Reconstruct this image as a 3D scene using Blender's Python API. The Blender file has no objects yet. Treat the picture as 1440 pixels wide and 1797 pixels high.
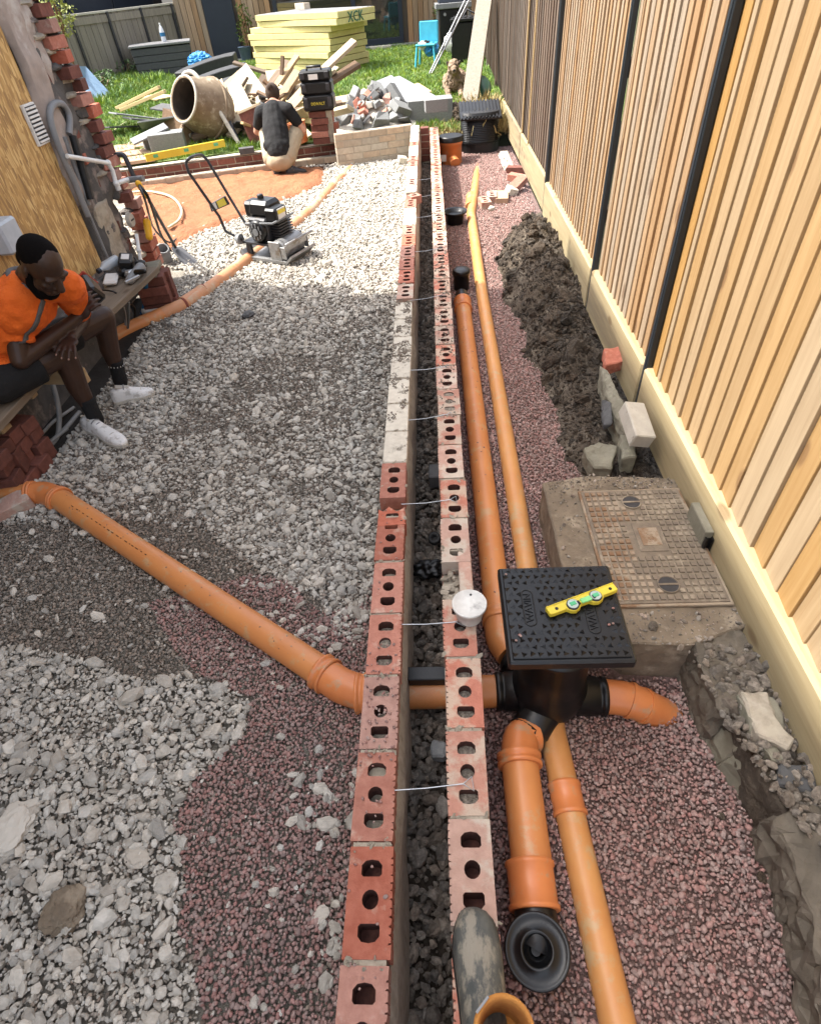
import bpy, bmesh, math, random
import numpy as np
from mathutils import Vector, Matrix, Euler, noise as mnoise
random.seed(7); rng = np.random.default_rng(11)
R = math.radians; PI = math.pi
S = bpy.context.scene
COL = S.collection

# ------------------------------------------------------------------ camera, sky, sun, exposure
CAMH = 1.5174
_rx, _ry, _rz = R(43.6655), R(5.2053), R(4.6557)
_A = np.array([[math.cos(_rz), -math.sin(_rz), 0], [math.sin(_rz), math.cos(_rz), 0], [0, 0, 1]])
_B = np.array([[1, 0, 0], [0, -math.sin(_rx), math.cos(_rx)], [0, -math.cos(_rx), -math.sin(_rx)]])
_C = np.array([[math.cos(_ry), -math.sin(_ry), 0], [math.sin(_ry), math.cos(_ry), 0], [0, 0, 1]])
_M = _A @ _B @ _C                      # columns: image right, image down, view direction
cam_data = bpy.data.cameras.new('camera'); cam = bpy.data.objects.new('camera', cam_data); COL.objects.link(cam)
cam.matrix_world = Matrix(((_M[0, 0], -_M[0, 1], -_M[0, 2], 0), (_M[1, 0], -_M[1, 1], -_M[1, 2], 0),
                           (_M[2, 0], -_M[2, 1], -_M[2, 2], CAMH), (0, 0, 0, 1)))
cam_data.sensor_fit = 'VERTICAL'; cam_data.sensor_height = 24.0
cam_data.lens = 24.0 * 1009.2 / 1797.0
cam_data.clip_start = 0.02; cam_data.clip_end = 800
S.camera = cam

SUN_EL, SUN_DIR = R(57.0), Vector((-0.993, 0.117, 0))      # towards the sun, over the left house
world = bpy.data.worlds.new('World'); S.world = world; world.use_nodes = True
wn = world.node_tree.nodes; wl = world.node_tree.links
bg = wn['Background']
sky = wn.new('ShaderNodeTexSky'); sky.sky_type = 'NISHITA'; sky.sun_disc = False
sky.sun_elevation = SUN_EL; sky.sun_rotation = math.atan2(SUN_DIR.x, SUN_DIR.y)
sky.air_density = 0.8; sky.dust_density = 4.0; sky.ozone_density = 0.2
hz = wn.new('ShaderNodeHueSaturation'); hz.inputs['Saturation'].default_value = 0.42; wl.new(sky.outputs[0], hz.inputs['Color']); wl.new(hz.outputs[0], bg.inputs[0]); bg.inputs[1].default_value = 0.15
sun_data = bpy.data.lights.new('sun', 'SUN'); sun = bpy.data.objects.new('sun', sun_data); COL.objects.link(sun)
sun_data.energy = 2.5; sun_data.angle = R(0.6); sun_data.color = (1, 0.95, 0.86)
_d = (SUN_DIR.normalized() * math.cos(SUN_EL) + Vector((0, 0, math.sin(SUN_EL)))).normalized()
sun.rotation_euler = _d.to_track_quat('Z', 'Y').to_euler(); sun.location = (-6, 2, 9)
S.view_settings.view_transform = 'Standard'; S.view_settings.look = 'None'
S.view_settings.exposure = 2.05; S.view_settings.gamma = 1.0; S.view_settings.use_curve_mapping = False

# survey helpers: where a sight line of the photograph meets a real plane
def _ray(px, py): return _M @ np.array([px - 720.0, py - 898.5, 1009.2])
def P(px, py, z=-0.34):
    v = _ray(px, py); t = (z - CAMH) / v[2]; return Vector((v[0] * t, v[1] * t, z))
def PY(px, py, y):
    v = _ray(px, py); t = y / v[1]; return Vector((v[0] * t, y, CAMH + v[2] * t))
def PX(px, py, x):
    v = _ray(px, py); t = x / v[0]; return Vector((x, v[1] * t, CAMH + v[2] * t))

# ------------------------------------------------------------------ tagging and mesh building
def tag(o, label=None, cat=None, group=None, kind=None):
    if label: o['label'] = label
    if cat: o['category'] = cat
    if group: o['group'] = group
    if kind: o['kind'] = kind
    return o
def empty(name, loc, label, cat, group=None, rz=0):
    o = bpy.data.objects.new(name, None); COL.objects.link(o); o.location = loc; o.rotation_euler[2] = rz
    o.empty_display_size = 0.1
    return tag(o, label, cat, group)
def rotm(x=0, y=0, z=0): return Euler((x, y, z)).to_matrix().to_4x4()
def T(*v): return Matrix.Translation(Vector(v))
def frame_to(a, b):
    """matrix whose Z axis runs from a to b, origin at a"""
    a = Vector(a); d = Vector(b) - a
    return T(*a) @ d.to_track_quat('Z', 'X').to_matrix().to_4x4()

class MB:
    def __init__(s): s.v = []; s.f = []; s.m = []; s.sm = []
    def add(s, vs, fs, mi=0, smooth=False, M=None):
        o = len(s.v)
        for p in vs: s.v.append((M @ Vector(p)) if M is not None else Vector(p))
        for f in fs: s.f.append([i + o for i in f]); s.m.append(mi); s.sm.append(smooth)
        return s
    def box(s, c, d, M=None, mi=0, taper=1.0):
        x, y, z = d[0] / 2, d[1] / 2, d[2] / 2; t = taper
        vs = [(-x, -y, -z), (x, -y, -z), (x, y, -z), (-x, y, -z), (-x * t, -y * t, z), (x * t, -y * t, z), (x * t, y * t, z), (-x * t, y * t, z)]
        fs = [(3, 2, 1, 0), (4, 5, 6, 7), (0, 1, 5, 4), (1, 2, 6, 5), (2, 3, 7, 6), (3, 0, 4, 7)]
        return s.add(vs, fs, mi, False, (M if M is not None else Matrix()) @ T(*c))
    def lathe(s, prof, n=24, M=None, mi=0, smooth=True, cap0=True, cap1=True):
        vs = []; fs = []
        for r, z in prof:
            for k in range(n): a = 2 * PI * k / n; vs.append((r * math.cos(a), r * math.sin(a), z))
        for i in range(len(prof) - 1):
            for k in range(n):
                k2 = (k + 1) % n; fs.append((i * n + k, i * n + k2, (i + 1) * n + k2, (i + 1) * n + k))
        s.add(vs, fs, mi, smooth, M)
        if cap0: s.add(vs[:n], [tuple(range(n - 1, -1, -1))], mi, False, M)
        if cap1: s.add(vs[-n:], [tuple(range(n))], mi, False, M)
        return s
    def tube(s, pts, r, n=12, mi=0, caps=True):
        pts = [Vector(p) for p in pts]; N = len(pts)
        rs = r if isinstance(r, (list, tuple)) else [r] * N
        tg = []
        for i in range(N):
            a = pts[max(i - 1, 0)]; b = pts[min(i + 1, N - 1)]; tg.append((b - a).normalized())
        u = tg[0].orthogonal().normalized(); vs = []; fs = []
        for i in range(N):
            u = (u - tg[i] * u.dot(tg[i])).normalized(); w = tg[i].cross(u)
            for k in range(n):
                a = 2 * PI * k / n; vs.append(pts[i] + (u * math.cos(a) + w * math.sin(a)) * rs[i])
        for i in range(N - 1):
            for k in range(n):
                k2 = (k + 1) % n; fs.append((i * n + k, i * n + k2, (i + 1) * n + k2, (i + 1) * n + k))
        s.add(vs, fs, mi, True)
        if caps:
            s.add(vs[:n], [tuple(range(n - 1, -1, -1))], mi); s.add(vs[-n:], [tuple(range(n))], mi)
        return s
    def prism(s, poly, h, M=None, mi=0):
        n = len(poly); a = sum(poly[i][0] * poly[(i + 1) % n][1] - poly[(i + 1) % n][0] * poly[i][1] for i in range(n))
        if a < 0: poly = poly[::-1]
        vs = [(x, y, 0) for x, y in poly] + [(x, y, h) for x, y in poly]
        fs = [tuple(range(n - 1, -1, -1)), tuple(range(n, 2 * n))] + [(i, (i + 1) % n, n + (i + 1) % n, n + i) for i in range(n)]
        return s.add(vs, fs, mi, False, M)
    def ico(s, c, r, sub=1, mi=0, noise=0.0, seed=0, smooth=False, M=None):
        b = bmesh.new(); bmesh.ops.create_icosphere(b, subdivisions=sub, radius=1)
        rd = random.Random(seed); r = r if isinstance(r, (tuple, list, Vector)) else (r, r, r); vs = []
        for v in b.verts:
            k = 1 + rd.uniform(-noise, noise); vs.append((v.co.x * r[0] * k + c[0], v.co.y * r[1] * k + c[1], v.co.z * r[2] * k + c[2]))
        b.verts.index_update(); fs = [[v.index for v in f.verts] for f in b.faces]; b.free()
        return s.add(vs, fs, mi, smooth, M)
    def cap(s, a, b, ra, rb, n=14):
        """tapered capsule"""
        a = Vector(a); b = Vector(b); d = b - a; L = d.length; prof = []
        for i in range(1, 6): t = PI / 2 * i / 5; prof.append((ra * math.sin(t), -ra * math.cos(t)))
        for i in range(0, 5): t = PI / 2 * i / 5; prof.append((rb * math.cos(t), L + rb * math.sin(t)))
        return s.lathe(prof, n, frame_to(a, b))
    def mesh(s, name, mats, off=None, bevel=0, merge=False):
        me = bpy.data.meshes.new(name)
        vs = [tuple(v - off) if off is not None else tuple(v) for v in s.v]
        me.from_pydata(vs, [], s.f)
        for m in (mats if isinstance(mats, (list, tuple)) else [mats]): me.materials.append(m)
        me.polygons.foreach_set('material_index', s.m); me.polygons.foreach_set('use_smooth', s.sm)
        if bevel or merge:
            b = bmesh.new(); b.from_mesh(me)
            bmesh.ops.remove_doubles(b, verts=b.verts, dist=1e-6)
            if bevel:
                es = [e for e in b.edges if len(e.link_faces) == 2 and e.calc_face_angle(0) > 0.6]
                bmesh.ops.bevel(b, geom=es, offset=bevel, segments=1, affect='EDGES', profile=0.5)
            b.to_mesh(me); b.free()
        me.update(); return me
    def build(s, name, mats, parent=None, bevel=0, world=True, merge=False):
        """world=True: the vertices are in world space; they are moved into the (unrotated) parent's space"""
        off = parent_off(parent) if (parent is not None and world) else None
        return link(name, s.mesh(name, mats, off, bevel, merge), parent)
    def solo(s, name, mats, label=None, cat=None, group=None, kind=None, bevel=0, merge=False, base=None):
        """a top-level thing of one mesh, origin at its base"""
        xs = [v for v in s.v]; c = sum(xs, Vector()) / len(xs); c.z = min(v.z for v in xs)
        if base is not None: c = Vector(base)
        o = link(name, s.mesh(name, mats, c, bevel, merge)); o.location = c
        return tag(o, label, cat, group, kind)
def parent_off(p):
    o = Vector()
    while p is not None: o = o + p.location; p = p.parent
    return o
def link(name, me, parent=None, loc=None, rot=None, scale=None):
    o = bpy.data.objects.new(name, me); COL.objects.link(o)
    if parent is not None: o.parent = parent
    if loc is not None: o.location = loc
    if rot is not None: o.rotation_euler = rot
    if scale is not None: o.scale = scale
    return o
def copy_tree(o, parent=None):
    c = o.copy(); COL.objects.link(c); c.parent = parent
    for ch in [x for x in bpy.data.objects if x.parent == o]: copy_tree(ch, c)
    return c
def arc(c, r, a0, a1, n, ux, uy):
    c = Vector(c); ux = Vector(ux); uy = Vector(uy)
    return [c + ux * r * math.cos(a0 + (a1 - a0) * i / n) + uy * r * math.sin(a0 + (a1 - a0) * i / n) for i in range(n + 1)]
def spline(pts, n=8):
    pts = [Vector(p) for p in pts]; q = [pts[0] * 2 - pts[1]] + pts + [pts[-1] * 2 - pts[-2]]; out = []
    for i in range(1, len(q) - 2):
        a, b, c, d = q[i - 1], q[i], q[i + 1], q[i + 2]
        for k in range(n):
            t = k / n; out.append(0.5 * ((2 * b) + (c - a) * t + (2 * a - 5 * b + 4 * c - d) * t * t + (3 * b - a - 3 * c + d) * t ** 3))
    out.append(pts[-1]); return out
def text_mesh(txt, size, depth, M, mb, mi=0):
    cu = bpy.data.curves.new('t', 'FONT'); cu.body = txt; cu.size = size; cu.extrude = depth; cu.align_x = 'CENTER'; cu.align_y = 'CENTER'; cu.resolution_u = 2
    ob = bpy.data.objects.new('t', cu); me = bpy.data.meshes.new_from_object(ob)
    mb.add([v.co.copy() for v in me.vertices], [list(p.vertices) for p in me.polygons], mi, False, M)
    bpy.data.objects.remove(ob); bpy.data.curves.remove(cu); bpy.data.meshes.remove(me)

# ------------------------------------------------------------------ materials
def mat(name, c1, c2=None, rough=0.75, scale=20, bump=0.0, bscale=60, metal=0, rnd=0.0, stretch=(1, 1, 1), c3=None, t3=0.62, s3=6, detail=6, spec=0.4, hrnd=0.0, bdist=0.004, lo=0.35, hi=0.65):
    m = bpy.data.materials.new(name); m.use_nodes = True; n = m.node_tree.nodes; l = m.node_tree.links; b = n['Principled BSDF']
    b.inputs['Roughness'].default_value = rough; b.inputs['Metallic'].default_value = metal; b.inputs['Specular IOR Level'].default_value = spec
    c2 = c2 or tuple(x * 0.75 for x in c1)
    tc = n.new('ShaderNodeTexCoord'); oi = n.new('ShaderNodeObjectInfo')
    mu = n.new('ShaderNodeVectorMath'); mu.operation = 'MULTIPLY_ADD'; mu.inputs[1].default_value = stretch
    cx = n.new('ShaderNodeCombineXYZ')
    sc = n.new('ShaderNodeMath'); sc.operation = 'MULTIPLY'; sc.inputs[1].default_value = 57.3; l.new(oi.outputs['Random'], sc.inputs[0])
    for i in range(3): l.new(sc.outputs[0], cx.inputs[i])
    l.new(tc.outputs['Object'], mu.inputs[0]); l.new(cx.outputs[0], mu.inputs[2])
    def noise(s, d=detail, r=0.6):
        t = n.new('ShaderNodeTexNoise'); t.inputs['Scale'].default_value = s; t.inputs['Detail'].default_value = d; t.inputs['Roughness'].default_value = r
        l.new(mu.outputs[0], t.inputs['Vector']); return t
    def mixc(f, a, bb):
        x = n.new('ShaderNodeMix'); x.data_type = 'RGBA'
        l.new(f, x.inputs[0])
        for k, v in ((6, a), (7, bb)):
            if isinstance(v, tuple): x.inputs[k].default_value = (*v, 1)
            else: l.new(v, x.inputs[k])
        return x.outputs[2]
    def ramp(f, a, bb):
        x = n.new('ShaderNodeMapRange'); x.inputs[1].default_value = a; x.inputs[2].default_value = bb; l.new(f, x.inputs[0]); return x.outputs[0]
    n1 = noise(scale); col = mixc(ramp(n1.outputs[0], lo, hi), c1, c2)
    if c3: n3 = noise(s3, 8, 0.65); col = mixc(ramp(n3.outputs[0], t3 - 0.05, t3 + 0.05), col, c3)
    if rnd or hrnd:
        h = n.new('ShaderNodeHueSaturation'); l.new(col, h.inputs['Color'])
        l.new(ramp_out(n, l, oi.outputs['Random'], 1 - rnd, 1 + rnd), h.inputs['Value'])
        if hrnd:
            w = n.new('ShaderNodeTexWhiteNoise'); w.noise_dimensions = '1D'; l.new(oi.outputs['Random'], w.inputs['W'])
            l.new(ramp_out(n, l, w.outputs[0], 0.5 - hrnd, 0.5 + hrnd), h.inputs['Hue']); l.new(ramp_out(n, l, w.outputs[0], 1.25, 0.75), h.inputs['Saturation'])
        col = h.outputs[0]
    l.new(col, b.inputs['Base Color'])
    if bump:
        nb = noise(bscale, 8, 0.7); bp = n.new('ShaderNodeBump'); bp.inputs['Strength'].default_value = bump; bp.inputs['Distance'].default_value = bdist
        l.new(nb.outputs[0], bp.inputs['Height']); l.new(bp.outputs[0], b.inputs['Normal'])
    return m
def ramp_out(n, l, src, a, b):
    x = n.new('ShaderNodeMapRange'); x.inputs[3].default_value = a; x.inputs[4].default_value = b; l.new(src, x.inputs[0]); return x.outputs[0]

def wood(name, c1, c2, axis=2, rough=0.75, rnd=0.15, hrnd=0.0, grain=60, knots=True, bump=0.35, c3=None):
    """timber with grain along one axis"""
    st = [1, 1, 1]; st[axis] = 0.06
    m = mat(name, c1, c2, rough, grain, bump, grain * 1.6, 0, rnd, tuple(st), c3, .60, 5, hrnd=hrnd, bdist=0.002, lo=0.3, hi=0.7)
    if knots:
        n = m.node_tree.nodes; l = m.node_tree.links; b = n['Principled BSDF']
        src = b.inputs['Base Color'].links[0].from_socket
        tc = n.new('ShaderNodeTexCoord'); oi = n.new('ShaderNodeObjectInfo')
        st2 = [1, 1, 1]; st2[axis] = 0.45
        mu = n.new('ShaderNodeVectorMath'); mu.operation = 'MULTIPLY_ADD'; mu.inputs[1].default_value = st2
        sc = n.new('ShaderNodeVectorMath'); sc.operation = 'SCALE'; sc.inputs[0].default_value = (31, 17, 23); l.new(oi.outputs['Random'], sc.inputs['Scale'])
        l.new(tc.outputs['Object'], mu.inputs[0]); l.new(sc.outputs[0], mu.inputs[2])
        v = n.new('ShaderNodeTexVoronoi'); v.inputs['Scale'].default_value = 6.5; l.new(mu.outputs[0], v.inputs['Vector'])
        mr = n.new('ShaderNodeMapRange'); mr.inputs[1].default_value = 0.10; mr.inputs[2].default_value = 0.17; mr.inputs[3].default_value = 0.75; mr.inputs[4].default_value = 0
        l.new(v.outputs['Distance'], mr.inputs[0])
        x = n.new('ShaderNodeMix'); x.data_type = 'RGBA'; l.new(mr.outputs[0], x.inputs[0]); l.new(src, x.inputs[6]); x.inputs[7].default_value = (c2[0] * .55, c2[1] * .45, c2[2] * .4, 1)
        l.new(x.outputs[2], b.inputs['Base Color'])
    return m

RED = mat('red_brick', (.38, .168, .122), (.30, .12, .085), .85, 45, .5, 150, rnd=.14, hrnd=.006, c3=(.42, .28, .22), t3=.63, s3=14)
REDUST = mat('dusty_red_brick', (.42, .215, .16), (.35, .17, .125), .9, 40, .5, 150, rnd=.15, hrnd=.01, c3=(.42, .33, .26), t3=.52, s3=11)
WHITEB = mat('pale_sand_lime_brick', (.56, .52, .44), (.47, .43, .36), .9, 30, .4, 140, rnd=.08, c3=(.13, .11, .085), t3=.60, s3=17)
WHITEB2 = mat('pale_facing_brick', (.44, .36, .27), (.36, .29, .22), .9, 20, .5, 120, rnd=.14, hrnd=.01)
DIRTW = wood('dirty_scaffold_timber', (.21, .165, .12), (.13, .10, .072), 0, .9, .1, 0, 45)
DARKB = mat('dark_red_brick', (.175, .062, .044), (.115, .042, .031), .85, 30, .5, 120, rnd=.3)
MORTAR = mat('mortar', (.38, .335, .27), (.26, .225, .175), .95, 35, .8, 90, c3=(.36, .32, .25), t3=.55, s3=9)
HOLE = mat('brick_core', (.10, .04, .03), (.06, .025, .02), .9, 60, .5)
GRITFILL = mat('grit_in_brick', (.30, .26, .21), (.13, .11, .09), .95, 130, 1.0, 160)
PVC = mat('orange_drain_plastic', (.55, .22, .07), (.49, .185, .06), .42, 5, .12, 30, c3=(.47, .27, .13), t3=.60, s3=15, spec=.5)
PVCY = mat('ochre_drain_plastic', (.54, .26, .085), (.50, .22, .07), .45, 8, .05, 40, c3=(.46, .29, .14), t3=.58, s3=14, spec=.5)
PVCR = mat('terracotta_fitting_plastic', (.58, .20, .065), (.52, .165, .05), .38, 8, .05, 40, c3=(.42, .24, .13), t3=.61, s3=18, spec=.5)
PVCD = mat('dusty_drain_plastic', (.50, .21, .09), (.46, .24, .13), .6, 6, .15, 60, c3=(.46, .33, .22), t3=.56, s3=5)
BLK = mat('black_plastic', (.004, .004, .0045), (.007, .007, .0075), .36, 20, .1, 90, c3=(.028, .026, .024), t3=.68, s3=14, spec=.4)
BLKLID = mat('black_lid_plastic', (.005, .0055, .0065), (.008, .0085, .0095), .30, 30, .1, 120, spec=.4, c3=(.03, .028, .026), t3=.70, s3=18)
RUBBER = mat('black_rubber', (.007, .007, .007), (.011, .011, .011), .6, 20)
GREYP = mat('grey_plastic', (.20, .205, .21), (.16, .165, .17), .5, 10)
WHITEP = mat('white_plastic', (.72, .72, .70), (.62, .62, .60), .4, 10, c3=(.45, .43, .39), t3=.62, s3=12)
PLASTER = mat('plaster_smeared_plastic', (.68, .67, .64), (.50, .49, .46), .55, 16, .3, 40, c3=(.30, .29, .28), t3=.62, s3=14)
YEL = mat('yellow_paint', (.62, .50, .045), (.56, .44, .04), .4, 8, c3=(.42, .36, .10), t3=.66, s3=40)
GREENV = mat('green_vial', (.10, .42, .22), (.07, .35, .16), .15, 8)
VIALR = mat('vial_ring', (.45, .50, .46), (.35, .42, .38), .25, 8)
CONC = mat('concrete', (.185, .145, .102), (.125, .098, .070), .95, 14, .7, 70, c3=(.25, .205, .15), t3=.58, s3=9)
CONCP = mat('pale_concrete', (.46, .43, .37), (.38, .35, .30), .92, 18, .5, 90, c3=(.20, .17, .14), t3=.66, s3=20)
CONCD = mat('damp_concrete', (.125, .105, .08), (.075, .063, .048), .85, 10, .6, 60, c3=(.15, .128, .10), t3=.60, s3=9)
SHADESOIL = mat('shade_dark_soil', (.03, .026, .022), (.018, .015, .013), .95, 14, .8, 45)  # soil colour darkened to paint in the shade below the boards
SLATE = mat('stone_slab', (.20, .185, .14), (.15, .14, .105), .85, 12, .5, 60, c3=(.25, .24, .18), t3=.6, s3=8)
DSLATE = mat('dark_slate', (.085, .085, .085), (.055, .055, .057), .8, 12, .4, 50)
BLOCK = mat('grey_concrete_block', (.22, .225, .22), (.17, .175, .175), .95, 60, .5, 150)
IRON = mat('cast_iron', (.175, .138, .10), (.125, .098, .072), .75, 30, .4, 90, c3=(.25, .205, .15), t3=.57, s3=9)
IRONR = mat('rusty_cast_iron', (.19, .122, .074), (.175, .095, .048), .85, 26, .5, 90, c3=(.27, .215, .155), t3=.50, s3=9)
STEEL = mat('galvanised_steel', (.45, .46, .47), (.35, .36, .37), .35, 30, metal=.9)
DSTEEL = mat('dark_steel', (.05, .05, .055), (.035, .035, .038), .45, 20, metal=.4, c3=(.12, .10, .08), t3=.64, s3=14)
ALU = mat('cast_aluminium', (.34, .34, .34), (.24, .24, .235), .5, 20, .2, 70, metal=.6, c3=(.20, .16, .12), t3=.6, s3=10)
POSTM = mat('anthracite_post', (.018, .025, .032), (.014, .019, .025), .5, 8)
MIXM = mat('cement_crusted_drum', (.225, .17, .112), (.155, .11, .07), .9, 9, .5, 40, c3=(.34, .29, .215), t3=.58, s3=7)
SKIN = mat('dark_skin', (.044, .021, .013), (.033, .0155, .0095), .48, 14, .1, 160, spec=.4)
SKINL = mat('light_skin', (.45, .24, .16), (.40, .2, .13), .55, 14)
NAIL = mat('finger_nail', (.26, .15, .11), (.22, .13, .1), .4, 10)
HAIR = mat('black_hair', (.0035, .003, .003), (.005, .004, .004), .95, 300, .5, 400, spec=.08)
ORANGE = mat('hi_vis_orange_cloth', (.80, .145, .012), (.72, .12, .010), .8, 9, .9, 11, bdist=.035)
GREYC = mat('grey_cloth', (.11, .105, .105), (.08, .078, .078), .85, 30, .3, 200)
BLKC = mat('black_cloth', (.006, .006, .0065), (.009, .009, .010), .9, 14, .5, 20, bdist=.015)
BEIGE = mat('beige_cloth', (.36, .29, .20), (.31, .25, .17), .9, 9, .5, 20, bdist=.015)
TRAIN = mat('white_leather', (.72, .71, .69), (.62, .61, .59), .45, 14, .2, 60, c3=(.42, .40, .37), t3=.58, s3=20)
SOLE = mat('off_white_sole', (.50, .47, .41), (.40, .37, .32), .7, 20)
BOOTM = mat('muddy_rubber_boot', (.045, .050, .048), (.10, .10, .088), .55, 26, .6, 30, c3=(.21, .19, .15), t3=.53, s3=24, stretch=(1.4, .6, 1))
BOOTL = mat('ochre_boot_lining', (.45, .20, .045), (.38, .155, .035), .9, 60, .6, 200, c3=(.16, .08, .03), t3=.66, s3=40)
FENCE = wood('treated_fence_timber', (.35, .24, .125), (.28, .18, .085), 2, .8, .055, .005, 48)
FENCEB = wood('brown_fence_timber', (.34, .245, .155), (.23, .155, .09), 2, .8, .07, .005, 55)
FENCEW = wood('weathered_fence_timber', (.125, .092, .066), (.078, .056, .040), 2, .9, .2, .008, 70, False)
FENCEG = wood('grey_weathered_timber', (.235, .205, .165), (.15, .13, .105), 2, .9, .15, 0, 40, False)
GBOARD = wood('gravel_board_timber', (.335, .275, .165), (.25, .195, .105), 1, .75, .06, 0, 40, c3=(.20, .16, .10))
CLAD = wood('larch_cladding', (.30, .205, .125), (.20, .135, .085), 2, .8, .22, .008, 40, False)
PLANK = wood('sawn_plank', (.42, .32, .20), (.31, .225, .135), 0, .85, .25, .008, 45)
PLANKD = wood('old_brown_plank', (.17, .105, .06), (.10, .062, .036), 0, .85, .3, .008, 45, False)
PLANKN = wood('new_pine_batten', (.62, .47, .25), (.52, .37, .18), 0, .8, .1, 0, 45, False)
PLYW = mat('bleached_board', (.50, .42, .29), (.42, .345, .235), .85, 10, .2, 60, rnd=.12)
PIR = mat('yellow_insulation_foam', (.64, .55, .25), (.58, .49, .21), .85, 14, .3, 70, rnd=.06)
FOIL = mat('foil_facing', (.55, .55, .55), (.45, .45, .46), .35, 14, metal=.6)
DOORM = mat('dark_blue_door', (.012, .018, .030), (.010, .015, .026), .5, 5)
GLASSD = mat('dark_window_glass', (.015, .017, .018), (.02, .022, .02), .04, 2, spec=.9)
BLUEC = mat('blue_plastic_bag', (.03, .25, .55), (.02, .18, .45), .4, 12, .8, 20, bdist=.03)
BLUESH = mat('blue_tarpaulin', (.17, .26, .36), (.13, .21, .31), .45, 6, .5, 9, bdist=.03)
CYAN = mat('turquoise_plastic', (.05, .36, .48), (.04, .30, .42), .45, 8)
BLUEP = mat('blue_water_pipe', (.02, .13, .27), (.015, .11, .24), .45, 8)
CREAMH = mat('cream_hose', (.58, .55, .36), (.50, .47, .30), .6, 10)
CABLEG = mat('grey_cable', (.26, .265, .265), (.21, .215, .215), .55, 12)
YTOOL = mat('yellow_tool_plastic', (.75, .40, .02), (.70, .36, .015), .45, 8)
REDP = mat('red_plastic', (.38, .05, .03), (.30, .04, .025), .5, 8)
PAPER = mat('white_paper', (.62, .60, .57), (.55, .53, .50), .8, 10)
CLEAR = mat('clear_bottle_plastic', (.42, .45, .47), (.34, .37, .39), .12, 8, spec=.8)
RENDER = mat('old_pink_render', (.36, .30, .26), (.29, .24, .21), .95, 12, .6, 60, c3=(.44, .40, .36), t3=.6, s3=4)
DARKMAS = mat('dark_grey_masonry', (.10, .095, .09), (.055, .052, .05), .95, 10, .8, 40, c3=(.24, .20, .175), t3=.56, s3=5)  # dark grey with paler blotches
LEAF = mat('leaf', (.10, .16, .035), (.06, .11, .025), .6, 30, rnd=.35, hrnd=.02)
DRY = mat('dry_grass', (.36, .29, .13), (.27, .21, .09), .85, 30, rnd=.3)
GRASSM = mat('grass_blade', (.17, .27, .045), (.115, .20, .03), .6, 3, rnd=.35, hrnd=.03, c3=(.34, .32, .11), t3=.62, s3=1.5)
LIME = mat('limestone', (.475, .445, .39), (.355, .33, .285), .9, 1.1, .3, 3, rnd=.30, hrnd=.008, bdist=.06)
GRITM = mat('brown_grit', (.24, .205, .17), (.165, .138, .112), .9, 1.1, .2, 4, rnd=.45, hrnd=.012, bdist=.06)
REDG = mat('red_brown_pebble', (.30, .195, .172), (.235, .15, .132), .8, 1.1, rnd=.27, hrnd=.010)
TRENM = mat('trench_stone', (.29, .25, .205), (.165, .14, .115), .95, 1.5, .6, 4, rnd=.4, bdist=.1, hrnd=.006)
CLODM = mat('soil_clod', (.098, .074, .053), (.052, .040, .029), .95, 1.5, .7, 4, rnd=.35, bdist=.12, hrnd=.006)
SOIL = mat('soil', (.10, .078, .056), (.06, .046, .034), .95, 14, 1.0, 45, c3=(.15, .125, .095), t3=.6, s3=8, bdist=.02)
SUBB = mat('gravel_dust', (.25, .225, .185), (.155, .138, .112), .95, 90, 1.0, 130, c3=(.28, .26, .22), t3=.6, s3=5, bdist=.01)
REDB = mat('red_gravel_dust', (.20, .128, .112), (.12, .076, .066), .95, 110, 1.0, 130, bdist=.01)
SANDM = mat('orange_sand', (.38, .165, .080), (.29, .115, .052), .95, 12, 1.0, 30, c3=(.40, .17, .08), t3=.56, s3=6, bdist=.05)
LAWNM = mat('lawn_soil', (.12, .17, .04), (.09, .13, .03), .95, 3, .8, 60, c3=(.16, .15, .06), t3=.62, s3=1.2, bdist=.03)
GROUNDM = mat('garden_ground', (.10, .11, .05), (.07, .08, .035), .95, 2, .6, 20)
TERRA = mat('old_paving_slab', (.42, .28, .19), (.35, .23, .155), .9, 10, .4, 50)
DOGF = mat('dog_fur', (.27, .19, .125), (.16, .11, .075), .9, 12, .6, 60, c3=(.10, .075, .055), t3=.6, s3=5)

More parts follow.
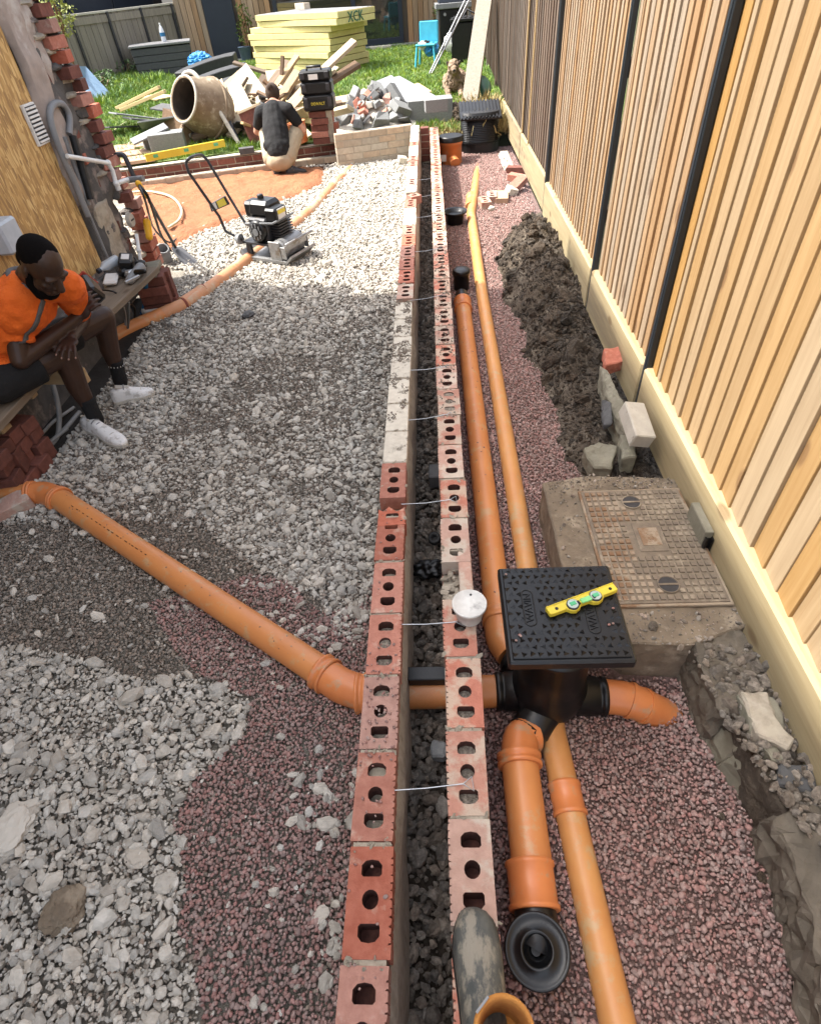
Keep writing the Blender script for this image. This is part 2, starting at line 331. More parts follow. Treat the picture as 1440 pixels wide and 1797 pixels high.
def osb_mat():
    m = bpy.data.materials.new('oriented_strand_board'); m.use_nodes = True; n = m.node_tree.nodes; l = m.node_tree.links; b = n['Principled BSDF']; b.inputs['Roughness'].default_value = .7
    tc = n.new('ShaderNodeTexCoord'); cols = None
    for i, (rx, sc) in enumerate(((.9, 62), (1.9, 70), (-.3, 66), (2.7, 58))):
        mp = n.new('ShaderNodeMapping'); mp.inputs['Rotation'].default_value = (rx, 0, 0); mp.inputs['Scale'].default_value = (1, 1, .22); mp.inputs['Location'].default_value = (i * 3, i * 1.7, i)
        l.new(tc.outputs['Object'], mp.inputs[0])
        v = n.new('ShaderNodeTexVoronoi'); v.inputs['Scale'].default_value = sc; l.new(mp.outputs[0], v.inputs['Vector'])
        s = n.new('ShaderNodeSeparateColor'); l.new(v.outputs['Color'], s.inputs[0])
        r = n.new('ShaderNodeValToRGB'); e = r.color_ramp.elements
        e[0].position = 0; e[0].color = (.26, .145, .05, 1); e[1].position = 1; e[1].color = (.62, .42, .17, 1); x = e.new(.5); x.color = (.43, .25, .08, 1)
        l.new(s.outputs[i % 3], r.inputs[0])
        if cols is None: cols = r.outputs[0]
        else:
            mx = n.new('ShaderNodeMix'); mx.data_type = 'RGBA'; g = n.new('ShaderNodeMath'); g.operation = 'GREATER_THAN'; g.inputs[1].default_value = .6
            l.new(s.outputs[(i + 1) % 3], g.inputs[0]); l.new(g.outputs[0], mx.inputs[0]); l.new(cols, mx.inputs[6]); l.new(r.outputs[0], mx.inputs[7]); cols = mx.outputs[2]
    l.new(cols, b.inputs['Base Color']); return m
OSB = osb_mat()

# ================================================================== SETTING: ground
GZ = -0.345            # level of the gravel beds
LZ = -0.10             # level of the lawn
def vnoise(x, y, seed=0):
    """cheap smooth value noise on numpy arrays"""
    def h(i, j): 
        q = np.sin(i * 127.1 + j * 311.7 + seed * 74.7) * 43758.5453; return q - np.floor(q)
    xi, yi = np.floor(x), np.floor(y); fx, fy = x - xi, y - yi; fx = fx * fx * (3 - 2 * fx); fy = fy * fy * (3 - 2 * fy)
    return (h(xi, yi) * (1 - fx) + h(xi + 1, yi) * fx) * (1 - fy) + (h(xi, yi + 1) * (1 - fx) + h(xi + 1, yi + 1) * fx) * fy
def fbm(x, y, seed=0, o=4):
    a = 0; k = .5
    for i in range(o): a = a + k * vnoise(x * 2 ** i, y * 2 ** i, seed + i); k *= .5
    return a
def sheet(name, x0, x1, y0, y1, st, hf, m, kind='structure'):
    nx = max(2, int((x1 - x0) / st) + 1); ny = max(2, int((y1 - y0) / st) + 1)
    X, Y = np.meshgrid(np.linspace(x0, x1, nx), np.linspace(y0, y1, ny)); Z = hf(X, Y)
    me = bpy.data.meshes.new(name); V = np.stack([X, Y, Z], -1).reshape(-1, 3)
    idx = np.arange(nx * ny).reshape(ny, nx)
    F = np.stack([idx[:-1, :-1], idx[:-1, 1:], idx[1:, 1:], idx[1:, :-1]], -1).reshape(-1, 4)
    me.from_pydata(V.tolist(), [], F.tolist()); me.materials.append(m); me.polygons.foreach_set('use_smooth', [True] * len(F)); me.update()
    o = link(name, me); o['kind'] = kind; return o
def inpoly(x, y, poly):
    r = np.zeros(x.shape, bool); n = len(poly)
    for i in range(n):
        x1, y1 = poly[i][:2]; x2, y2 = poly[(i + 1) % n][:2]
        c = ((y1 > y) != (y2 > y)) & (x < (x2 - x1) * (y - y1) / (y2 - y1 + 1e-12) + x1); r ^= c
    return r
# soil left of the fence: a bank that rises from the gravel to the gravel boards
def bank_h(X, Y):
    edge = np.interp(Y, [1.8, 2.3, 3.0, 3.6, 4.2, 5.0, 5.6, 6.0], [.68, .60, .56, .50, .45, .50, .66, .82]) + .16 * (fbm(Y * 3.3, Y * 0 + 2.5, 15) - .47) + .05 * (fbm(Y * 14, X * 3, 16) - .5)
    t = np.clip((X - edge) / .22, 0, 1); t = t * t * (3 - 2 * t)
    top = np.interp(Y, [1.8, 2.4, 3.0, 4.0, 4.8, 5.4, 6.0], [.10, .08, .11, .20, .25, .15, .02])
    z = GZ - .02 + t * top * (.45 + 1.1 * fbm(X * 6, Y * 6, 3)) + (t > .02) * .05 * (fbm(X * 24, Y * 24, 9) - .5)
    return np.where(t > .02, z, GZ - .03)
hardcore = sheet('ground', -40, 30, -12, 60, 3.0, lambda X, Y: X * 0 - .62, GROUNDM)
sheet('gravel_bed', -4.9, -.255, -1.2, 8.5, .05, lambda X, Y: GZ - .012 + .02 * (fbm(X * 3, Y * 3, 1) - .5), SUBB)
red_rise = lambda X, Y: .115 * np.clip((X - .415) / .09, 0, 1) * np.clip((Y - 1.02) / .12, 0, 1) * np.clip((2.1 - Y) / .2, 0, 1)
sheet('red_gravel_bed', .085, 1.06, -1.2, 9.0, .03, lambda X, Y: GZ - .012 + .012 * (fbm(X * 4, Y * 4, 2) - .5) + red_rise(X, Y), REDB)
sheet('trench_floor', -.16, .01, -1.2, 8.65, .05, lambda X, Y: -.40 + .04 * (fbm(X * 9, Y * 9, 4) - .5), SOIL)
sheet('soil_bank', .40, 1.04, 1.8, 6.1, .02, bank_h, SOIL)
lawn_z = lambda X, Y: LZ + .05 * (fbm(X * .9, Y * .9, 6) - .5) - np.clip(9.2 - Y, 0, 1) * .05
sheet('lawn', -9, 3, 8.82, 24, .25, lawn_z, LAWNM)
SANDP = [P(*q) for q in ((225, 330), (330, 312), (450, 296), (570, 292), (565, 322), (520, 345), (455, 366), (405, 390), (352, 408), (322, 424), (298, 440), (262, 415), (240, 370))]
def sand_h(X, Y):
    d = inpoly(X, Y, SANDP); d = d.astype(float)
    for _ in range(5): q = np.pad(d, 1, mode='edge'); d = (q[:-2, 1:-1] + q[2:, 1:-1] + q[1:-1, :-2] + q[1:-1, 2:] + q[1:-1, 1:-1]) / 5
    return GZ - .06 + d * (.085 + .06 * (fbm(X * 9, Y * 9, 8) - .4))
sheet('sand', -4.6, -.7, 5.6, 8.9, .04, sand_h, SANDM)

# ------------------------------------------------------------------ loose stones (uncountable): instanced by geometry nodes
def stone_variants(name, m, n, sub, flat, noise):
    c = bpy.data.collections.new(name)
    for i in range(n):
        mb = MB(); rd = random.Random(i * 13 + len(name)); mb.ico((0, 0, 0), (1, rd.uniform(.65, .9), rd.uniform(flat - .1, flat + .1)), sub, 0, noise, i + 5, m is REDG)
        me = mb.mesh(name, m); o = bpy.data.objects.new(name, me); c.objects.link(o)
    return c
def scatter(name, pts, rots, scl, coll, label=None, parent=None):
    me = bpy.data.meshes.new(name); me.from_pydata(pts.tolist(), [], [])
    a = me.attributes.new('rot', 'FLOAT_VECTOR', 'POINT'); a.data.foreach_set('vector', rots.astype(np.float32).ravel())
    a = me.attributes.new('scl', 'FLOAT_VECTOR', 'POINT'); a.data.foreach_set('vector', scl.astype(np.float32).ravel())
    a = me.attributes.new('pick', 'INT', 'POINT'); a.data.foreach_set('value', rng.integers(0, 1000, len(pts)).astype(np.int32))
    o = link(name, me, parent); o['kind'] = 'stuff'
    if label: o['label'] = label
    g = bpy.data.node_groups.new(name, 'GeometryNodeTree')
    g.interface.new_socket('Geometry', in_out='INPUT', socket_type='NodeSocketGeometry'); g.interface.new_socket('Geometry', in_out='OUTPUT', socket_type='NodeSocketGeometry')
    n = g.nodes; l = g.links
    gi = n.new('NodeGroupInput'); go = n.new('NodeGroupOutput'); ip = n.new('GeometryNodeInstanceOnPoints'); ci = n.new('GeometryNodeCollectionInfo')
    ci.inputs['Collection'].default_value = coll; ci.inputs['Separate Children'].default_value = True; ci.inputs['Reset Children'].default_value = True
    def at(nm, t): x = n.new('GeometryNodeInputNamedAttribute'); x.data_type = t; x.inputs[0].default_value = nm; return x.outputs[0]
    l.new(gi.outputs[0], ip.inputs['Points']); l.new(ci.outputs[0], ip.inputs['Instance']); ip.inputs['Pick Instance'].default_value = True
    l.new(at('pick', 'INT'), ip.inputs['Instance Index'])
    e2r = n.new('FunctionNodeEulerToRotation'); l.new(at('rot', 'FLOAT_VECTOR'), e2r.inputs[0]); l.new(e2r.outputs[0], ip.inputs['Rotation'])
    l.new(at('scl', 'FLOAT_VECTOR'), ip.inputs['Scale']); l.new(ip.outputs[0], go.inputs[0])
    md = o.modifiers.new('scatter', 'NODES'); md.node_group = g; return o
def jitter(x0, x1, y0, y1, st):
    xs = np.arange(x0, x1, st); ys = np.arange(y0, y1, st); X, Y = np.meshgrid(xs, ys); X = X.ravel(); Y = Y.ravel()
    return X + rng.uniform(-.5, .5, X.shape) * st, Y + rng.uniform(-.5, .5, X.shape) * st
def rand_rot(n, tilt=.5): return np.stack([rng.normal(0, tilt, n), rng.normal(0, tilt, n), rng.uniform(0, 2 * PI, n)], -1)
def zone(*px): return [P(*q, GZ) for q in px]
WHITE1 = zone((-80, 1120), (130, 1150), (250, 1195), (330, 1185), (440, 1225), (430, 1290), (340, 1370), (310, 1440), (325, 1560), (310, 1640), (340, 1700), (360, 1810), (-80, 1810))
WHITE2 = zone((330, 880), (430, 850), (560, 880), (650, 870), (664, 940), (655, 1020), (630, 1130), (590, 1120), (560, 1050), (470, 1010), (380, 950))
REDZ = zone((660, 985), (640, 1060), (560, 1080), (500, 1020), (430, 1010), (350, 1040), (260, 1060), (330, 1180), (440, 1225), (430, 1290), (340, 1370), (310, 1440), (325, 1560), (310, 1640), (340, 1700), (360, 1830), (640, 1830))
LIMEC = stone_variants('limestone_piece', LIME, 14, 1, .62, .20)
GRITC = stone_variants('grit_piece', GRITM, 8, 1, .65, .18)
REDC = stone_variants('red_pebble', REDG, 8, 1, .7, .12)
TRENC = stone_variants('trench_piece', TRENM, 9, 2, .7, .24)
CLODC = stone_variants('clod_piece', CLODM, 10, 2, .75, .28)
def left_ok(X, Y): return (X > np.interp(Y, [0, 1.6, 2.2, 3.0, 5.2, 5.3, 9], [-2.6, -2.4, -2.14, -2.16, -2.22, -4, -4])) & (X < -.262)
PIPE_L = [P(-10, 872, -.32), P(75, 872, -.32), P(600, 1195, -.32)]
# coarse limestone
X, Y = jitter(-3.6, -.27, -.3, 8.6, .0200)
w1 = inpoly(X, Y, WHITE1); w2 = inpoly(X, Y, WHITE2); rz = inpoly(X, Y, REDZ); sd = inpoly(X, Y, SANDP)
nz = fbm(X * 2.1, Y * 2.1, 21); far = Y > 1.95
p = np.where(w1, .97, np.where(w2, .9, np.where(rz, .035 + .22 * (nz > .62), np.where(far, np.where(nz > .60, .22, .80), .05 + .12 * (nz > .6)))))
p = np.where(rz & (X > -.52) & (Y < .75) & (nz > .42), .34, p); p = np.where(Y > 4.4, .97, p); p = np.where(sd, .02, p)
p = np.where((X > -.6) & (Y > 1.9) & (Y < 4.6), np.where(nz > .5, .5, .85), p)
ok = left_ok(X, Y) & (rng.random(X.shape) < p); X, Y = X[ok], Y[ok]; n = len(X)
r = np.clip(rng.lognormal(math.log(.0112), .42, n), .005, .032); r = np.where(rng.random(n) < .008, r * 1.6, r)
scatter('limestone_gravel', np.stack([X, Y, GZ + .002 + r * .25 + rng.uniform(-.004, .006, n)], -1), rand_rot(n), np.stack([r * rng.uniform(.9, 1.45, n), r, r * rng.uniform(.7, 1.1, n)], -1), LIMEC)
# fine grit and red pebbles left of the wall
X, Y = jitter(-2.5, -.27, -.3, 5.2, .0100)
ok = left_ok(X, Y) & ~inpoly(X, Y, WHITE1) | (left_ok(X, Y) & (rng.random(X.shape) < .25)); X, Y = X[ok], Y[ok]
rz = inpoly(X + .05 * (fbm(X * 8, Y * 8, 5) - .5), Y + .05 * (fbm(X * 8, Y * 8, 7) - .5), REDZ)
red = rz & (rng.random(X.shape) < .93)
keep = ~red & (rng.random(X.shape) < np.where(Y > 3, .6, .9))
for nm, k, cc, r0 in (('grit_gravel', keep, GRITC, .0062), ('red_pebble_gravel', red, REDC, .0066)):
    x, y = X[k], Y[k]; n = len(x); r = np.clip(rng.lognormal(math.log(r0), .22, n), .0035, .012)
    scatter(nm, np.stack([x, y, GZ + .001 + rng.uniform(-.002, .006, n)], -1), rand_rot(n, .7), np.stack([r * 1.15, r, r], -1), cc)
X, Y = jitter(-2.5, -.27, -.3, 4.6, .0135); w1 = inpoly(X, Y, WHITE1) | inpoly(X, Y, WHITE2); ok = left_ok(X, Y) & (rng.random(X.shape) < np.where(w1, .85, np.where(Y > 1.95, .35, .03))); X, Y = X[ok], Y[ok]; n = len(X); r = rng.uniform(.004, .0085, n)
scatter('limestone_chippings', np.stack([X, Y, GZ + .002 + rng.uniform(-.002, .005, n)], -1), rand_rot(n), np.stack([r * 1.2, r, r * .8], -1), LIMEC)
# red pebbles right of the walls
SLAB_EDGE = [(.78, -.5), (.80, .35), (.77, .55), (.70, .80), (.655, 1.05), (.50, 1.06), (.47, 1.9)]
def right_lim(Y): return np.interp(Y, [-.5, .2, .45, .75, 1.045, 1.05, 1.88, 1.89, 2.3, 3.0, 4.2, 5.0, 5.6, 6.2, 9], [.98, .93, .83, .74, .70, .52, .50, .70, .62, .60, .55, .6, .8, .98, 1.02])
X, Y = jitter(.09, 1.06, -.3, 8.9, .0098)
ok = (X < right_lim(Y) + np.where(Y < 1.05, .09, .03)) & ((Y < 4.5) | (rng.random(X.shape) < .75)); X, Y = X[ok], Y[ok]; n = len(X)
r = np.clip(rng.lognormal(math.log(.0062), .30, n), .0032, .0125)
scatter('red_pebble_gravel', np.stack([X, Y, GZ - .004 + red_rise(X, Y) + rng.uniform(-.002, .006, n)], -1), rand_rot(n, .7), np.stack([r * 1.12, r, r], -1), REDC)
# soil clods on the bank
X, Y = jitter(.46, 1.02, 1.85, 6.0, .026); Z = bank_h(X, Y); ok = (Z > GZ + .0) & (rng.random(X.shape) < np.where(Y > 2.9, .85, .5) * (fbm(X * 5, Y * 5, 77) > .31)); X, Y, Z = X[ok], Y[ok], Z[ok]; n = len(X)
big = (Y > 3.0); r = np.clip(rng.lognormal(math.log(.009), .65, n), .003, .055) * np.where(big, 1.15, .8)
scatter('soil_clods', np.stack([X, Y, Z + r * .2], -1), rand_rot(n, 1), np.stack([r * 1.2, r, r * .9], -1), CLODC)
X, Y = jitter(.46, 1.02, 1.85, 6.0, .0125); Z = bank_h(X, Y); ok = (Z > GZ) & (rng.random(X.shape) < .8); X, Y, Z = X[ok], Y[ok], Z[ok]; n = len(X); r = np.clip(rng.lognormal(math.log(.0042), .5, n), .002, .012)
scatter('soil_crumbs', np.stack([X, Y, Z + r * .2], -1), rand_rot(n, 1), np.stack([r * 1.2, r, r * .9], -1), CLODC)
# rubble along the foot of the near fence, and crumbs in the trench between the two walls
X, Y = jitter(.72, 1.10, -.1, 1.9, .0145); lim = right_lim(Y) + .05; ok = (X > np.where(Y > 1.05, .98, lim + .02)) & (rng.random(X.shape) < .9); X, Y = X[ok], Y[ok]; n = len(X)
r = np.clip(rng.lognormal(math.log(.009), .5, n), .004, .03)
scatter('soil_crumbs', np.stack([X, Y, -.140 + rng.uniform(-.02, .015, n)], -1), rand_rot(n, 1), np.stack([r * 1.2, r, r], -1), TRENC)
X, Y = jitter(-.145, 0, -.2, 8.4, .016); ok = rng.random(X.shape) < .8; X, Y = X[ok], Y[ok]; n = len(X)
r = np.clip(rng.lognormal(math.log(.0095), .5, n), .004, .032)
scatter('trench_rubble', np.stack([X, Y, -.385 + rng.uniform(-.01, .02, n)], -1), rand_rot(n, 1), np.stack([r * 1.2, r, r], -1), TRENC)
X, Y = jitter(-.14, -.005, -.2, 8.2, .03); ok = rng.random(X.shape) < .55; X, Y = X[ok], Y[ok]; n = len(X); r = rng.uniform(.006, .02, n)
scatter('trench_stones', np.stack([X, Y, -.372 + rng.uniform(0, .01, n)], -1), rand_rot(n, 1), np.stack([r * 1.2, r, r], -1), TRENC)

# lawn: tufts of blades
def tuft(i):
    rd = random.Random(i); mb = MB()
    for k in range(11):
        a = rd.uniform(0, 2 * PI); d = rd.uniform(0, .05); h = rd.uniform(.03, .085); le = rd.uniform(.1, .7) * h; w = rd.uniform(.003, .006)
        bx, by = d * math.cos(a), d * math.sin(a); b = rd.uniform(0, 2 * PI); cx, cy = math.cos(b) * w, math.sin(b) * w; ex, ey = le * math.cos(a), le * math.sin(a)
        mb.add([(bx - cx, by - cy, 0), (bx + cx, by + cy, 0), (bx + ex * .4 + cx * .8, by + ey * .4 + cy * .8, h * .6), (bx + ex * .4 - cx * .8, by + ey * .4 - cy * .8, h * .6), (bx + ex, by + ey, h)], [(0, 1, 2, 3), (3, 2, 4)])
    return mb
gc = bpy.data.collections.new('grass_tuft')
for i in range(8): gc.objects.link(bpy.data.objects.new('grass_tuft', tuft(i).mesh('grass_tuft', GRASSM)))
X, Y = jitter(-8, 1.4, 8.9, 20.5, .062); k = fbm(X * .8, Y * .8, 31); ok = (rng.random(X.shape) < np.where(k > .58, .55, .97)) & ((X > -4.3) | (Y > 9)); X, Y = X[ok], Y[ok]; n = len(X)
s = rng.uniform(.45, 1.0, n) * np.where(X < -6.3, 2.2, 1.0) * (.7 + .7 * fbm(X * 1.7, Y * 1.7, 91)); rot = np.stack([np.zeros(n), np.zeros(n), rng.uniform(0, 6.28, n)], -1)
scatter('lawn_grass', np.stack([X, Y, lawn_z(X, Y)], -1), rot, np.stack([s, s, s], -1), gc)
X, Y = jitter(-5.6, -1.35, 8.2, 9.0, .05); ok = Y > np.interp(X, [-3.87, -1.29], [8.33, 8.99]); X, Y = X[ok], Y[ok]; n = len(X); s = rng.uniform(.6, 1.2, n)
scatter('lawn_grass', np.stack([X, Y, np.full(n, -.13)], -1), np.stack([np.zeros(n), np.zeros(n), rng.uniform(0, 6.28, n)], -1), np.stack([s, s, s], -1), gc)
dc = bpy.data.collections.new('dry_tuft')
for i in range(5): dc.objects.link(bpy.data.objects.new('dry_tuft', tuft(i + 40).mesh('dry_tuft', DRY)))
X, Y = jitter(.5, 1.0, 8.75, 10.4, .05); n = len(X); s = rng.uniform(1.2, 3.2, n)
scatter('dry_grass', np.stack([X, Y, np.full(n, -.14)], -1), np.stack([rng.normal(0, .3, n), rng.normal(0, .3, n), rng.uniform(0, 6.28, n)], -1), np.stack([s, s, s], -1), dc)
X, Y = jitter(-.2, .6, 8.75, 9.3, .06); n = len(X); s = rng.uniform(.6, 1.4, n)
scatter('dry_grass', np.stack([X, Y, np.full(n, -.14)], -1), np.stack([rng.normal(0, .3, n), rng.normal(0, .3, n), rng.uniform(0, 6.28, n)], -1), np.stack([s, s, s], -1), dc)

# ================================================================== BRICK WALLS
BL, BW, BH = .215, .1025, .065
def hole_pts(cy, kind, cx=0.0):
    out = []
    if kind == 'o':
        for k in range(14): a = 2 * PI * k / 14; out.append((cx + .019 * math.cos(a), cy + .0195 * math.sin(a)))
    else:
        s = 1 if kind == 'u' else -1
        for x, y in ((-.024, -.012), (-.019, -.017), (.019, -.017), (.024, -.012), (.024, .006), (.015, .0155), (0, .018), (-.015, .0155), (-.024, .006)): out.append((cx + x, cy + s * y))
    return out
def brick_mesh(name, m, mats_fill, depth, holes=True, notch=1, broken=0, seed=0):
    """brick lying along Y, origin at the middle of its bottom; three perforations, drag-cut notches along one edge"""
    rd = random.Random(seed); bm = bmesh.new(); x0, x1, y0, y1 = -BW / 2, BW / 2, -BL / 2, BL / 2
    if broken: y1 = y0 + BL * broken
    out = [(x0, y0)]
    def edge(xa, sgn, ya, yb):
        pts = []; n = 13; 
        for k in range(n):
            y = ya + (yb - ya) * (k + .5) / n + rd.uniform(-.002, .002); w = .0022 * (1 if yb > ya else -1)
            if min(ya, yb) + .008 < y < max(ya, yb) - .008: pts += [(xa, y - w), (xa - sgn * .0045, y - w * .6), (xa - sgn * .0045, y + w * .6), (xa, y + w)]
        return pts
    out += [(x1, y0)] + (edge(x1, 1, y0, y1) if notch == 1 else []) + [(x1, y1)]
    if broken: out += [(x0 + BW * .7, y1 - .02), (x0 + BW * .4, y1 + .012), (x0 + BW * .2, y1 - .015)]
    out += [(x0, y1)] + (edge(x0, -1, y1, y0) if notch == -1 else [])
    if notch == 0 or True: out = [(x + rd.uniform(-.0013, .0013), y + rd.uniform(-.0013, .0013)) for x, y in out]
    loops = [out]
    if holes:
        for cy, k in ((-.062, 'd'), (0, 'o'), (.062, 'u')):
            if cy < y1 - .03: loops.append(hole_pts(cy, k, .002)[::-1])
    es = []; tops = []
    for lp in loops:
        vs = [bm.verts.new((x, y, BH)) for x, y in lp]; tops.append(vs)
        for i in range(len(vs)): es.append(bm.edges.new((vs[i], vs[(i + 1) % len(vs)])))
    bmesh.ops.triangle_fill(bm, edges=es, use_beauty=True, use_dissolve=False)
    for f in bm.faces:
        f.normal_update()
        if f.normal.z < 0: f.normal_flip()
    for li, vs in enumerate(tops):
        z = 0 if li == 0 else BH - depth[li - 1] if isinstance(depth, (list, tuple)) else (0 if li == 0 else BH - depth)
        lo = [bm.verts.new((v.co.x, v.co.y, z)) for v in vs]; n = len(vs)
        for i in range(n):
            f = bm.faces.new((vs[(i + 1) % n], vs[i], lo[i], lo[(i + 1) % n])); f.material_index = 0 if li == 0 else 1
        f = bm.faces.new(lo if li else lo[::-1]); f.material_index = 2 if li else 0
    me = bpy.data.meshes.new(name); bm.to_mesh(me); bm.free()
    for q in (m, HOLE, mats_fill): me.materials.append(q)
    me.update(); return me
def solid_mesh(m, L=BL, W=BW, H=BH, bev=.003, name='brick', jit=0, seed=0):
    mb = MB(); mb.box((0, 0, H / 2), (W, L, H)); rd = random.Random(seed)
    if jit:
        for v in mb.v: v += Vector([rd.uniform(-jit, jit) for _ in range(3)])
    return mb.mesh(name, m, None, bev)
HB = [brick_mesh('brick', RED, f, d, True, 1, 0, i) for i, (f, d) in enumerate(((MORTAR, .045), (HOLE, .060), (GRITFILL, (.022, .012, .035)), (MORTAR, (.05, .055, .03))))]
HBD = [brick_mesh('brick', REDUST, f, d, True, -1, 0, i + 9) for i, (f, d) in enumerate(((HOLE, .060), (GRITFILL, .010), (GRITFILL, .030), (GRITFILL, .004)))]
HBDR = [brick_mesh('brick', REDUST, f, d, True, 1, 0, i + 19) for i, (f, d) in enumerate(((HOLE, .060), (GRITFILL, .02)))]
HBB = brick_mesh('brick', RED, HOLE, .05, True, 1, .42, 77)
SOL = {k: solid_mesh(m) for k, m in (('red', RED), ('dust', REDUST), ('white', WHITEB), ('dark', DARKB), ('pale', WHITEB2))}
SOLH = {k: solid_mesh(m, .1025) for k, m in (('red', RED), ('white', WHITEB), ('dark', DARKB), ('pale', WHITEB2))}
def lay(parent, me, x, y, z, rz=0, jit=.003):
    o = bpy.data.objects.new('brick', me); COL.objects.link(o); o.parent = parent
    o.location = (x + random.uniform(-jit, jit), y + random.uniform(-jit, jit), z + random.uniform(-jit * .6, jit * .6)); o.rotation_euler = (random.uniform(-.006, .006), random.uniform(-.006, .006), rz + random.uniform(-.008, .008)); return o
XL, XR = -.2005, .036           # centre lines of the two leaves
Y0 = .2142; PITCH = .225
# ---- inner (left) leaf
wall_a = empty('brick_wall', (XL, 0, -.37), 'long left brick wall of red perforated and pale solid bricks beside the pale gravel', 'wall')
TOPZ = .37 - BH
tops = []
for i in range(-6, 6): tops.append((Y0 + PITCH * (i + .5), 'hb'))
tops += [(Y0 + PITCH * 6.5 - .05, 'broken'), (Y0 + PITCH * 6.95, 'hb')]
y = Y0 + PITCH * 7.45
for i in range(7): tops.append((y + PITCH / 2, 'w')); y += PITCH
y += .05; tops.append((y + PITCH / 2, 'hd')); y += PITCH + .01
for i in range(5): tops.append((y + PITCH / 2, 'hd2')); y += PITCH * 1.02
seq = ['w', 'w', 'hb', 'half', 'w', 'hb', 'w', 'w', 'hb', 'hb', 'w', 'w', 'hb', 'w', 'w']
i = 0
while y < 8.55: tops.append((y + PITCH / 2, seq[i % len(seq)])); y += PITCH; i += 1
for y, k in tops:
    if k == 'hb': lay(wall_a, random.choice(HB), 0, y, TOPZ)
    elif k == 'broken': lay(wall_a, HBB, 0, y, TOPZ, .05)
    elif k == 'w': lay(wall_a, SOL['white'], 0, y, TOPZ)
    elif k == 'hd': lay(wall_a, HBDR[0], 0, y, TOPZ)
    elif k == 'half': tag(lay(wall_a, HBB, 0, y, TOPZ + .02, .5), 'broken orange brick lying on the wall top')
    else: lay(wall_a, HB[1], 0, y, TOPZ)
for c in range(1, 5):
    z = TOPZ - c * .075; y = -1.14 + (.1125 if c % 2 else 0)
    while y < 8.55:
        lay(wall_a, SOL['white' if (2.0 < y < 3.5 or y > 6.2 or (c > 2 and y < 6)) else 'red'], 0, y, z, 0, .0015); y += PITCH
core = MB(); core.box((XL, 3.7, -.222), (BW - .006, 9.72, .30)); 
for yy, k in tops: core.box((XL, yy + PITCH / 2 + .0005, -.037), (BW - .012, .011, .066))
core.build('mortar_bed', MORTAR, wall_a)
# mortar smeared over the face towards the cavity
mb = MB(); rd = random.Random(4); y = -1.1; n = 220; ys = np.linspace(-1.1, 8.5, n); zs = np.linspace(-.36, -.055, 7); vs = []; fs = []
for i, yv in enumerate(ys):
    for j, zv in enumerate(zs):
        t = fbm(np.array([yv * 5.0]), np.array([zv * 14.0]), 17)[0]
        vs.append((XL + BW / 2 - .003 + min(1, (-.055 - zv) * 20) * (.008 + .035 * max(0, t - .3)), yv, zv + .02 * (fbm(np.array([yv * 7]), np.array([1.5]), 5)[0] - .5)))
for i in range(n - 1):
    for j in range(6): fs.append((i * 7 + j, (i + 1) * 7 + j, (i + 1) * 7 + j + 1, i * 7 + j + 1))
mb.add(vs, fs, 0, True); mb.build('mortar_smear', MORTAR, wall_a)
# ---- outer (right) leaf
wall_b = empty('brick_wall', (XR, 0, -.37), 'long right brick wall of dusty perforated bricks beside the red gravel', 'wall')
joints = [G[1] for G in (P(832, q, 0) for q in (1632, 1445, 1300, 1179))]
y = joints[0]; tb = []
for i in range(-7, 4): tb.append((joints[0] + PITCH * (i + .5), i))
yb = joints[0] + PITCH * 4
tb.append((yb + .10, 'gone')); yb = P(815, 988, 0)[1]
k = 0
while yb < 8.5: tb.append((yb + PITCH / 2, k)); yb += PITCH; k += 1
gone_y = 0
for y, k in tb:
    if k == 'gone': gone_y = y; continue
    idx = 0 if (isinstance(k, int) and ((y > 1.3 and y < 2.15) or y > 4.7)) else random.choice((1, 2, 2, 3)) if y > 2.1 else random.choice((0, 2, 2))
    lay(wall_b, HBD[idx], 0, y, TOPZ)
half = MB().box((.028, 0, BH / 2), (.045, BL, BH)).mesh('brick', REDUST, None, .004)
tag(lay(wall_b, half, 0, gone_y, TOPZ), 'split brick with only its right half left')
for c in range(1, 5):
    z = TOPZ - c * .075; y = -1.14 + (.1125 if c % 2 else 0)
    while y < 8.5: lay(wall_b, SOL['dust'], 0, y, z, 0, .0015); y += PITCH
core = MB(); core.box((XR, 3.7, -.222), (BW - .006, 9.7, .30))
for yy, k in tb: core.box((XR, yy + PITCH / 2, -.037), (BW - .012, .011, .066))
core.build('mortar_bed', MORTAR, wall_b)
mb = MB(); rd = random.Random(9)
for i in range(26): mb.ico((XR - .02 + rd.uniform(-.03, .03), gone_y + rd.uniform(-.1, .1), -.062 + rd.uniform(0, .02)), (rd.uniform(.008, .022), rd.uniform(.008, .02), rd.uniform(.006, .014)), 1, 0, .25, i)
o = mb.build('mortar_rubble', MORTAR, wall_b); o['kind'] = 'stuff'
# end return between the leaves
wall_c = empty('brick_wall', (-.08, 8.56, -.37), 'short dark red brick return closing the far end of the cavity', 'wall')
for c in range(5): lay(wall_c, SOLH['dark'], 0, 0, TOPZ - c * .075, PI / 2)
MB().box((-.08, 8.56, -.2), (.2, .09, .33)).build('mortar_bed', MORTAR, wall_c)

# loose pebbles and crumbs lying on the wall tops
for nm, par, xc, yr, cnt in (('spilt_pebbles', wall_a, XL, (.62, 1.0), 70), ('spilt_pebbles', wall_a, XL, (-.1, 1.6), 40), ('spilt_crumbs', wall_b, XR, (2.2, 5.2), 420)):
    n = cnt; X = xc + rng.uniform(-.046, .046, n); Y = rng.uniform(*yr, n); r = rng.uniform(.003, .0065, n)
    o = scatter(nm, np.stack([X, Y, np.full(n, .003)], -1) - np.array(par.location), rand_rot(n, 1), np.stack([r, r, r * .8], -1), REDC if par is wall_a else GRITC, None, par)

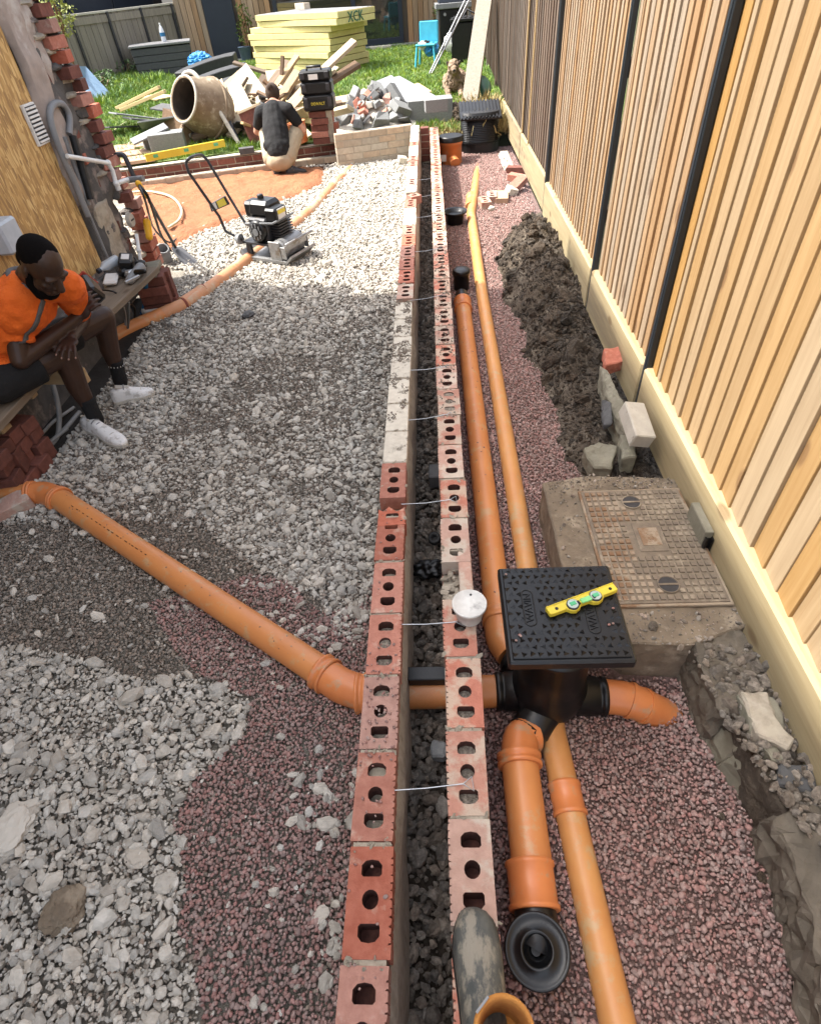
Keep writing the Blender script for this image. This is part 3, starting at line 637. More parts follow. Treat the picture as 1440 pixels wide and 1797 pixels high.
n = 2600; Y = rng.uniform(2.2, 3.5, n); X = XL + rng.uniform(-.05, .05, n); k = (fbm(X * 22, Y * 9, 55) > .53) & (np.abs(X - XL) < .05); X, Y = X[k], Y[k]; n = len(X); r = rng.uniform(.002, .0055, n)
scatter('spilt_mud', np.stack([X, Y, np.full(n, .001)], -1) - np.array(wall_a.location), rand_rot(n, 1), np.stack([r * 1.3, r, r * .6], -1), GRITC, None, wall_a)
for par, lst, xc in ((wall_a, tops, XL), (wall_b, tb, XR)):
    jy = np.array([yy + PITCH / 2 for yy, k in lst if yy < 5.5]); n = len(jy) * 9; Y = np.repeat(jy, 9) + rng.normal(0, .007, n); X = xc + rng.uniform(-.052, .052, n); r = np.clip(rng.lognormal(math.log(.0042), .45, n), .002, .012)
    mc3 = bpy.data.collections.get('mortar_piece') or stone_variants('mortar_piece', MORTAR, 6, 2, .6, .2)
    o = scatter('mortar_squeeze', np.stack([X, Y, rng.uniform(-.006, .002, n)], -1) - np.array(par.location), rand_rot(n, .4), np.stack([r * 1.6, r, r * .55], -1), mc3, None, par)
# ---- wall ties across the cavity
for i, (pa, pb, look) in enumerate((((716, 1388), (816, 1376), 'thin wire wall tie with triangular end nearest the boot'), ((718, 1096), (800, 1092), 'thin wire wall tie running under the white tub'),
        ((720, 885), (800, 877), 'thin wire wall tie over the cavity beside the black bag, above the rubber ring'), ((724, 738), (780, 728), 'thin wire wall tie beside the lowest pale solid bricks'),
        ((728, 650), (782, 644), 'thin wire wall tie beside the middle of the pale bricks'), ((732, 527), (780, 518), 'thin wire wall tie level with the black pipe cap'),
        ((734, 442), (775, 436), 'thin wire wall tie beside the far red perforated bricks'), ((736, 382), (776, 376), 'thin wire wall tie level with the compactor handle, behind its neighbour'),
        ((737, 346), (772, 340), 'thin wire wall tie second from the far end'), ((738, 316), (770, 311), 'farthest thin wire wall tie'))):
    a = P(*pa, -.008); b = P(*pb, .004); m = MB(); a.x = XL + .035; b.x = XR - .012
    a.z = -.006; b.z = .006
    tri = [b, b + Vector((.022, .018, 0)), b + Vector((.026, -.018, 0)), b]
    m.tube([a, (a + b) / 2 - Vector((0, 0, .006)), b], .0016, 6); m.tube(tri, .0016, 6)
    m.solo('wall_tie', STEEL, look, 'wall tie', 'wire ties across the cavity')

def brick_wall_line(parent, a, b, z0, ncourse, key, half_top=False, depthoff=0):
    a = Vector(a); b = Vector(b); d = (b - a); L = d.length; u = d.normalized(); ang = math.atan2(u.y, u.x) - PI / 2
    for c in range(ncourse):
        s = .0 if c % 2 == 0 else -.1125
        first = True
        while s < L - .01:
            l0 = max(s, 0); l1 = min(s + BL, L); w = l1 - l0
            if w > .04:
                p = a + u * ((l0 + l1) / 2); o = lay(parent, SOL[key], p.x - parent.location.x, p.y - parent.location.y, z0 + c * .075 - parent.location.z, ang, .0015); o.scale[1] = w / BL
            s += PITCH
    m = MB(); mid = (a + b) / 2
    m.box((0, 0, ncourse * .0375 - .004), (BW - .008, L - .004, ncourse * .075 - .004), T(mid.x, mid.y, z0) @ rotm(0, 0, ang)); m.build('mortar_bed', MORTAR, parent)
ra = P(586, 237, .0); rb = P(722, 219, 0); ra.z = rb.z = -.36
low = empty('low_brick_wall', (ra + rb) / 2, 'low pale brick wall across the far end of the gravel, rubble heaped behind it', 'wall')
brick_wall_line(low, ra, rb, -.36, 5, 'pale')
fa = P(222, 297, -.15); fb = P(586, 250, -.15); fa.z = fb.z = -.34; fa = fa + (fa - fb) * .25
redw = empty('low_brick_wall', (fa + fb) / 2, 'low dark red brick wall behind the crouching person, along the lawn edge', 'wall')
brick_wall_line(redw, fa, fb, -.38, 3, 'dark')
m = MB(); u = (fb - fa).normalized(); ang = math.atan2(u.y, u.x) - PI / 2; mid = (fa + fb) / 2
m.box((0, 0, 0), (BW, (fb - fa).length, .012), T(mid.x, mid.y, -.146) @ rotm(0, 0, ang)); m.build('mortar_cap', CONCP, redw)
le = [fa + Vector((-.4, .03, 0)), fb + Vector((.05, .03, 0)), Vector((-1.0, 8.86, 0)), Vector((-1.0, 9.0, 0)), Vector((-6.0, 9.0, 0)), Vector((-6.0, 8.3, 0))]
o = MB().prism([(v.x, v.y) for v in le], .3, T(0, 0, -.43)).solo('lawn_edge', LAWNM); o['kind'] = 'structure'
nrm = Vector((u.y, -u.x, 0)) * .14
ga, gb = fa + nrm, fb + nrm
palew = empty('low_brick_wall', (ga + gb) / 2, 'single course of pale bricks in front of the dark red low wall', 'wall')
brick_wall_line(palew, ga, gb, -.335, 1, 'pale')
o = MB().box((0, 0, .033), (.19, .10, .065)).solo('blue_brick', DSLATE, 'dark grey brick set on the low red wall behind the compactor handle', 'brick'); 
o.location = PX(396, 262, fa.x + (fb.x - fa.x) * .52); q = fa + (fb - fa) * .66; o.location = (q.x, q.y - .03, -.14); o.rotation_euler[2] = ang + PI / 2

# ================================================================== FENCE ON THE RIGHT
fence = empty('timber_fence', (1.0, 2.9, -.2), 'tall new feather edge fence of pale tan upright boards along the right side', 'fence')
def wedge(width, h, t0, t1):
    """feather edge board: thick edge towards -Y, back flush at x=0, face towards -X"""
    m = MB(); vs = []
    for z in (0, h): vs += [(0, 0, z), (-t0, 0, z), (-t1, width, z), (0, width, z)]
    m.add(vs, [(0, 1, 2, 3), (7, 6, 5, 4), (4, 5, 1, 0), (5, 6, 2, 1), (6, 7, 3, 2), (7, 4, 0, 3)]); return m
FTOP = 1.86
posts = [(.55 - 1.5, None), (2.475, 0), (3.67, 1), (5.63, 2)]
WB = [wedge(.105, FTOP - .055, .0155, .003).mesh('board', FENCE, None, .0015), wedge(.092, FTOP - .055, .0140, .003).mesh('board', FENCEB, None, .0015)]
for (y0, _), (y1, _), k, pt in ((posts[0], posts[1], 0, .094), (posts[1], posts[2], 1, .082), (posts[2], posts[3], 1, .080)):
    y = y0 + .012
    while y < y1 - .099:
        o = link('board', WB[k], fence); o.location = Vector((1.012 + random.uniform(-.002, .002), y, .035 + random.uniform(-.004, .004))) - fence.location; o.rotation_euler = (random.uniform(-.004, .004), 0, random.uniform(-.016, .016)); y = y + pt * random.uniform(.97, 1.03) if y > y1 - .101 else min(y + pt * random.uniform(.97, 1.03), y1 - .1)
    for z in (.35, 1.05, 1.7): MB().box((1.03, (y0 + y1) / 2, z), (.03, y1 - y0, .08)).build('rail', FENCE, fence, .003)
    gb_ = MB().box((.995, (y0 + y1) / 2 + .01, -.080), (.050, y1 - y0 - .03, .27)); gb_.build('gravel_board', GBOARD, fence, .012)
for y, i in posts[1:]:
    m = MB(); m.box((.990, y, .78), (.030, .038, 2.2)); m.box((.9735, y, .78), (.005, .022, 2.2)); m.build('post', POSTM, fence, .003)
q = PX(1230, 930, .955)
m = MB(); m.box((0, 0, 0), (.03, .16, .10), T(.952, q.y + .02, q.z) @ rotm(.0, 0, .0)); m.build('timber_offcut', SLATE, fence, .003)
m = MB(); 
for dx in (-.010, .012): m.box((.953 + dx, q.y - .066, q.z - .012), (.006, .02, .075))
m.box((.954, q.y - .06, q.z - .01), (.018, .008, .06)); m.build('clip', BLK, fence)
wf = empty('weathered_fence', (1.05, 9.5, -.2), 'dark weathered upright board fence continuing beyond the new boards', 'fence')
WW = wedge(.135, 2.0, .014, .006).mesh('board', FENCEW, None, .001)
y = 5.68
while y < 19.6:
    xx = 1.02 + max(0, y - 8) * .02
    o = link('board', WW, wf); o.location = Vector((xx + .01, y, .0)) - wf.location; o.rotation_euler[2] = -.02 + random.uniform(-.012, .012); y += .128
for y in (7.55, 9.6, 11.9, 14.3, 16.7, 19.0):
    MB().box((1.03 + max(0, y - 8) * .02, y, .9), (.05, .075, 2.2)).build('post', FENCEW, wf, .004)
for a, b in ((5.72, 7.5), (7.55, 9.55)):
    MB().box((1.0 + max(0, a - 8) * .02, (a + b) / 2, -.07), (.03, b - a, .27)).build('gravel_board', GBOARD, wf, .004)
for y in (7.0, 7.52): MB().box((1.0, y, 1.0), (.012, .018, 2.0)).build('batten', PLANKN, wf)

# ================================================================== HOUSE ON THE LEFT
HX = -2.40
house = empty('house', (-4.2, 1.5, -.34), 'brick house on the left with its opening boarded over and a broken wall end', 'house')
m = MB(); m.box((-4.62, .6, 2.26), (4.3, 8.0, 5.2)); m.build('wall', RENDER, house)
m = MB(); ev = 4.98
m.add([(-7.1, -3.6, ev), (-2.25, -3.6, ev), (-2.25, 4.8, ev), (-7.1, 4.8, ev), (-4.65, -3.6, ev + 2), (-4.65, 4.8, ev + 2)], [(0, 3, 2, 1), (1, 2, 5, 4), (3, 0, 4, 5), (0, 1, 4), (2, 3, 5)]); m.build('roof', DSLATE, house)
MB().box((HX - .03, 1.93, .96), (.018, 4.60, 1.80)).build('osb_sheet', OSB, house, .001)
MB().box((HX - .045, 3.0, 1.93), (.045, 3.2, .14)).build('lintel', CONCP, house)
# plaster strip, broken masonry and toothed brick end between the board and the corner
def rough_patch(name, m, y0, y1, z0, z1, x, amp, seed, ny=10, nz=46, wob=.03):
    mb = MB(); vs = []; fs = []
    for i in range(ny + 1):
        for j in range(nz + 1):
            yy = y0 + (y1 - y0) * i / ny; zz = z0 + (z1 - z0) * j / nz
            e = wob * 2 * (fbm(np.array([zz * 6.0]), np.array([i * 9.1 if i in (0, ny) else .3]), seed)[0] - .5) if i in (0, ny) else 0
            d = amp * (fbm(np.array([yy * 11.0]), np.array([zz * 9.0]), seed + 3)[0])
            if i in (0, ny) or j in (0, nz): d = -.03
            vs.append((x + d, yy + e, zz))
    for i in range(ny):
        for j in range(nz): a = i * (nz + 1) + j; fs.append((a, a + nz + 1, a + nz + 2, a + 1))
    mb.add(vs, fs, 0, True); return mb.build(name, m, house)
rough_patch('broken_masonry', DARKMAS, 4.3, 4.78, -.34, 2.3, HX - .05, .10, 3)
rough_patch('plaster_edge', RENDER, 4.236, 4.46, .45, 2.3, HX - .005, .05, 8, wob=.06)
rough_patch('plaster_edge', RENDER, 4.38, 4.58, .9, 2.3, HX - .03, .07, 15, wob=.09)
rough_patch('plaster_edge', MORTAR, 4.34, 4.62, -.2, .42, HX - .02, .05, 25, wob=.06)
ez = sorted((q.z, q.y) for q in (PX(px, py, HX) for px, py in ((78, 0), (96, 56), (117, 97), (138, 139), (171, 202), (205, 303), (235, 353), (257, 396), (274, 443)))); edge_y = lambda z: float(np.interp(z, [e[0] for e in ez], [e[1] for e in ez]))
rd = random.Random(3); z = -.30; k = 0
while z < 2.25:
    off = edge_y(z) - .16 + (.0 if k % 2 else -.05) + rd.uniform(-.03, .03)
    o = lay(house, SOL['dark' if rd.random() < .45 else 'red'], HX + .015 + rd.uniform(-.02, .03) - house.location.x, off - house.location.y + .06, z - house.location.z, rd.uniform(-.22, .22)); o.scale[1] = rd.uniform(.5, 1.0); MB().ico((HX - .02, off + rd.uniform(-.06, .05), z + .07), (.05, rd.uniform(.05, .10), .022), 2, 0, .2, k).build('mortar_lump', MORTAR if k % 3 else DARKMAS, house)
    if k % 2 == 0:
        o = lay(house, SOLH['dark' if rd.random() < .6 else 'red'], HX - .06 - house.location.x, off - .16 - house.location.y, z - house.location.z, rd.uniform(-.2, .2))
    z += .078; k += 1
MB().box((-2.68, 4.62, .95), (.45, .1, 2.5)).build('wall_return', DARKB, house)
for (px, py, s) in ((110, 55, .9), (140, 120, 1), (160, 190, 1.1), (190, 275, 1), (215, 330, 1), (232, 400, .8)):
    q = PX(px, py, HX + .01); MB().ico((HX - .01, q.y - .12, q.z), (.05, .06 * s, .055 * s), 2, 0, .2, px).build('loose_block', DARKMAS, house)
# vent, meter box, alarm disc, pipes on the wall
q = PX(66, 218, HX); vent = empty('wall_vent', (HX, q.y, q.z), 'white slatted air vent on the yellow board wall', 'vent')
m = MB(); m.box((HX - .012, q.y, q.z), (.02, .135, .21)); m.build('frame', WHITEP, vent, .003)
for i in range(9): MB().box((HX + .003, q.y, q.z - .085 + i * .021), (.008, .115, .011), None).build('slat', WHITEP, vent, .001)
MB().box((HX - .0005, q.y, q.z), (.004, .112, .188)).build('backing', DSTEEL, vent)
q = PX(6, 412, HX); mbx = empty('meter_box', (HX, q.y, q.z), 'pale grey meter box on the boarded wall behind the seated person', 'box')
MB().box((HX + .03, q.y - .02, q.z), (.09, .17, .16)).build('casing', mat('pale_grey_box', (.42, .46, .50), (.36, .40, .44), .5), mbx, .012)
MB().tube(spline([(HX + .03, q.y + .03, q.z - .08), (HX + .06, q.y + .08, q.z - .14), (HX + .03, q.y + .05, q.z - .22)]), .008).build('cable', RUBBER, mbx)
q = PX(226, 386, HX + .03); o = empty('wall_disc', q, 'round grey cap on the broken brick wall end', 'cap'); MB().lathe([(.052, 0), (.052, .02), (.045, .03)], 24, T(*q) @ rotm(0, PI / 2, 0)).build('body', CONCP, o)
MB().box((q.x + .031, q.y, q.z), (.006, .05, .010)).build('slot', DSTEEL, o)
W = lambda px, py, dx=.03: PX(px, py, HX + dx)
o = empty('conduit', W(110, 300), 'grey conduit bent in a hoop against the broken wall', 'pipe')
MB().tube(spline([W(155, 380), W(135, 330), W(108, 270), W(90, 215), W(90, 190), W(100, 181), W(112, 185), W(122, 205), W(122, 236)], 6), .020, 12).build('tube', GREYP, o)
o = empty('downpipe', W(140, 300), 'black square downpipe against the broken wall', 'pipe'); a, b = W(128, 238, .05), W(160, 350, .05); MB().tube([a, b], .026, 4).build('tube', RUBBER, o)
o = empty('channel', W(130, 300), 'pale grey trunking strip beside the black downpipe', 'trunking'); MB().tube([W(112, 240, .02), W(156, 360, .02)], .018, 4).build('tube', GREYP, o)
o = empty('white_pipe', W(160, 280), 'white plastic waste pipe crossing the broken wall with elbows', 'pipe')
pts = [W(118, 274, .07), W(190, 286, .10), W(198, 300, .10), W(204, 322, .10)]
MB().tube(pts[:2], .014, 10).build('tube', WHITEP, o); MB().tube(pts[1:], .016, 10).build('tube', WHITEP, o)
for i in (1, 3): MB().ico(pts[i], .022, 2, 0, 0, 0, True).build('elbow', WHITEP, o)
MB().tube([pts[3], W(222, 316, .12), W(250, 314, .2)], .016, 10).build('branch', WHITEP, o); MB().tube([W(225, 316, .12), W(252, 313, .25)], .021, 10).build('collar', GREYP, o)
MB().tube([W(203, 318, .10), W(209, 333, .1)], .02, 10).build('collar', WHITEP, o)
o = empty('thin_pipe', W(170, 400), 'thin grey cable pipe running down beside the yellow board', 'pipe'); MB().tube([W(122, 290, .02), W(150, 360, .02), W(190, 455, .02)], .011, 8).build('tube', GREYP, o)
o = empty('bent_pipe', W(215, 280), 'dark bent pipe at the toothed brick end', 'pipe'); MB().tube(spline([W(200, 272, .04), W(216, 272, .10), W(224, 285, .12), W(236, 312, .14)], 6), .018, 10).build('tube', DSTEEL, o)
o = empty('tap_pipe', W(244, 430), 'short white standpipe above the blue pipe', 'pipe'); MB().tube([W(240, 412, .06), W(244, 440, .10), W(248, 462, .10)], .014, 8).build('tube', WHITEP, o)
MB().ico(W(244, 440, .10), .02, 2, 0, .1).build('fitting', WHITEP, o)
# cable harness hanging with a yellow connector
o = empty('power_cable', W(250, 330, .2), 'black power cable with yellow connector hanging from the wall to the gravel', 'cable')
q0 = W(243, 322, .22); q1 = P(300, 440, -.33)
MB().tube(spline([q0, W(262, 350, .28), P(282, 410, -.1), q1], 8), .011, 8).build('lead', RUBBER, o); MB().tube(spline([q0, W(255, 352, .26), P(270, 400, -.1), P(296, 425, -.3), P(312, 415, -.33), P(300, 402, -.33), P(272, 410, -.33), P(268, 440, -.33), P(290, 455, -.33)], 8), .009, 8).build('lead', DSTEEL, o)
MB().cap(q0, q0 + Vector((.02, .01, -.09)), .022, .018).build('connector', YTOOL, o)
o = MB().cap(W(258, 390, .1), W(262, 415, .1), .03, .03).solo('cable_plug', YTOOL, 'orange yellow plug against the brick end above the grey tube', 'plug')
o = MB().lathe([(.055, 0), (.055, .18), (.045, .18), (.045, .02)], 20, T(*P(293, 460, -.34)) @ rotm(.5, .3, 0), 0, True, True, True).solo('pipe_offcut', GREYP, 'short grey pipe offcut standing at the house corner', 'pipe')
# cream hose on sand and lawn
for pts, lb in ((((225, 338), (262, 336), (300, 345), (318, 365), (315, 385), (295, 400)), 'cream hose lying curved over the orange sand'),
                (((192, 270), (215, 262), (240, 240), (258, 236), (262, 250), (245, 265), (225, 275), (215, 285)), 'cream hose looped on the grass by the slabs'), (((190, 240), (205, 226), (222, 214)), 'short cream hose end lying on the grass')):
    z = -.29 if 'sand' in lb else -.10
    m = MB().tube(spline([P(*q, z) for q in pts], 8), .013, 8); m.solo('hose', CREAMH, lb, 'hose')

# ================================================================== DRAIN PIPES
def ringed(mb, a, b, r, n=24):
    """socket with rolled rings at both ends, from a to b"""
    L = (Vector(b) - Vector(a)).length
    mb.lathe([(r, 0), (r * 1.07, .002), (r * 1.07, .012), (r, .016), (r, L - .016), (r * 1.07, L - .012), (r * 1.07, L - .002), (r, L)], n, frame_to(a, b))
def pipe(name, pts, r, m, parent, n=20): return MB().tube(pts, r, n).build(name, m, parent)
PZ = -.312
# run on the left, through both walls to the chamber
LA = empty('drain_pipe', P(330, 1020, -.345), 'orange drain pipe running diagonally over the gravel and under the left brick wall', 'pipe')
a0 = P(-40, 872, PZ); a1 = P(52, 868, PZ); a2 = P(108, 878, PZ); b0 = P(566, 1180, PZ); b1 = P(600, 1203, PZ); b2 = P(640, 1213, PZ); c0 = P(872, 1217, PZ)
c0.y = b2.y = (c0.y + b2.y) / 2
pipe('tube', [a0, a1], .054, PVC, LA); pipe('tube', [a2, b0], .055, PVC, LA)
el = spline([a1, P(80, 866, PZ), a2], 6); pipe('elbow', el, .060, PVCR, LA)
for e, f in ((a1, a1 + (el[2] - el[0]).normalized() * .03), (a2 - (el[-1] - el[-3]).normalized() * .03, a2)):
    m = MB(); ringed(m, e, f, .064); m.build('elbow_ring', PVCR, LA)
el = spline([b0, b1, b2], 6); pipe('elbow', el, .061, PVCR, LA)
m = MB(); ringed(m, b0 - (el[1] - el[0]).normalized() * .012, b0 + (el[1] - el[0]).normalized() * .035, .065); m.build('elbow_ring', PVCR, LA)
m = MB(); ringed(m, b2 - Vector((.03, 0, 0)), b2 + Vector((.012, 0, 0)), .066); m.build('elbow_ring', PVCR, LA)
pipe('tube', [b2, c0], .055, PVC, LA)
# dark lintel over the pipe inside the cavity
q = P(752, 1186, -.2); MB().box((-.076, q.y + .02, -.235), (.135, .05, .04)).solo('cavity_lintel', BLK, 'black lintel bar across the trench right behind the orange pipe', 'lintel', bevel=.003)
# inspection chamber
CH = Vector((.333, .99, -.345)); chamber = empty('inspection_chamber', CH, 'black plastic inspection chamber with square lid and orange pipes joining it', 'drain chamber')
LIDZ = .14; lidc = sum((P(*q, LIDZ) for q in ((883, 992), (1068, 990), (1107, 1163), (893, 1162))), Vector()) / 4
m = MB(); m.lathe([(.10, -.36), (.118, -.30), (.122, -.24), (.108, -.20), (.108, .0), (.118, .002), (.118, .02), (.11, .022), (.11, .06), (.135, .065), (.135, LIDZ - .04), (.125, LIDZ - .035)], 36, T(lidc.x, lidc.y - .01, 0)); m.build('riser', BLK, chamber)
s = .164; m = MB(); m.box((lidc.x, lidc.y, LIDZ - .022), (2 * s + .012, 2 * s + .012, .036)); m.build('frame', BLKLID, chamber, .006)
lid = MB(); lid.box((lidc.x, lidc.y, LIDZ - .0025), (2 * s - .012, 2 * s - .012, .009)); lo = lid.build('lid', BLKLID, chamber, .002)
# raised pattern on the lid: pyramidal treads, logo capsule and lettering
m = MB(); rd = random.Random(5); st = .0225
for i in range(14):
    for j in range(14):
        x = -.150 + i * st; y = -.145 + j * st
        if (abs(x + .095) < .026 and abs(y - .01) < .07) or (abs(x - .078) < .026 and abs(y + .02) < .07): continue
        x += (.011 if j % 2 else 0); a = ((i * 2 + j * 3) % 6) * PI / 3 + rd.uniform(-.2, .5); r1 = .0098
        tri = [(x + r1 * math.cos(a + t), y + r1 * math.sin(a + t), 0) for t in (0, 2.2, 4.1)]; tri.append((x - r1 * .35 * math.cos(a), y - r1 * .35 * math.sin(a), .0062))
        m.add(tri, [(0, 1, 3), (1, 2, 3), (2, 0, 3)], 0, False, T(lidc.x, lidc.y, LIDZ + .002))
o = m.build('tread_pattern', BLKLID, lo); o['kind'] = 'stuff'
for cx, cy in ((-.095, 0.01), (.078, -.02)):
    m = MB(); w, h = .016, .048
    cap = [Vector((lidc.x + cx + w * math.cos(t), lidc.y + cy + h + w * math.sin(t), LIDZ + .003)) for t in np.linspace(0, PI, 10)] + [Vector((lidc.x + cx + w * math.cos(t), lidc.y + cy - h + w * math.sin(t), LIDZ + .003)) for t in np.linspace(PI, 2 * PI, 10)]
    m.tube(cap + [cap[0]], .0018, 6); text_mesh('WAVIN', .031, .0016, T(lidc.x + cx, lidc.y + cy, LIDZ + .0035) @ rotm(0, 0, PI / 2), m); m.build('embossed_logo', BLK, lo)
# sockets
bz = PZ
def socket(a, b, r=.066):
    m = MB(); L = (Vector(b) - Vector(a)).length
    m.lathe([(r * .93, 0), (r, .004), (r, .018), (r * .94, .02), (r * .94, .03), (r, .033), (r, L)], 28, frame_to(a, b)); m.build('inlet_socket', BLK, chamber)
socket(c0 + Vector((-.006, 0, 0)), c0 + Vector((.13, .0, 0)))
e0 = P(1062, 1222, PZ); socket(e0 + Vector((.0, 0, 0)), Vector((lidc.x, e0.y + .01, PZ)))
s0 = P(925, 1298, PZ); s1 = P(985, 1245, PZ); socket(P(920, 1294, PZ), Vector((lidc.x - .01, lidc.y - .06, PZ)), .064)
s3 = P(905, 1150, PZ); socket(P(895, 1150, PZ), Vector((lidc.x, lidc.y + .03, PZ)), .064)
# short stub to the right, half buried
st_ = empty('pipe_stub', P(1110, 1240), 'short terracotta pipe stub right of the chamber, its end buried in red gravel', 'pipe')
pts = spline([e0, P(1095, 1226, PZ), P(1130, 1240, PZ - .025), P(1178, 1262, PZ - .105)], 6)
MB().tube(pts, [.057] * 8 + [.058] * (len(pts) - 8), 24).build('tube', PVCR, st_)
for i in (7, 11): m = MB(); m.tube([pts[i], pts[i] + (pts[i + 1] - pts[i]).normalized() * .012], .062, 24); m.build('ring', PVCR, st_)
for par, a_, b_, rr, n in ((LA, a2, b0, .055, 46),):
    t = rng.uniform(0, 1, n); an = rng.normal(0, .5, n); d_ = (b_ - a_).normalized(); sd_ = Vector((-d_.y, d_.x, 0)); pts_ = [a_ + (b_ - a_) * float(tt) + sd_ * (rr * math.sin(aa_)) + Vector((0, 0, rr * math.cos(aa_))) - par.location for tt, aa_ in zip(t, an)]
    r = rng.uniform(.0018, .0042, n); scatter('grit_specks', np.array([list(p) for p in pts_]), rand_rot(n, 1), np.stack([r, r, r * .6], -1), GRITC, None, par)
m = MB(); d_ = (b0 - a2).normalized(); rd = random.Random(6); Mp = T(*(a2 + d_ * .16)) @ rotm(0, 0, math.atan2(d_.y, d_.x)) @ rotm(.25, 0, 0)
x = 0
while x < .62: w_ = rd.uniform(.006, .022); m.box((x + w_ / 2, 0, .0552), (w_, .0035, .0006), Mp); x += w_ + rd.uniform(.004, .03)
m.build('printed_line', BLK, LA)
# big pipe A going away from the chamber to a black capped access
PA = empty('drain_pipe', P(850, 800), 'long straight orange drain pipe beside the right brick wall, ending in a black cap', 'pipe')
aa = P(897, 1148, PZ); ab = P(876, 1092, PZ + .004); ac = P(812, 540, PZ)
pts = spline([aa, P(880, 1122, PZ), ab], 6); MB().tube(pts, .058, 24).build('elbow', PVC, PA)
m = MB(); ringed(m, ab + (ac - ab).normalized() * -.005, ab + (ac - ab).normalized() * .045, .061); m.build('coupling', PVC, PA)
MB().tube([ab, ac], .054, 24).build('tube', PVC, PA)
m = MB(); d_ = (ac - ab).normalized(); ringed(m, ac - d_ * .04, ac + d_ * .10, .060); m.build('coupling', PVCR, PA)
ad = ac + d_ * .10; MB().tube([ad, ad + d_ * .12], .048, 20).build('spigot', BLK, PA)
cp = P(809, 478, -.22); MB().lathe([(.06, -.36), (.06, -.235), (.068, -.232), (.068, -.20), (.06, -.195), (.02, -.193)], 28, T(cp.x, cp.y, 0)).build('end_cap', BLK, PA)
n = 60; t = np.clip(rng.beta(1.2, 1.2, n), 0, 1); an = rng.normal(-.1, .45, n); sd_ = Vector((d_.y, -d_.x, 0)); r = rng.uniform(.002, .006, n)
scatter('spilt_pebbles', np.array([list(ab + (ac - ab) * float(tt) + sd_ * (.054 * math.sin(aa_)) + Vector((0, 0, .054 * math.cos(aa_))) - PA.location) for tt, aa_ in zip(t, an)]), rand_rot(n, 1), np.stack([r, r, r * .7], -1), REDC, None, PA)
# pipe B: passes under the lid, from the bottom edge of the view to the far gravel
PB = empty('drain_pipe', P(1000, 1450), 'long ochre drain pipe half sunk in the red gravel, running under the black lid', 'pipe')
BR = .044; BZ = GZ + .002
bp = [P(1095, 1850, BZ), P(1056, 1680, BZ), P(1001, 1433, BZ), P(988, 1375, BZ), P(969, 1290, BZ), P(925, 1000, BZ), P(846, 520, BZ + .01), P(826, 375, BZ + .005), P(838, 290, BZ - .055)]
MB().tube([bp[0], bp[1], bp[2]], BR, 20).build('tube', PVCY, PB); MB().tube([bp[2], bp[3], bp[4], bp[5]], BR, 20).build('tube', PVCY, PB); MB().tube([bp[5], bp[6], bp[7]], BR, 20).build('tube', PVCY, PB); MB().tube([bp[7], P(832, 340, BZ), bp[8]], BR, 20).build('tube', PVCY, PB)
m = MB(); ringed(m, bp[2], bp[3], .048); m.build('coupling', PVCR, PB)
m = MB(); ringed(m, P(824, 364, BZ), P(826, 345, BZ), .049); m.build('coupling', PVCY, PB)
# lower big pipe and gully
PC = empty('drain_pipe', P(925, 1450), 'thick orange pipe coming towards the viewer with couplings, ending at the round black gully', 'pipe')
ca = P(915, 1296, PZ + .012); cb_ = P(911, 1335, PZ + .03); cc_ = P(936, 1545, PZ + .02)
MB().tube(spline([P(934, 1288, PZ), ca, cb_], 6), .058, 24).build('elbow', PVCR, PC)
m = MB(); ringed(m, cb_ - (cc_ - cb_).normalized() * .02, cb_ + (cc_ - cb_).normalized() * .02, .064); m.build('elbow_ring', PVCR, PC)
MB().tube([cb_, cc_], .056, 24).build('tube', PVC, PC)
u_ = (cc_ - cb_).normalized(); ce = P(928, 1512, PZ + .02); m = MB(); ringed(m, ce, ce + u_ * .115, .063); m.build('coupling', PVCR, PC)
gl = empty('gully', P(943, 1670), 'round black gully with dished rim on the red gravel next to the boot', 'gully')
gc_ = P(942, 1668, -.245); cd = ce + u_ * .11
MB().tube(spline([cd, cd + u_ * .05, gc_ + Vector((0, .02, -.06))], 6), .055, 20).build('neck', BLK, gl)
Mg = T(*gc_) @ rotm(.15, -.06, 0)
m = MB(); m.lathe([(.055, -.14), (.06, -.02), (.078, -.012), (.080, .002), (.076, .006), (.071, .002), (.044, .000), (.042, .006), (.035, .006), (.033, -.004), (.022, -.02)], 40, Mg, 0, True, True, False)
m.lathe([(.022, -.02), (.015, -.024), (.012, -.06)], 30, Mg, 0, True, False, True); m.build('rim', BLKLID, gl)
# far run on the left, half sunk in pale gravel
PD = empty('drain_pipe', P(420, 460), 'long dusty pinkish orange pipe half sunk in pale gravel, passing behind the plate compactor', 'pipe')
dp = [P(150, 640, -.36), P(205, 590, -.335), P(285, 553, -.335), P(345, 523, -.335), P(450, 446, -.335), P(540, 375, -.34), P(590, 322, -.35), P(622, 292, -.39)]
MB().tube(spline(dp[:3], 5), .056, 20).build('tube', PVC, PD); MB().tube(spline(dp[2:5], 5), .056, 20).build('tube', PVCD, PD); MB().tube(spline(dp[4:], 5), .054, 20).build('tube', PVCD, PD)
m = MB(); ringed(m, P(322, 536, -.335), P(357, 513, -.335), .061); m.build('coupling', PVCD, PD)
for px, py in ((322, 536), (357, 513)): q = P(px, py, -.335); MB().tube([q, q + Vector((.012, .012, 0))], .064, 20).build('seal', mat('red_seal', (.22, .05, .03)), PD)
MB().lathe([(.10, 0), (.10, .02), (.09, .035)], 24, T(*P(272, 545, -.34))).solo('white_disc', WHITEP, 'pale round plastic disc lying beside the far pipe at the house', 'disc')
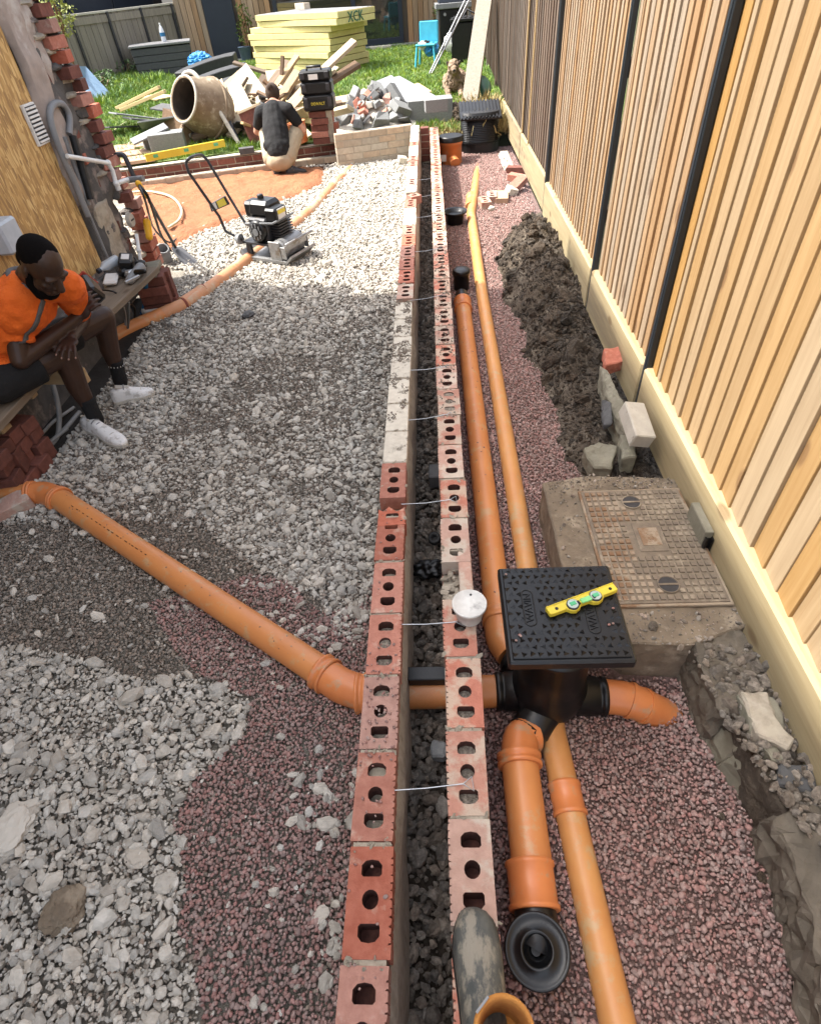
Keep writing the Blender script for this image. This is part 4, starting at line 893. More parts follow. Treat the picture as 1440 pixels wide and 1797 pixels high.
# far fittings: black dish, orange gully chamber with black lid
q = P(798, 372, -.24); m = MB(); m.lathe([(.075, -.10), (.085, -.02), (.115, 0), (.115, .012), (.10, .006), (.07, -.02)], 28, T(*q)); m.solo('gully_dish', BLK, 'black dish-shaped gully top standing by the far red gravel shade', 'gully')
q = P(791, 284, -.34); oc = empty('access_fitting', q, 'small orange chamber fitting with black lid beside the compost bin', 'drain fitting')
MB().lathe([(.135, -.05), (.135, .20), (.145, .20), (.145, .23)], 28, T(*q)).build('body', PVCR, oc); MB().lathe([(.155, .23), (.155, .275), (.145, .285)], 28, T(*q)).build('lid', BLK, oc)
MB().tube([q + Vector((.02, -.09, .05)), q + Vector((.05, -.2, .02))], .06, 16).build('outlet', PVCR, oc); MB().box((q.x - .10, q.y - .115, .07 + q.z), (.09, .01, .07), None).build('label_sticker', PAPER, oc)

# ================================================================== MANHOLE COVER AND OLD CONCRETE
SZ = -.125
cv = [P(*q, SZ) for q in ((1010, 862), (1197, 862), (1280, 1066), (1072, 1066))]
slab = MB(); sl = [P(952, 845, SZ), P(1030, 832, SZ), P(1200, 838, SZ), P(1310, 1068, SZ), P(1330, 1090, SZ), P(1216, 1131, SZ), P(1108, 1129, SZ), P(1000, 1100, SZ), P(988, 1000, SZ)]
SLABPTS = [Vector((v.x, v.y, SZ - .004)) for v in sl]
mc = empty('manhole_cover', (cv[0] + cv[2]) / 2, 'old rusty iron manhole cover with raised grid and two lifting keyholes', 'manhole cover')
x0 = (cv[0].x + cv[3].x) / 2; x1 = (cv[1].x + cv[2].x) / 2; y1 = (cv[0].y + cv[1].y) / 2; y0 = (cv[2].y + cv[3].y) / 2
MB().box(((x0 + x1) / 2, (y0 + y1) / 2, SZ + .004), (x1 - x0, y1 - y0, .012)).build('frame', IRONR, mc, .002)
MB().box(((x0 + x1) / 2, (y0 + y1) / 2, SZ + .010), (x1 - x0 - .02, y1 - y0 - .02, .008)).build('plate', IRON, mc, .001)
nx, ny = 15, 19; m = MB(); m2 = MB(); cxm, cym = (x0 + x1) / 2 + .01, (y0 + y1) / 2 + .02
kh = [(cxm - .02, y1 - .085), (cxm + .0, y0 + .085)]
for i in range(nx):
    for j in range(ny):
        x = x0 + .03 + (x1 - x0 - .06) * i / (nx - 1); y = y0 + .03 + (y1 - y0 - .06) * j / (ny - 1)
        if abs(x - cxm) < .062 and abs(y - cym) < .085: continue
        if any((x - a) ** 2 + (y - b) ** 2 < .041 ** 2 for a, b in kh): continue
        (m2 if i < 5 + 2 * math.sin(j) else m).box((x, y, SZ + .0155), (.019, .021, .006), None, 0, .85)
o = m.build('tread_block', IRON, mc); o['kind'] = 'stuff'; o = m2.build('tread_block', IRONR, mc); o['kind'] = 'stuff'; o['label'] = 'rust stained raised blocks'
for a, b in kh:
    MB().lathe([(.034, 0), (.034, .004)], 24, T(a, b, SZ + .0145)).build('key_recess', DSTEEL, mc)
    m = MB(); m.tube([Vector((a + .036 * math.cos(t), b + .036 * math.sin(t), SZ + .018)) for t in np.linspace(0, 2 * PI, 25)], .003, 6); m.box((a, b, SZ + .019), (.066, .008, .004)); m.build('key_ring', IRON, mc)
m = MB(); m.box((cxm, cym, SZ + .0155), (.105, .15, .004)); m.build('name_plate', IRON, mc, .002)
m = MB(); m.box((cxm, cym, SZ + .0183), (.070, .09, .002)); text_mesh('USE', .034, .001, T(cxm, cym, SZ + .0195) @ rotm(0, 0, -PI / 2), m); m.build('raised_lettering', IRONR, mc)
# vertical cut face and broken concrete edge by the near fence
def chunk(name, pts, th, m, label, cat, seed=0, group=None, d=None, bevel=.006, rough=.008):
    """irregular flat piece: polygon of world points extruded by the vector d"""
    d = Vector(d) if d is not None else Vector((0, 0, -th)); mb = MB(); rd = random.Random(seed); pts = [Vector(p) for p in pts]; n = len(pts)
    vs = pts + [p + d for p in pts]; vs = [v + Vector([rd.uniform(-.003, .003) for _ in range(3)]) for v in vs]
    fs = [tuple(range(n)), tuple(range(2 * n - 1, n - 1, -1))] + [(i, n + i, n + (i + 1) % n, (i + 1) % n) for i in range(n)]
    mb.add(vs, fs); me_o = mb.solo(name, m, label, cat, group, None, bevel)
    b = bmesh.new(); b.from_mesh(me_o.data)
    if rough:
        bmesh.ops.triangulate(b, faces=b.faces)
        for _ in range(5):
            es = [e for e in b.edges if e.calc_length() > .030]
            if es: bmesh.ops.subdivide_edges(b, edges=es, cuts=1); bmesh.ops.triangulate(b, faces=b.faces)
        b.normal_update()
        for v in b.verts:
            q = v.co + me_o.location; v.co += Vector((mnoise.noise(q * 22), mnoise.noise(q * 22 + Vector((9, 0, 0))), mnoise.noise(q * 22 + Vector((0, 9, 0))))) * rough + Vector((mnoise.noise(q * 70), mnoise.noise(q * 70 + Vector((5, 0, 0))), mnoise.noise(q * 70 + Vector((0, 5, 0))))) * rough * .4
    bmesh.ops.recalc_face_normals(b, faces=b.faces); b.to_mesh(me_o.data); b.free(); return me_o
near = -.135
chunk('concrete_edge', [P(1214, 1132, near), P(1300, 1098, near), P(1350, 1200, near), P(1282, 1252, near), P(1262, 1240, near), P(1238, 1180, near)], .24, CONCD, 'broken damp concrete edge standing over the red gravel, by the cut corner', 'concrete', 1, rough=.016)
chunk('concrete_edge', [P(1352, 1430, near - .03), P(1440, 1405, near), P(1560, 1640, near), P(1620, 1900, near), P(1480, 1900, near - .03), P(1422, 1620, near - .04), P(1388, 1500, near - .03)], .22, CONCD, 'smeared dark concrete edge in the lower right corner', 'concrete', 2, rough=.020)
chunk('concrete_slab', SLABPTS, .26, CONC, 'worn concrete surround of the old iron manhole cover', 'slab', 3, rough=.0035)
X, Y = jitter(.45, 1.0, 1.03, 1.95, .013); onc = inpoly(X, Y, [(cv[0].x - .005, cv[0].y + .01), (cv[1].x, cv[1].y + .01), (cv[2].x, cv[2].y - .01), (cv[3].x - .005, cv[3].y - .01)]); ok = inpoly(X, Y, SLABPTS) & ~onc & (rng.random(X.shape) < np.where(Y > 1.80, .9, np.where((Y < 1.19) & (X > .6), .8, .25))); X, Y = X[ok], Y[ok]; n = len(X); r = np.clip(rng.lognormal(math.log(.0035), .5, n), .0015, .013)
scatter('soil_crumbs', np.stack([X, Y, np.full(n, SZ - .002)], -1), rand_rot(n, 1), np.stack([r * 1.2, r, r * .8], -1), GRITC)
o = chunk('soil_shelf', [Vector(p) for p in ((.80, 1.04, -.165), (1.06, 1.10, -.15), (1.06, -.4, -.15), (1.0, -.4, -.165), (.945, .2, -.165), (.885, .42, -.17), (.86, .6, -.165), (.83, .8, -.165))], .22, SOIL, None, None, 51, rough=.012); o['kind'] = 'structure'
def upright(px_top, zt, zb, th, m, label, seed):
    """paving piece standing on edge: top edge through the given sight lines"""
    a = P(*px_top[0], zt); b = P(*px_top[1], zt); u = (b - a); nrm_ = Vector((-u.y, u.x, 0)).normalized()
    if nrm_.x < 0: nrm_ = -nrm_
    rd = random.Random(seed); h = zt - zb
    pts = [a + Vector((0, 0, -rd.uniform(.0, .03))), a + u * .35, a + u * .8 + Vector((0, 0, .004)), b + Vector((0, 0, -rd.uniform(.02, .05))), b + Vector((-.03, 0, -h)), a + Vector((-.05, 0, -h))]
    return chunk('paving_piece', pts, th, m, label, 'paving slab', seed, 'broken paving pieces along the fence foot', nrm_ * th)
upright(((1296, 1215), (1322, 1285)), -.11, -.36, .10, SLATE, 'pale topped paving piece on edge, upper one of two over the red gravel', 11)
upright(((1322, 1288), (1366, 1350)), -.13, -.37, .035, SLATE, 'greenish grey paving piece on edge, lower one of two over the red gravel', 12)
chunk('mortar_lump', [P(1300, 1215, -.10), P(1345, 1212, -.10), P(1360, 1255, -.10), P(1400, 1300, -.10), P(1385, 1315, -.105), P(1325, 1285, -.105)], .05, MORTAR, 'pale speckled mortar lump on top of the upright paving piece', 'mortar', 13)
chunk('slate_piece', [P(1368, 1340, -.13), P(1428, 1340, -.13), P(1432, 1392, -.14), P(1362, 1378, -.14)], .03, DSLATE, 'dark square slate lying by the foot of the near fence', 'slate', 14, rough=.003)
chunk('slate_piece', [P(1052, 640, -.12), P(1068, 650, -.10), P(1100, 720, -.11), P(1112, 760, -.13), P(1098, 768, -.16), P(1066, 700, -.15)], .14, SLATE, 'mossy stone slab on edge left of the pale block', 'stone', 15)
chunk('slate_piece', [P(1055, 700, -.17), P(1072, 705, -.14), P(1074, 740, -.17), P(1058, 748, -.20)], .03, DSLATE, 'small grey slate leaning on the mossy stone slab', 'stone', 16)
chunk('stone_lump', [P(1022, 788, -.18), P(1050, 776, -.16), P(1084, 780, -.16), P(1072, 822, -.19), P(1040, 818, -.2)], .09, SLATE, 'grey rough stone above the manhole cover', 'stone', 17)
chunk('stone_lump', [P(1088, 760, -.14), P(1112, 766, -.14), P(1116, 800, -.16), P(1092, 806, -.17)], .10, SLATE, 'grey stone under the pale block', 'stone', 18)
q = P(1118, 738, -.03); blk = MB(); blk.box((0, 0, 0), (.095, .21, .075), T(q.x, q.y, q.z - .02) @ rotm(.22, .2, .08)); blk.solo('pale_block', CONCP, 'pale speckled concrete block lying tilted against the gravel board', 'block', bevel=.005)
chunk('brick_piece', [P(1058, 612, -.06), P(1094, 606, -.06), P(1100, 630, -.08), P(1062, 640, -.09)], .07, RED, 'muddy red brick piece at the soil near the fence post', 'brick', 19)
# loose bricks on the far red gravel
def loose(px, py, z, rz, me, label, rx=0, ry=0, cat='brick'):
    q = P(px, py, z); o = link('loose_brick', me); o.location = q; o.rotation_euler = (rx, ry, rz); tag(o, label, cat, 'loose bricks on the far gravel'); return o
hb_flat = brick_mesh('brick', REDUST, HOLE, .05, True, 0, 0, 55)
loose(850, 362, GZ, .12, hb_flat, 'perforated brick lying nearest the far ochre pipe'); loose(862, 352, GZ, -.05, hb_flat, 'perforated brick with a white lump on it, on the far gravel')
loose(880, 350, GZ, -.1, solid_mesh(TERRA, .28, .13, .05), 'flat orange tile with a stone on it', 0, 0, 'tile')
loose(905, 330, -.31, -.7, SOL['red'], 'plain red brick tilted on the soil edge', .35, .2); loose(905, 303, GZ, 1.3, SOL['dark'], 'dark red brick against the gravel board, at the back'); loose(908, 318, -.30, 1.1, SOL['red'], 'red brick lying across another near the gravel board', .1)
loose(885, 286, -.29, .5, SOL['white'], 'white block tilted on the far gravel below the compost bin', .7, .1, 'block'); loose(895, 340, GZ + .01, .4, SOLH['white'], 'white mortar lump among the loose red bricks', .2, .3, 'block')
loose(705, 285, GZ + .02, .3, SOLH['white'], 'cream half brick on the pale gravel by the left wall', .1, .2)
MB().ico((0, 0, 0), (.03, .035, .025), 2, 0, .15, 3, False, T(*P(862, 366, -.26))).solo('white_lump', CONCP, 'white mortar lump sitting on a perforated brick', 'mortar')

# ================================================================== SMALL THINGS ON THE WALLS AND LID
q = P(823, 1082, 0); q.z = .002
tub = empty('tub', q, 'white plaster smeared plastic tub with lid standing on the right brick wall', 'tub')
MB().lathe([(.040, 0), (.048, .055), (.050, .056)], 32, T(*q)).build('body', PLASTER, tub); MB().lathe([(.050, .056), (.054, .058), (.054, .068), (.051, .069), (.049, .065), (.0, .066)], 32, T(*q), 0, True, True, False).build('lid', PLASTER, tub)
MB().lathe([(.004, .0655), (.004, .067)], 10, T(q.x + .006, q.y + .034, q.z)).build('lid_hole', DSTEEL, tub)
# torpedo spirit level on the chamber lid
la, lb = P(962, 1074, LIDZ + .02), P(1080, 1030, LIDZ + .02); lv = empty('spirit_level', (la + lb) / 2 * 1 - Vector((0, 0, .012)), 'yellow torpedo spirit level with green vials lying on the black lid', 'spirit level')
u = (lb - la); L = u.length; ang = math.atan2(u.y, u.x); w = .019; Ml = T(la.x, la.y, LIDZ + .006) @ rotm(0, 0, ang)
out = [(0, -.010), (.012, -w * .62), (.052, -w * .62), (.060, -w * 1.15), (.074, -w * 1.45), (.090, -w * 1.15), (.098, -w * .7), (L - .098, -w * .7), (L - .09, -w * 1.15), (L - .074, -w * 1.45), (L - .058, -w * 1.15), (L - .050, -w * .62), (L - .012, -w * .62), (L, -.010), (L, w * .75), (0, w * .75)]
m = MB(); m.prism(out, .016, Ml); m.box((L / 2, w * .8, .008), (L, .004, .020), Ml); m.box((L / 2, -w * .15, .018), (L * .42, w * 1.0, .004), Ml); m.build('body', YEL, lv, .0015)
for dx in (.074, L - .074):
    m = MB(); m.lathe([(.0185, .016), (.0185, .020), (.0165, .021)], 24, Ml @ T(dx, -w * .35, 0)); m.build('vial_ring', DSTEEL, lv)
    MB().lathe([(.0155, .0205), (.0155, .0225)], 24, Ml @ T(dx, -w * .35, 0)).build('vial_ring', VIALR, lv); MB().box((dx, -w * .35, .023), (.018, .012, .004), Ml @ T(0, 0, 0)).build('vial', GREENV, lv, .001)
MB().box((L / 2 + .004, -w * .45, .0215), (.034, .017, .007), Ml).build('vial', mat('bright_vial', (.22, .55, .22), (.16, .45, .16), .15), lv, .002)
for dx in (L / 2 - .021, L / 2 + .029): MB().box((dx, -w * .5, .0205), (.007, .012, .006), Ml).build('vial_clamp', BLK, lv)
for dx in (.026, L - .02): MB().lathe([(.005, .0158), (.005, .0168)], 14, Ml @ T(dx, 0, 0)).build('hang_hole', BLK, lv)
for i, (px, py) in enumerate(((887, 1008), (1075, 1067), (905, 1124), (911, 1114), (913, 1116), (1068, 1096), (1075, 1094))):
    MB().ico((0, 0, 0), (.0045, .004, .003), 1, 0, .15, i, False, T(*P(px, py, LIDZ + .006))).solo('pebble', REDG, 'tiny pale pebble lying on the black chamber lid', 'pebble', 'pebbles on the lid')
# boot on the right wall
bt = empty('boot', (.06, .12, .0), 'muddy dark rubber work boot with ochre lined shaft standing on the right brick wall', 'boot')
tip = P(826, 1588, .03); e1 = P(846, 1797, .08)
secs = []
def bsec(y, cx, hw, zb, zt, n=18):
    return [Vector((cx + hw * math.copysign(abs(math.cos(a)) ** .8, math.cos(a)), y, (zb + zt) / 2 + (zt - zb) / 2 * math.copysign(abs(math.sin(a)) ** .75, math.sin(a)))) for a in [2 * PI * k / n for k in range(n)]]
B0 = P(832, 1592, .03)
cx0 = B0.x; yt = B0.y
prof = [(yt + .0, -.004, .012, .012, .034), (yt - .008, -.003, .028, .004, .050), (yt - .025, 0, .040, .003, .062), (yt - .05, 0, .047, .003, .070), (yt - .08, .001, .050, .003, .076), (yt - .12, .004, .048, .004, .084), (yt - .15, .006, .046, .006, .098), (yt - .19, .008, .044, .006, .125), (yt - .23, .010, .042, .004, .14), (yt - .28, .011, .040, .003, .14), (yt - .30, .011, .028, .004, .12)]
vs = []; fs = []; n = 18
for y, dx, hw, zb, zt in prof: vs += bsec(y, cx0 + dx, hw, zb, zt)
for i in range(len(prof) - 1):
    for k in range(n): k2 = (k + 1) % n; fs.append((i * n + k, i * n + k2, (i + 1) * n + k2, (i + 1) * n + k))
fs += [tuple(range(n - 1, -1, -1)), tuple(range((len(prof) - 1) * n, len(prof) * n))]
m = MB(); m.add(vs, fs, 0, True); m.build('upper', BOOTM, bt)
m = MB(); so = [(cx0 + dx + (hw + .003) * s, y + (.004 if i == 0 else 0)) for s, it in ((1, list(enumerate(prof))), (-1, list(enumerate(prof))[::-1])) for i, (y, dx, hw, zb, zt) in it]
m.prism(so, .014, T(0, 0, .001)); m.build('sole', RUBBER, bt, .003)
sh = P(884, 1798, .235); sc_ = Vector((sh.x, sh.y - .010, 0))
m = MB(); m.lathe([(.045, .06), (.050, .14), (.052, .225), (.051, .236), (.046, .238), (.043, .232), (.040, .20), (.036, .10)], 32, T(sc_.x, sc_.y, 0), 0, True, False, True); m.build('shaft', BOOTL, bt)
a_ = 2.35; MB().box((0, 0, 0), (.004, .030, .006), T(sc_.x + .0485 * math.cos(a_), sc_.y + .0485 * math.sin(a_), .2385) @ rotm(0, 0, a_)).build('sewn_label', GREYP, bt)
# things in the trench
q = P(768, 1313, -.30); chunk('stone', [q + Vector(p) for p in ((-.024, -.02, 0), (.022, -.028, .004), (.026, .024, 0), (-.02, .03, 0))], .05, BLOCK, 'squarish grey stone in the trench in front of the pipe', 'stone', 31)
q = P(762, 946, -.33); m = MB(); m.lathe([(.028, 0), (.028, .022), (.022, .026), (.008, .022), (.008, .014)], 28, T(*q) @ rotm(.5, 0, 0), 0, True, True, True); m.solo('rubber_ring', RUBBER, 'black round rubber bung in the trench', 'rubber bung')
q = P(752, 998, -.33); m = MB(); m.ico((0, 0, 0), (1, 1, 1), 4, 0, 0, 5, True); m.v = [q + Vector((v.x * .062, v.y * .045, v.z * .022)) * (1 + .5 * mnoise.noise(v * 2.2) + .22 * mnoise.noise(v * 6)) for v in m.v]; m.solo('bag', BLK, 'crumpled black plastic bag in the trench', 'bag')
q = P(765, 835, -.30); MB().box((0, 0, 0), (.07, .10, .07), T(*q)).solo('trench_block', DSLATE, 'dark block down in the trench beside the first red bricks', 'block', bevel=.004)
for i, (px, py, r, mm, lbl) in enumerate(((115, 1600, .055, CONC, 'round crumbling mortar lump among the limestone at the lower left'), (20, 1452, .06, LIME, 'largest flat pale stone at the left edge'), (585, 1660, .016, LIME, 'pointed pale stone on the red gravel near the left wall'), (562, 1605, .018, LIME, 'upright pale stone on the red gravel above the pointed one'),
        (1265, 1432, .010, CLODM, 'small dark pebble on the red gravel, upper of two'), (1336, 1540, .014, CLODM, 'larger dark pebble on the red gravel near the concrete edge'), (290, 1550, .03, LIME, 'pale stone at the edge between limestone and red gravel'), (240, 1505, .028, LIME, 'long pale stone lying in the limestone'), (435, 552, .05, DSLATE, 'dark flat stone in the shaded gravel below the pipe'), (1145, 1098, .016, CLODM, 'dark crumb on the edge of the concrete slab'))):
    q = P(px, py, GZ + r * .35 if i != 9 else SZ + .005); m = MB(); fl = (.45 if i != 0 else .6); m.ico((0, 0, 0), (1, 1, 1), 3 if i > 1 else 4, 0, 0, 0, False); sc3 = Vector((r * (1.5 if i in (1, 3, 7) else 1), r * (1.5 if i == 2 else 1), r * fl)); Mr = T(*q) @ rotm(.1, .1, i * 1.3); m.v = [Mr @ Vector([a_ * b_ for a_, b_ in zip(v * (1 + .38 * mnoise.noise(v * 1.3 + Vector((i * 7, 0, 0))) + .16 * mnoise.noise(v * 4 + Vector((0, i * 5, 0))) + .07 * mnoise.noise(v * 11)), sc3)]) for v in m.v]; m.solo('stone', mm, lbl, 'stone')

# ================================================================== CLUTTER ALONG THE HOUSE
BZ2 = .03
pb = [P(140, 552, BZ2), P(252, 474, BZ2), P(200, 455, BZ2), P(118, 500, BZ2)]
far_ = Vector((-2.10, 4.10, BZ2))
def board(name, a, b, w, t, m, label, cat, group=None, roll=0, parts=None):
    a = Vector(a); b = Vector(b); d = b - a; L = d.length
    M_ = T(*((a + b) / 2)) @ d.to_track_quat('X', 'Z').to_matrix().to_4x4() @ rotm(roll, 0, 0)
    o = link(name, MB().box((0, 0, 0), (L, w, t)).mesh(name, m, None, min(t, w) * .08)); o.matrix_world = M_; return tag(o, label, cat, group)
board('scaffold_board', (-2.19, 3.30, .03), (-2.12, 4.22, .02), .23, .04, DIRTW, 'scaffold board covered with tools along the house wall', 'board')
board('scaffold_board', (-2.24, 1.5, .02), (-2.24, 2.92, .02), .22, .04, DIRTW, 'scaffold board the seated man sits on', 'board')
for i, ((px, py), z, lb) in enumerate((((205, 505), -.04, 'timber stub end below the scaffold board, right of the knee'), ((155, 655), -.05, 'timber stub end between the shins'), ((62, 680), -.04, 'timber stub end below the board left of the near shin'), ((25, 755), -.1, 'thick timber stub end over the cables at the left edge'))):
    q = P(px, py, z); board('timber_stub', q + Vector((-.34, .0, 0)), q + Vector((.0, -.03, 0)), .05 if i < 3 else .075, .085, PLANK, lb, 'timber', 'timber stubs under the boards')
chk = [(-2.28, 2.15, -.2), (-2.30, 3.95, -.2)]
pr = empty('brick_stack', (-2.27, 2.3, -.345), 'dark red bricks stacked under the near scaffold board', 'bricks')
for k in range(4):
    for j in range(4): rd_ = random.random(); lay(pr, SOL['dark'], -.02 + .05 * rd_, -.12 + j * .10, k * .068, PI / 2 + random.uniform(-.3, .3), .012)
pr2 = empty('brick_stack', (-2.17, 4.35, -.345), 'dark red bricks stacked under a slab at the house corner', 'bricks')
for k in range(4):
    for j in range(2): lay(pr2, SOL['dark'], 0, j * .11, k * .068, PI / 2 + .2, .006)
chunk('slab_piece', [P(235, 478, -.03), P(248, 462, -.03), P(282, 455, -.03), P(272, 480, -.03)], .035, SLATE, 'grey slab piece on the dark brick stack at the corner', 'slab', 41, rough=.002)
chunk('void_shade_soil', [(-2.75, 1.2, -.34), (-2.16, 1.2, -.338), (-2.15, 4.6, -.338), (-2.75, 4.6, -.34)],   .02, SHADESOIL, 'soil strip coloured dark for the shade under the scaffold boards', 'soil', 42, rough=0)  # shade of the void under the boards is put into this strip's colour
MB().box((-2.37, 2.6, -.16), (.03, 3.3, .4)).solo('foundation_face', DARKMAS, 'dark footing of the house wall behind the scaffold boards', 'footing')
# tools on the far board
tz = .055
q = P(212, 470, tz); o = empty('drink_bottle', q, 'clear plastic bottle with dark cap lying against the yellow board', 'bottle'); a = P(176, 474, .11); b = P(205, 456, .12)
MB().tube([a, a + (b - a) * .12, a + (b - a) * .3, b], [.014, .016, .036, .036], 16).build('body', CLEAR, o); MB().tube([a - (b - a) * .14, a], .017, 12).build('cap', DOORM, o)
q = P(222, 462, .11); o = empty('charger', q, 'black charger box with pale label among the tools', 'charger'); MB().box((0, 0, 0), (.09, .15, .09), T(*q) @ rotm(.1, .2, .3)).build('casing', BLK, o, .01); MB().box((.0, .0, .047), (.05, .08, .004), T(*q) @ rotm(.1, .2, .3)).build('label_sticker', PAPER, o)
q = P(195, 490, .07); MB().box((0, 0, 0), (.09, .17, .03), T(*q) @ rotm(0, .1, .3)).solo('paper_bag', PAPER, 'folded white paper bag on the scaffold board', 'paper bag', bevel=.012)
o = empty('power_tool', P(240, 485, .08), 'grey and black power tool lying at the end of the scaffold board', 'tool'); MB().cap(P(228, 492, .07), P(247, 470, .09), .028, .035).build('body', GREYP, o); MB().cap(P(240, 478, .10), P(254, 476, .11), .02, .014).build('head', BLK, o); MB().box((0, 0, 0), (.02, .12, .02), T(*P(232, 490, .115)) @ rotm(0, 0, -.5)).build('stripe', STEEL, o, .004)
for i, (px, py) in enumerate(((228, 480), (216, 478), (247, 464))): MB().ico((0, 0, 0), (.04, .035, .028), 2, 0, .2, i, False, T(*P(px, py, .08))).solo('tool_bit', BLK if i else STEEL, ('steel clip among the tools on the board', 'black tool part between bottle and power tool', 'black tool part at the board end')[i], 'tool part')
MB().lathe([(.03, 0), (.034, .05), (.036, .052)], 20, T(*P(160, 488, .03))).solo('cup', WHITEP, 'white lidded cup behind the black battery case', 'cup')
o = empty('strap', P(200, 520, .06), 'black strap hanging over the scaffold board edge', 'strap'); MB().tube(spline([P(170, 508, .07), P(200, 512, .06), P(210, 525, .0), P(185, 548, .05)], 6), .006, 6).build('webbing', BLK, o)
# blue water pipe and grey cables
MB().tube(spline([P(247, 478, .0), P(255, 500, -.12), P(257, 525, -.25), P(250, 555, -.36)], 8), .021, 12).solo('water_pipe', BLUEP, 'blue water pipe coming up beside the scaffold board end', 'pipe')
for i, (pts, r, lb) in enumerate(((((90, 665, -.1), (102, 710, -.2), (104, 745, -.3), (95, 775, -.33), (40, 815, -.32), (-20, 845, -.32)), .014, 'thick grey cable dropping from under the boards and running left'),
        (((140, 723, -.33), (110, 757, -.33), (70, 790, -.32), (-20, 828, -.31)), .013, 'grey cable running from the near shoe to the left edge'), (((62, 818, -.32), (35, 792, -.27), (0, 783, -.24), (-30, 784, -.22)), .011, 'grey cable arching at the left edge'),
        (((-20, 850, -.33), (15, 845, -.33), (34, 820, -.33), (60, 805, -.32), (95, 790, -.33)), .009, 'thin grey cable curling beside the pipe elbow'), (((212, 528, 0.0), (220, 552, -.2), (221, 582, -.33)), .009, 'thin grey cable hanging behind the far knee, left of two'), (((226, 530, -.02), (226, 560, -.2), (224, 580, -.33)), .009, 'thin grey cable hanging behind the far knee, right of two'), (((140, 640, -.1), (152, 655, -.2), (150, 672, -.3)), .007, 'thin loop of grey cable between the shins'))):
    MB().tube(spline([P(*q) for q in pts], 8), r, 10).solo('cable', CABLEG, lb, 'cable')
q = P(18, 890, -.30); o = link('loose_brick', SOL['dust']); o.location = P(22, 898, -.34); o.rotation_euler = (.1, .12, -.9); tag(o, 'pink brick propping the pipe at the left edge', 'brick')
o = empty('hand_tool', P(2, 690, .06), 'yellow handled tool on the near scaffold board at the left edge', 'tool'); MB().cap(P(-25, 688, .08), P(6, 676, .07), .02, .018).build('handle', mat('lime_plastic', (.62, .66, .05), (.5, .55, .04), .4), o); MB().cap(P(8, 690, .065), P(22, 672, .065), .03, .024).build('grip', YTOOL, o)
MB().ico((0, 0, 0), (.035, .03, .028), 2, 0, .2, 8, False, T(*P(10, 655, .07))).solo('crumpled_wrapper', PAPER, 'crumpled wrapper beside the yellow handled tool', 'wrapper')
for i, (pts, r, mm, lb) in enumerate(((((215, 520, -.02), (236, 540, -.2), (238, 568, -.33), (262, 560, -.335)), .008, RUBBER, 'black lead trailing from the scaffold board over the far pipe'), (((180, 548, .0), (196, 560, -.1), (182, 588, -.25), (168, 575, -.1)), .007, RUBBER, 'black looped lead under the board behind the far knee'), (((10, 800, -.31), (60, 775, -.28), (92, 742, -.3), (130, 715, -.33)), .010, CABLEG, 'grey cable curving from the left edge past the near shoe'), (((-20, 800, -.27), (30, 806, -.29), (66, 792, -.3), (118, 752, -.33)), .012, CABLEG, 'thick grey cable lowest of the bundle at the left edge'), (((236, 452, .08), (250, 470, .06), (262, 462, -.1), (278, 470, -.3)), .007, RUBBER, 'black lead looping off the board end to the gravel'))):
    MB().tube(spline([P(*q) for q in pts], 8), r, 8).solo('cable', mm, lb, 'cable')
# spade
sp = empty('spade', P(328, 462, -.3), 'dark steel spade leaning in the gravel at the house corner', 'spade')
a = P(306, 440, -.30); 
blade = [P(300, 434, -.26), P(318, 432, -.26), P(352, 462, -.34), P(322, 466, -.34)]
m = MB(); m.add(blade + [p - Vector((0, 0, .008)) for p in blade], [(0, 1, 2, 3), (7, 6, 5, 4), (0, 4, 5, 1), (1, 5, 6, 2), (2, 6, 7, 3), (3, 7, 4, 0)]); m.build('blade', DSTEEL, sp)
MB().tube([P(308, 434, -.255), W(262, 352, .16)], .014, 10).build('shaft', DSTEEL, sp)

# ================================================================== PEOPLE AND DOG
def flesh(name, mb, m, parent, voxel=.006, smooth=4, k=.5):
    me = mb.mesh(name, m, parent_off(parent)); o = link(name, me, parent)
    r = o.modifiers.new('remesh', 'REMESH'); r.mode = 'VOXEL'; r.voxel_size = voxel; r.use_smooth_shade = True
    if smooth: s = o.modifiers.new('smooth', 'SMOOTH'); s.iterations = smooth; s.factor = k
    return o
def chain(mb, pts, rs):
    for i in range(len(pts) - 1): mb.cap(pts[i], pts[i + 1], rs[i], rs[i + 1])
def ell(mb, c, r, rot=(0, 0, 0)): mb.ico((0, 0, 0), r, 3, 0, 0, 0, True, T(*c) @ rotm(*rot))
def basis(fwd, up):
    f = Vector(fwd).normalized(); u = Vector(up); l_ = u.cross(f).normalized(); u = f.cross(l_).normalized()
    return Matrix(((f.x, l_.x, u.x), (f.y, l_.y, u.y), (f.z, l_.z, u.z))).to_4x4()
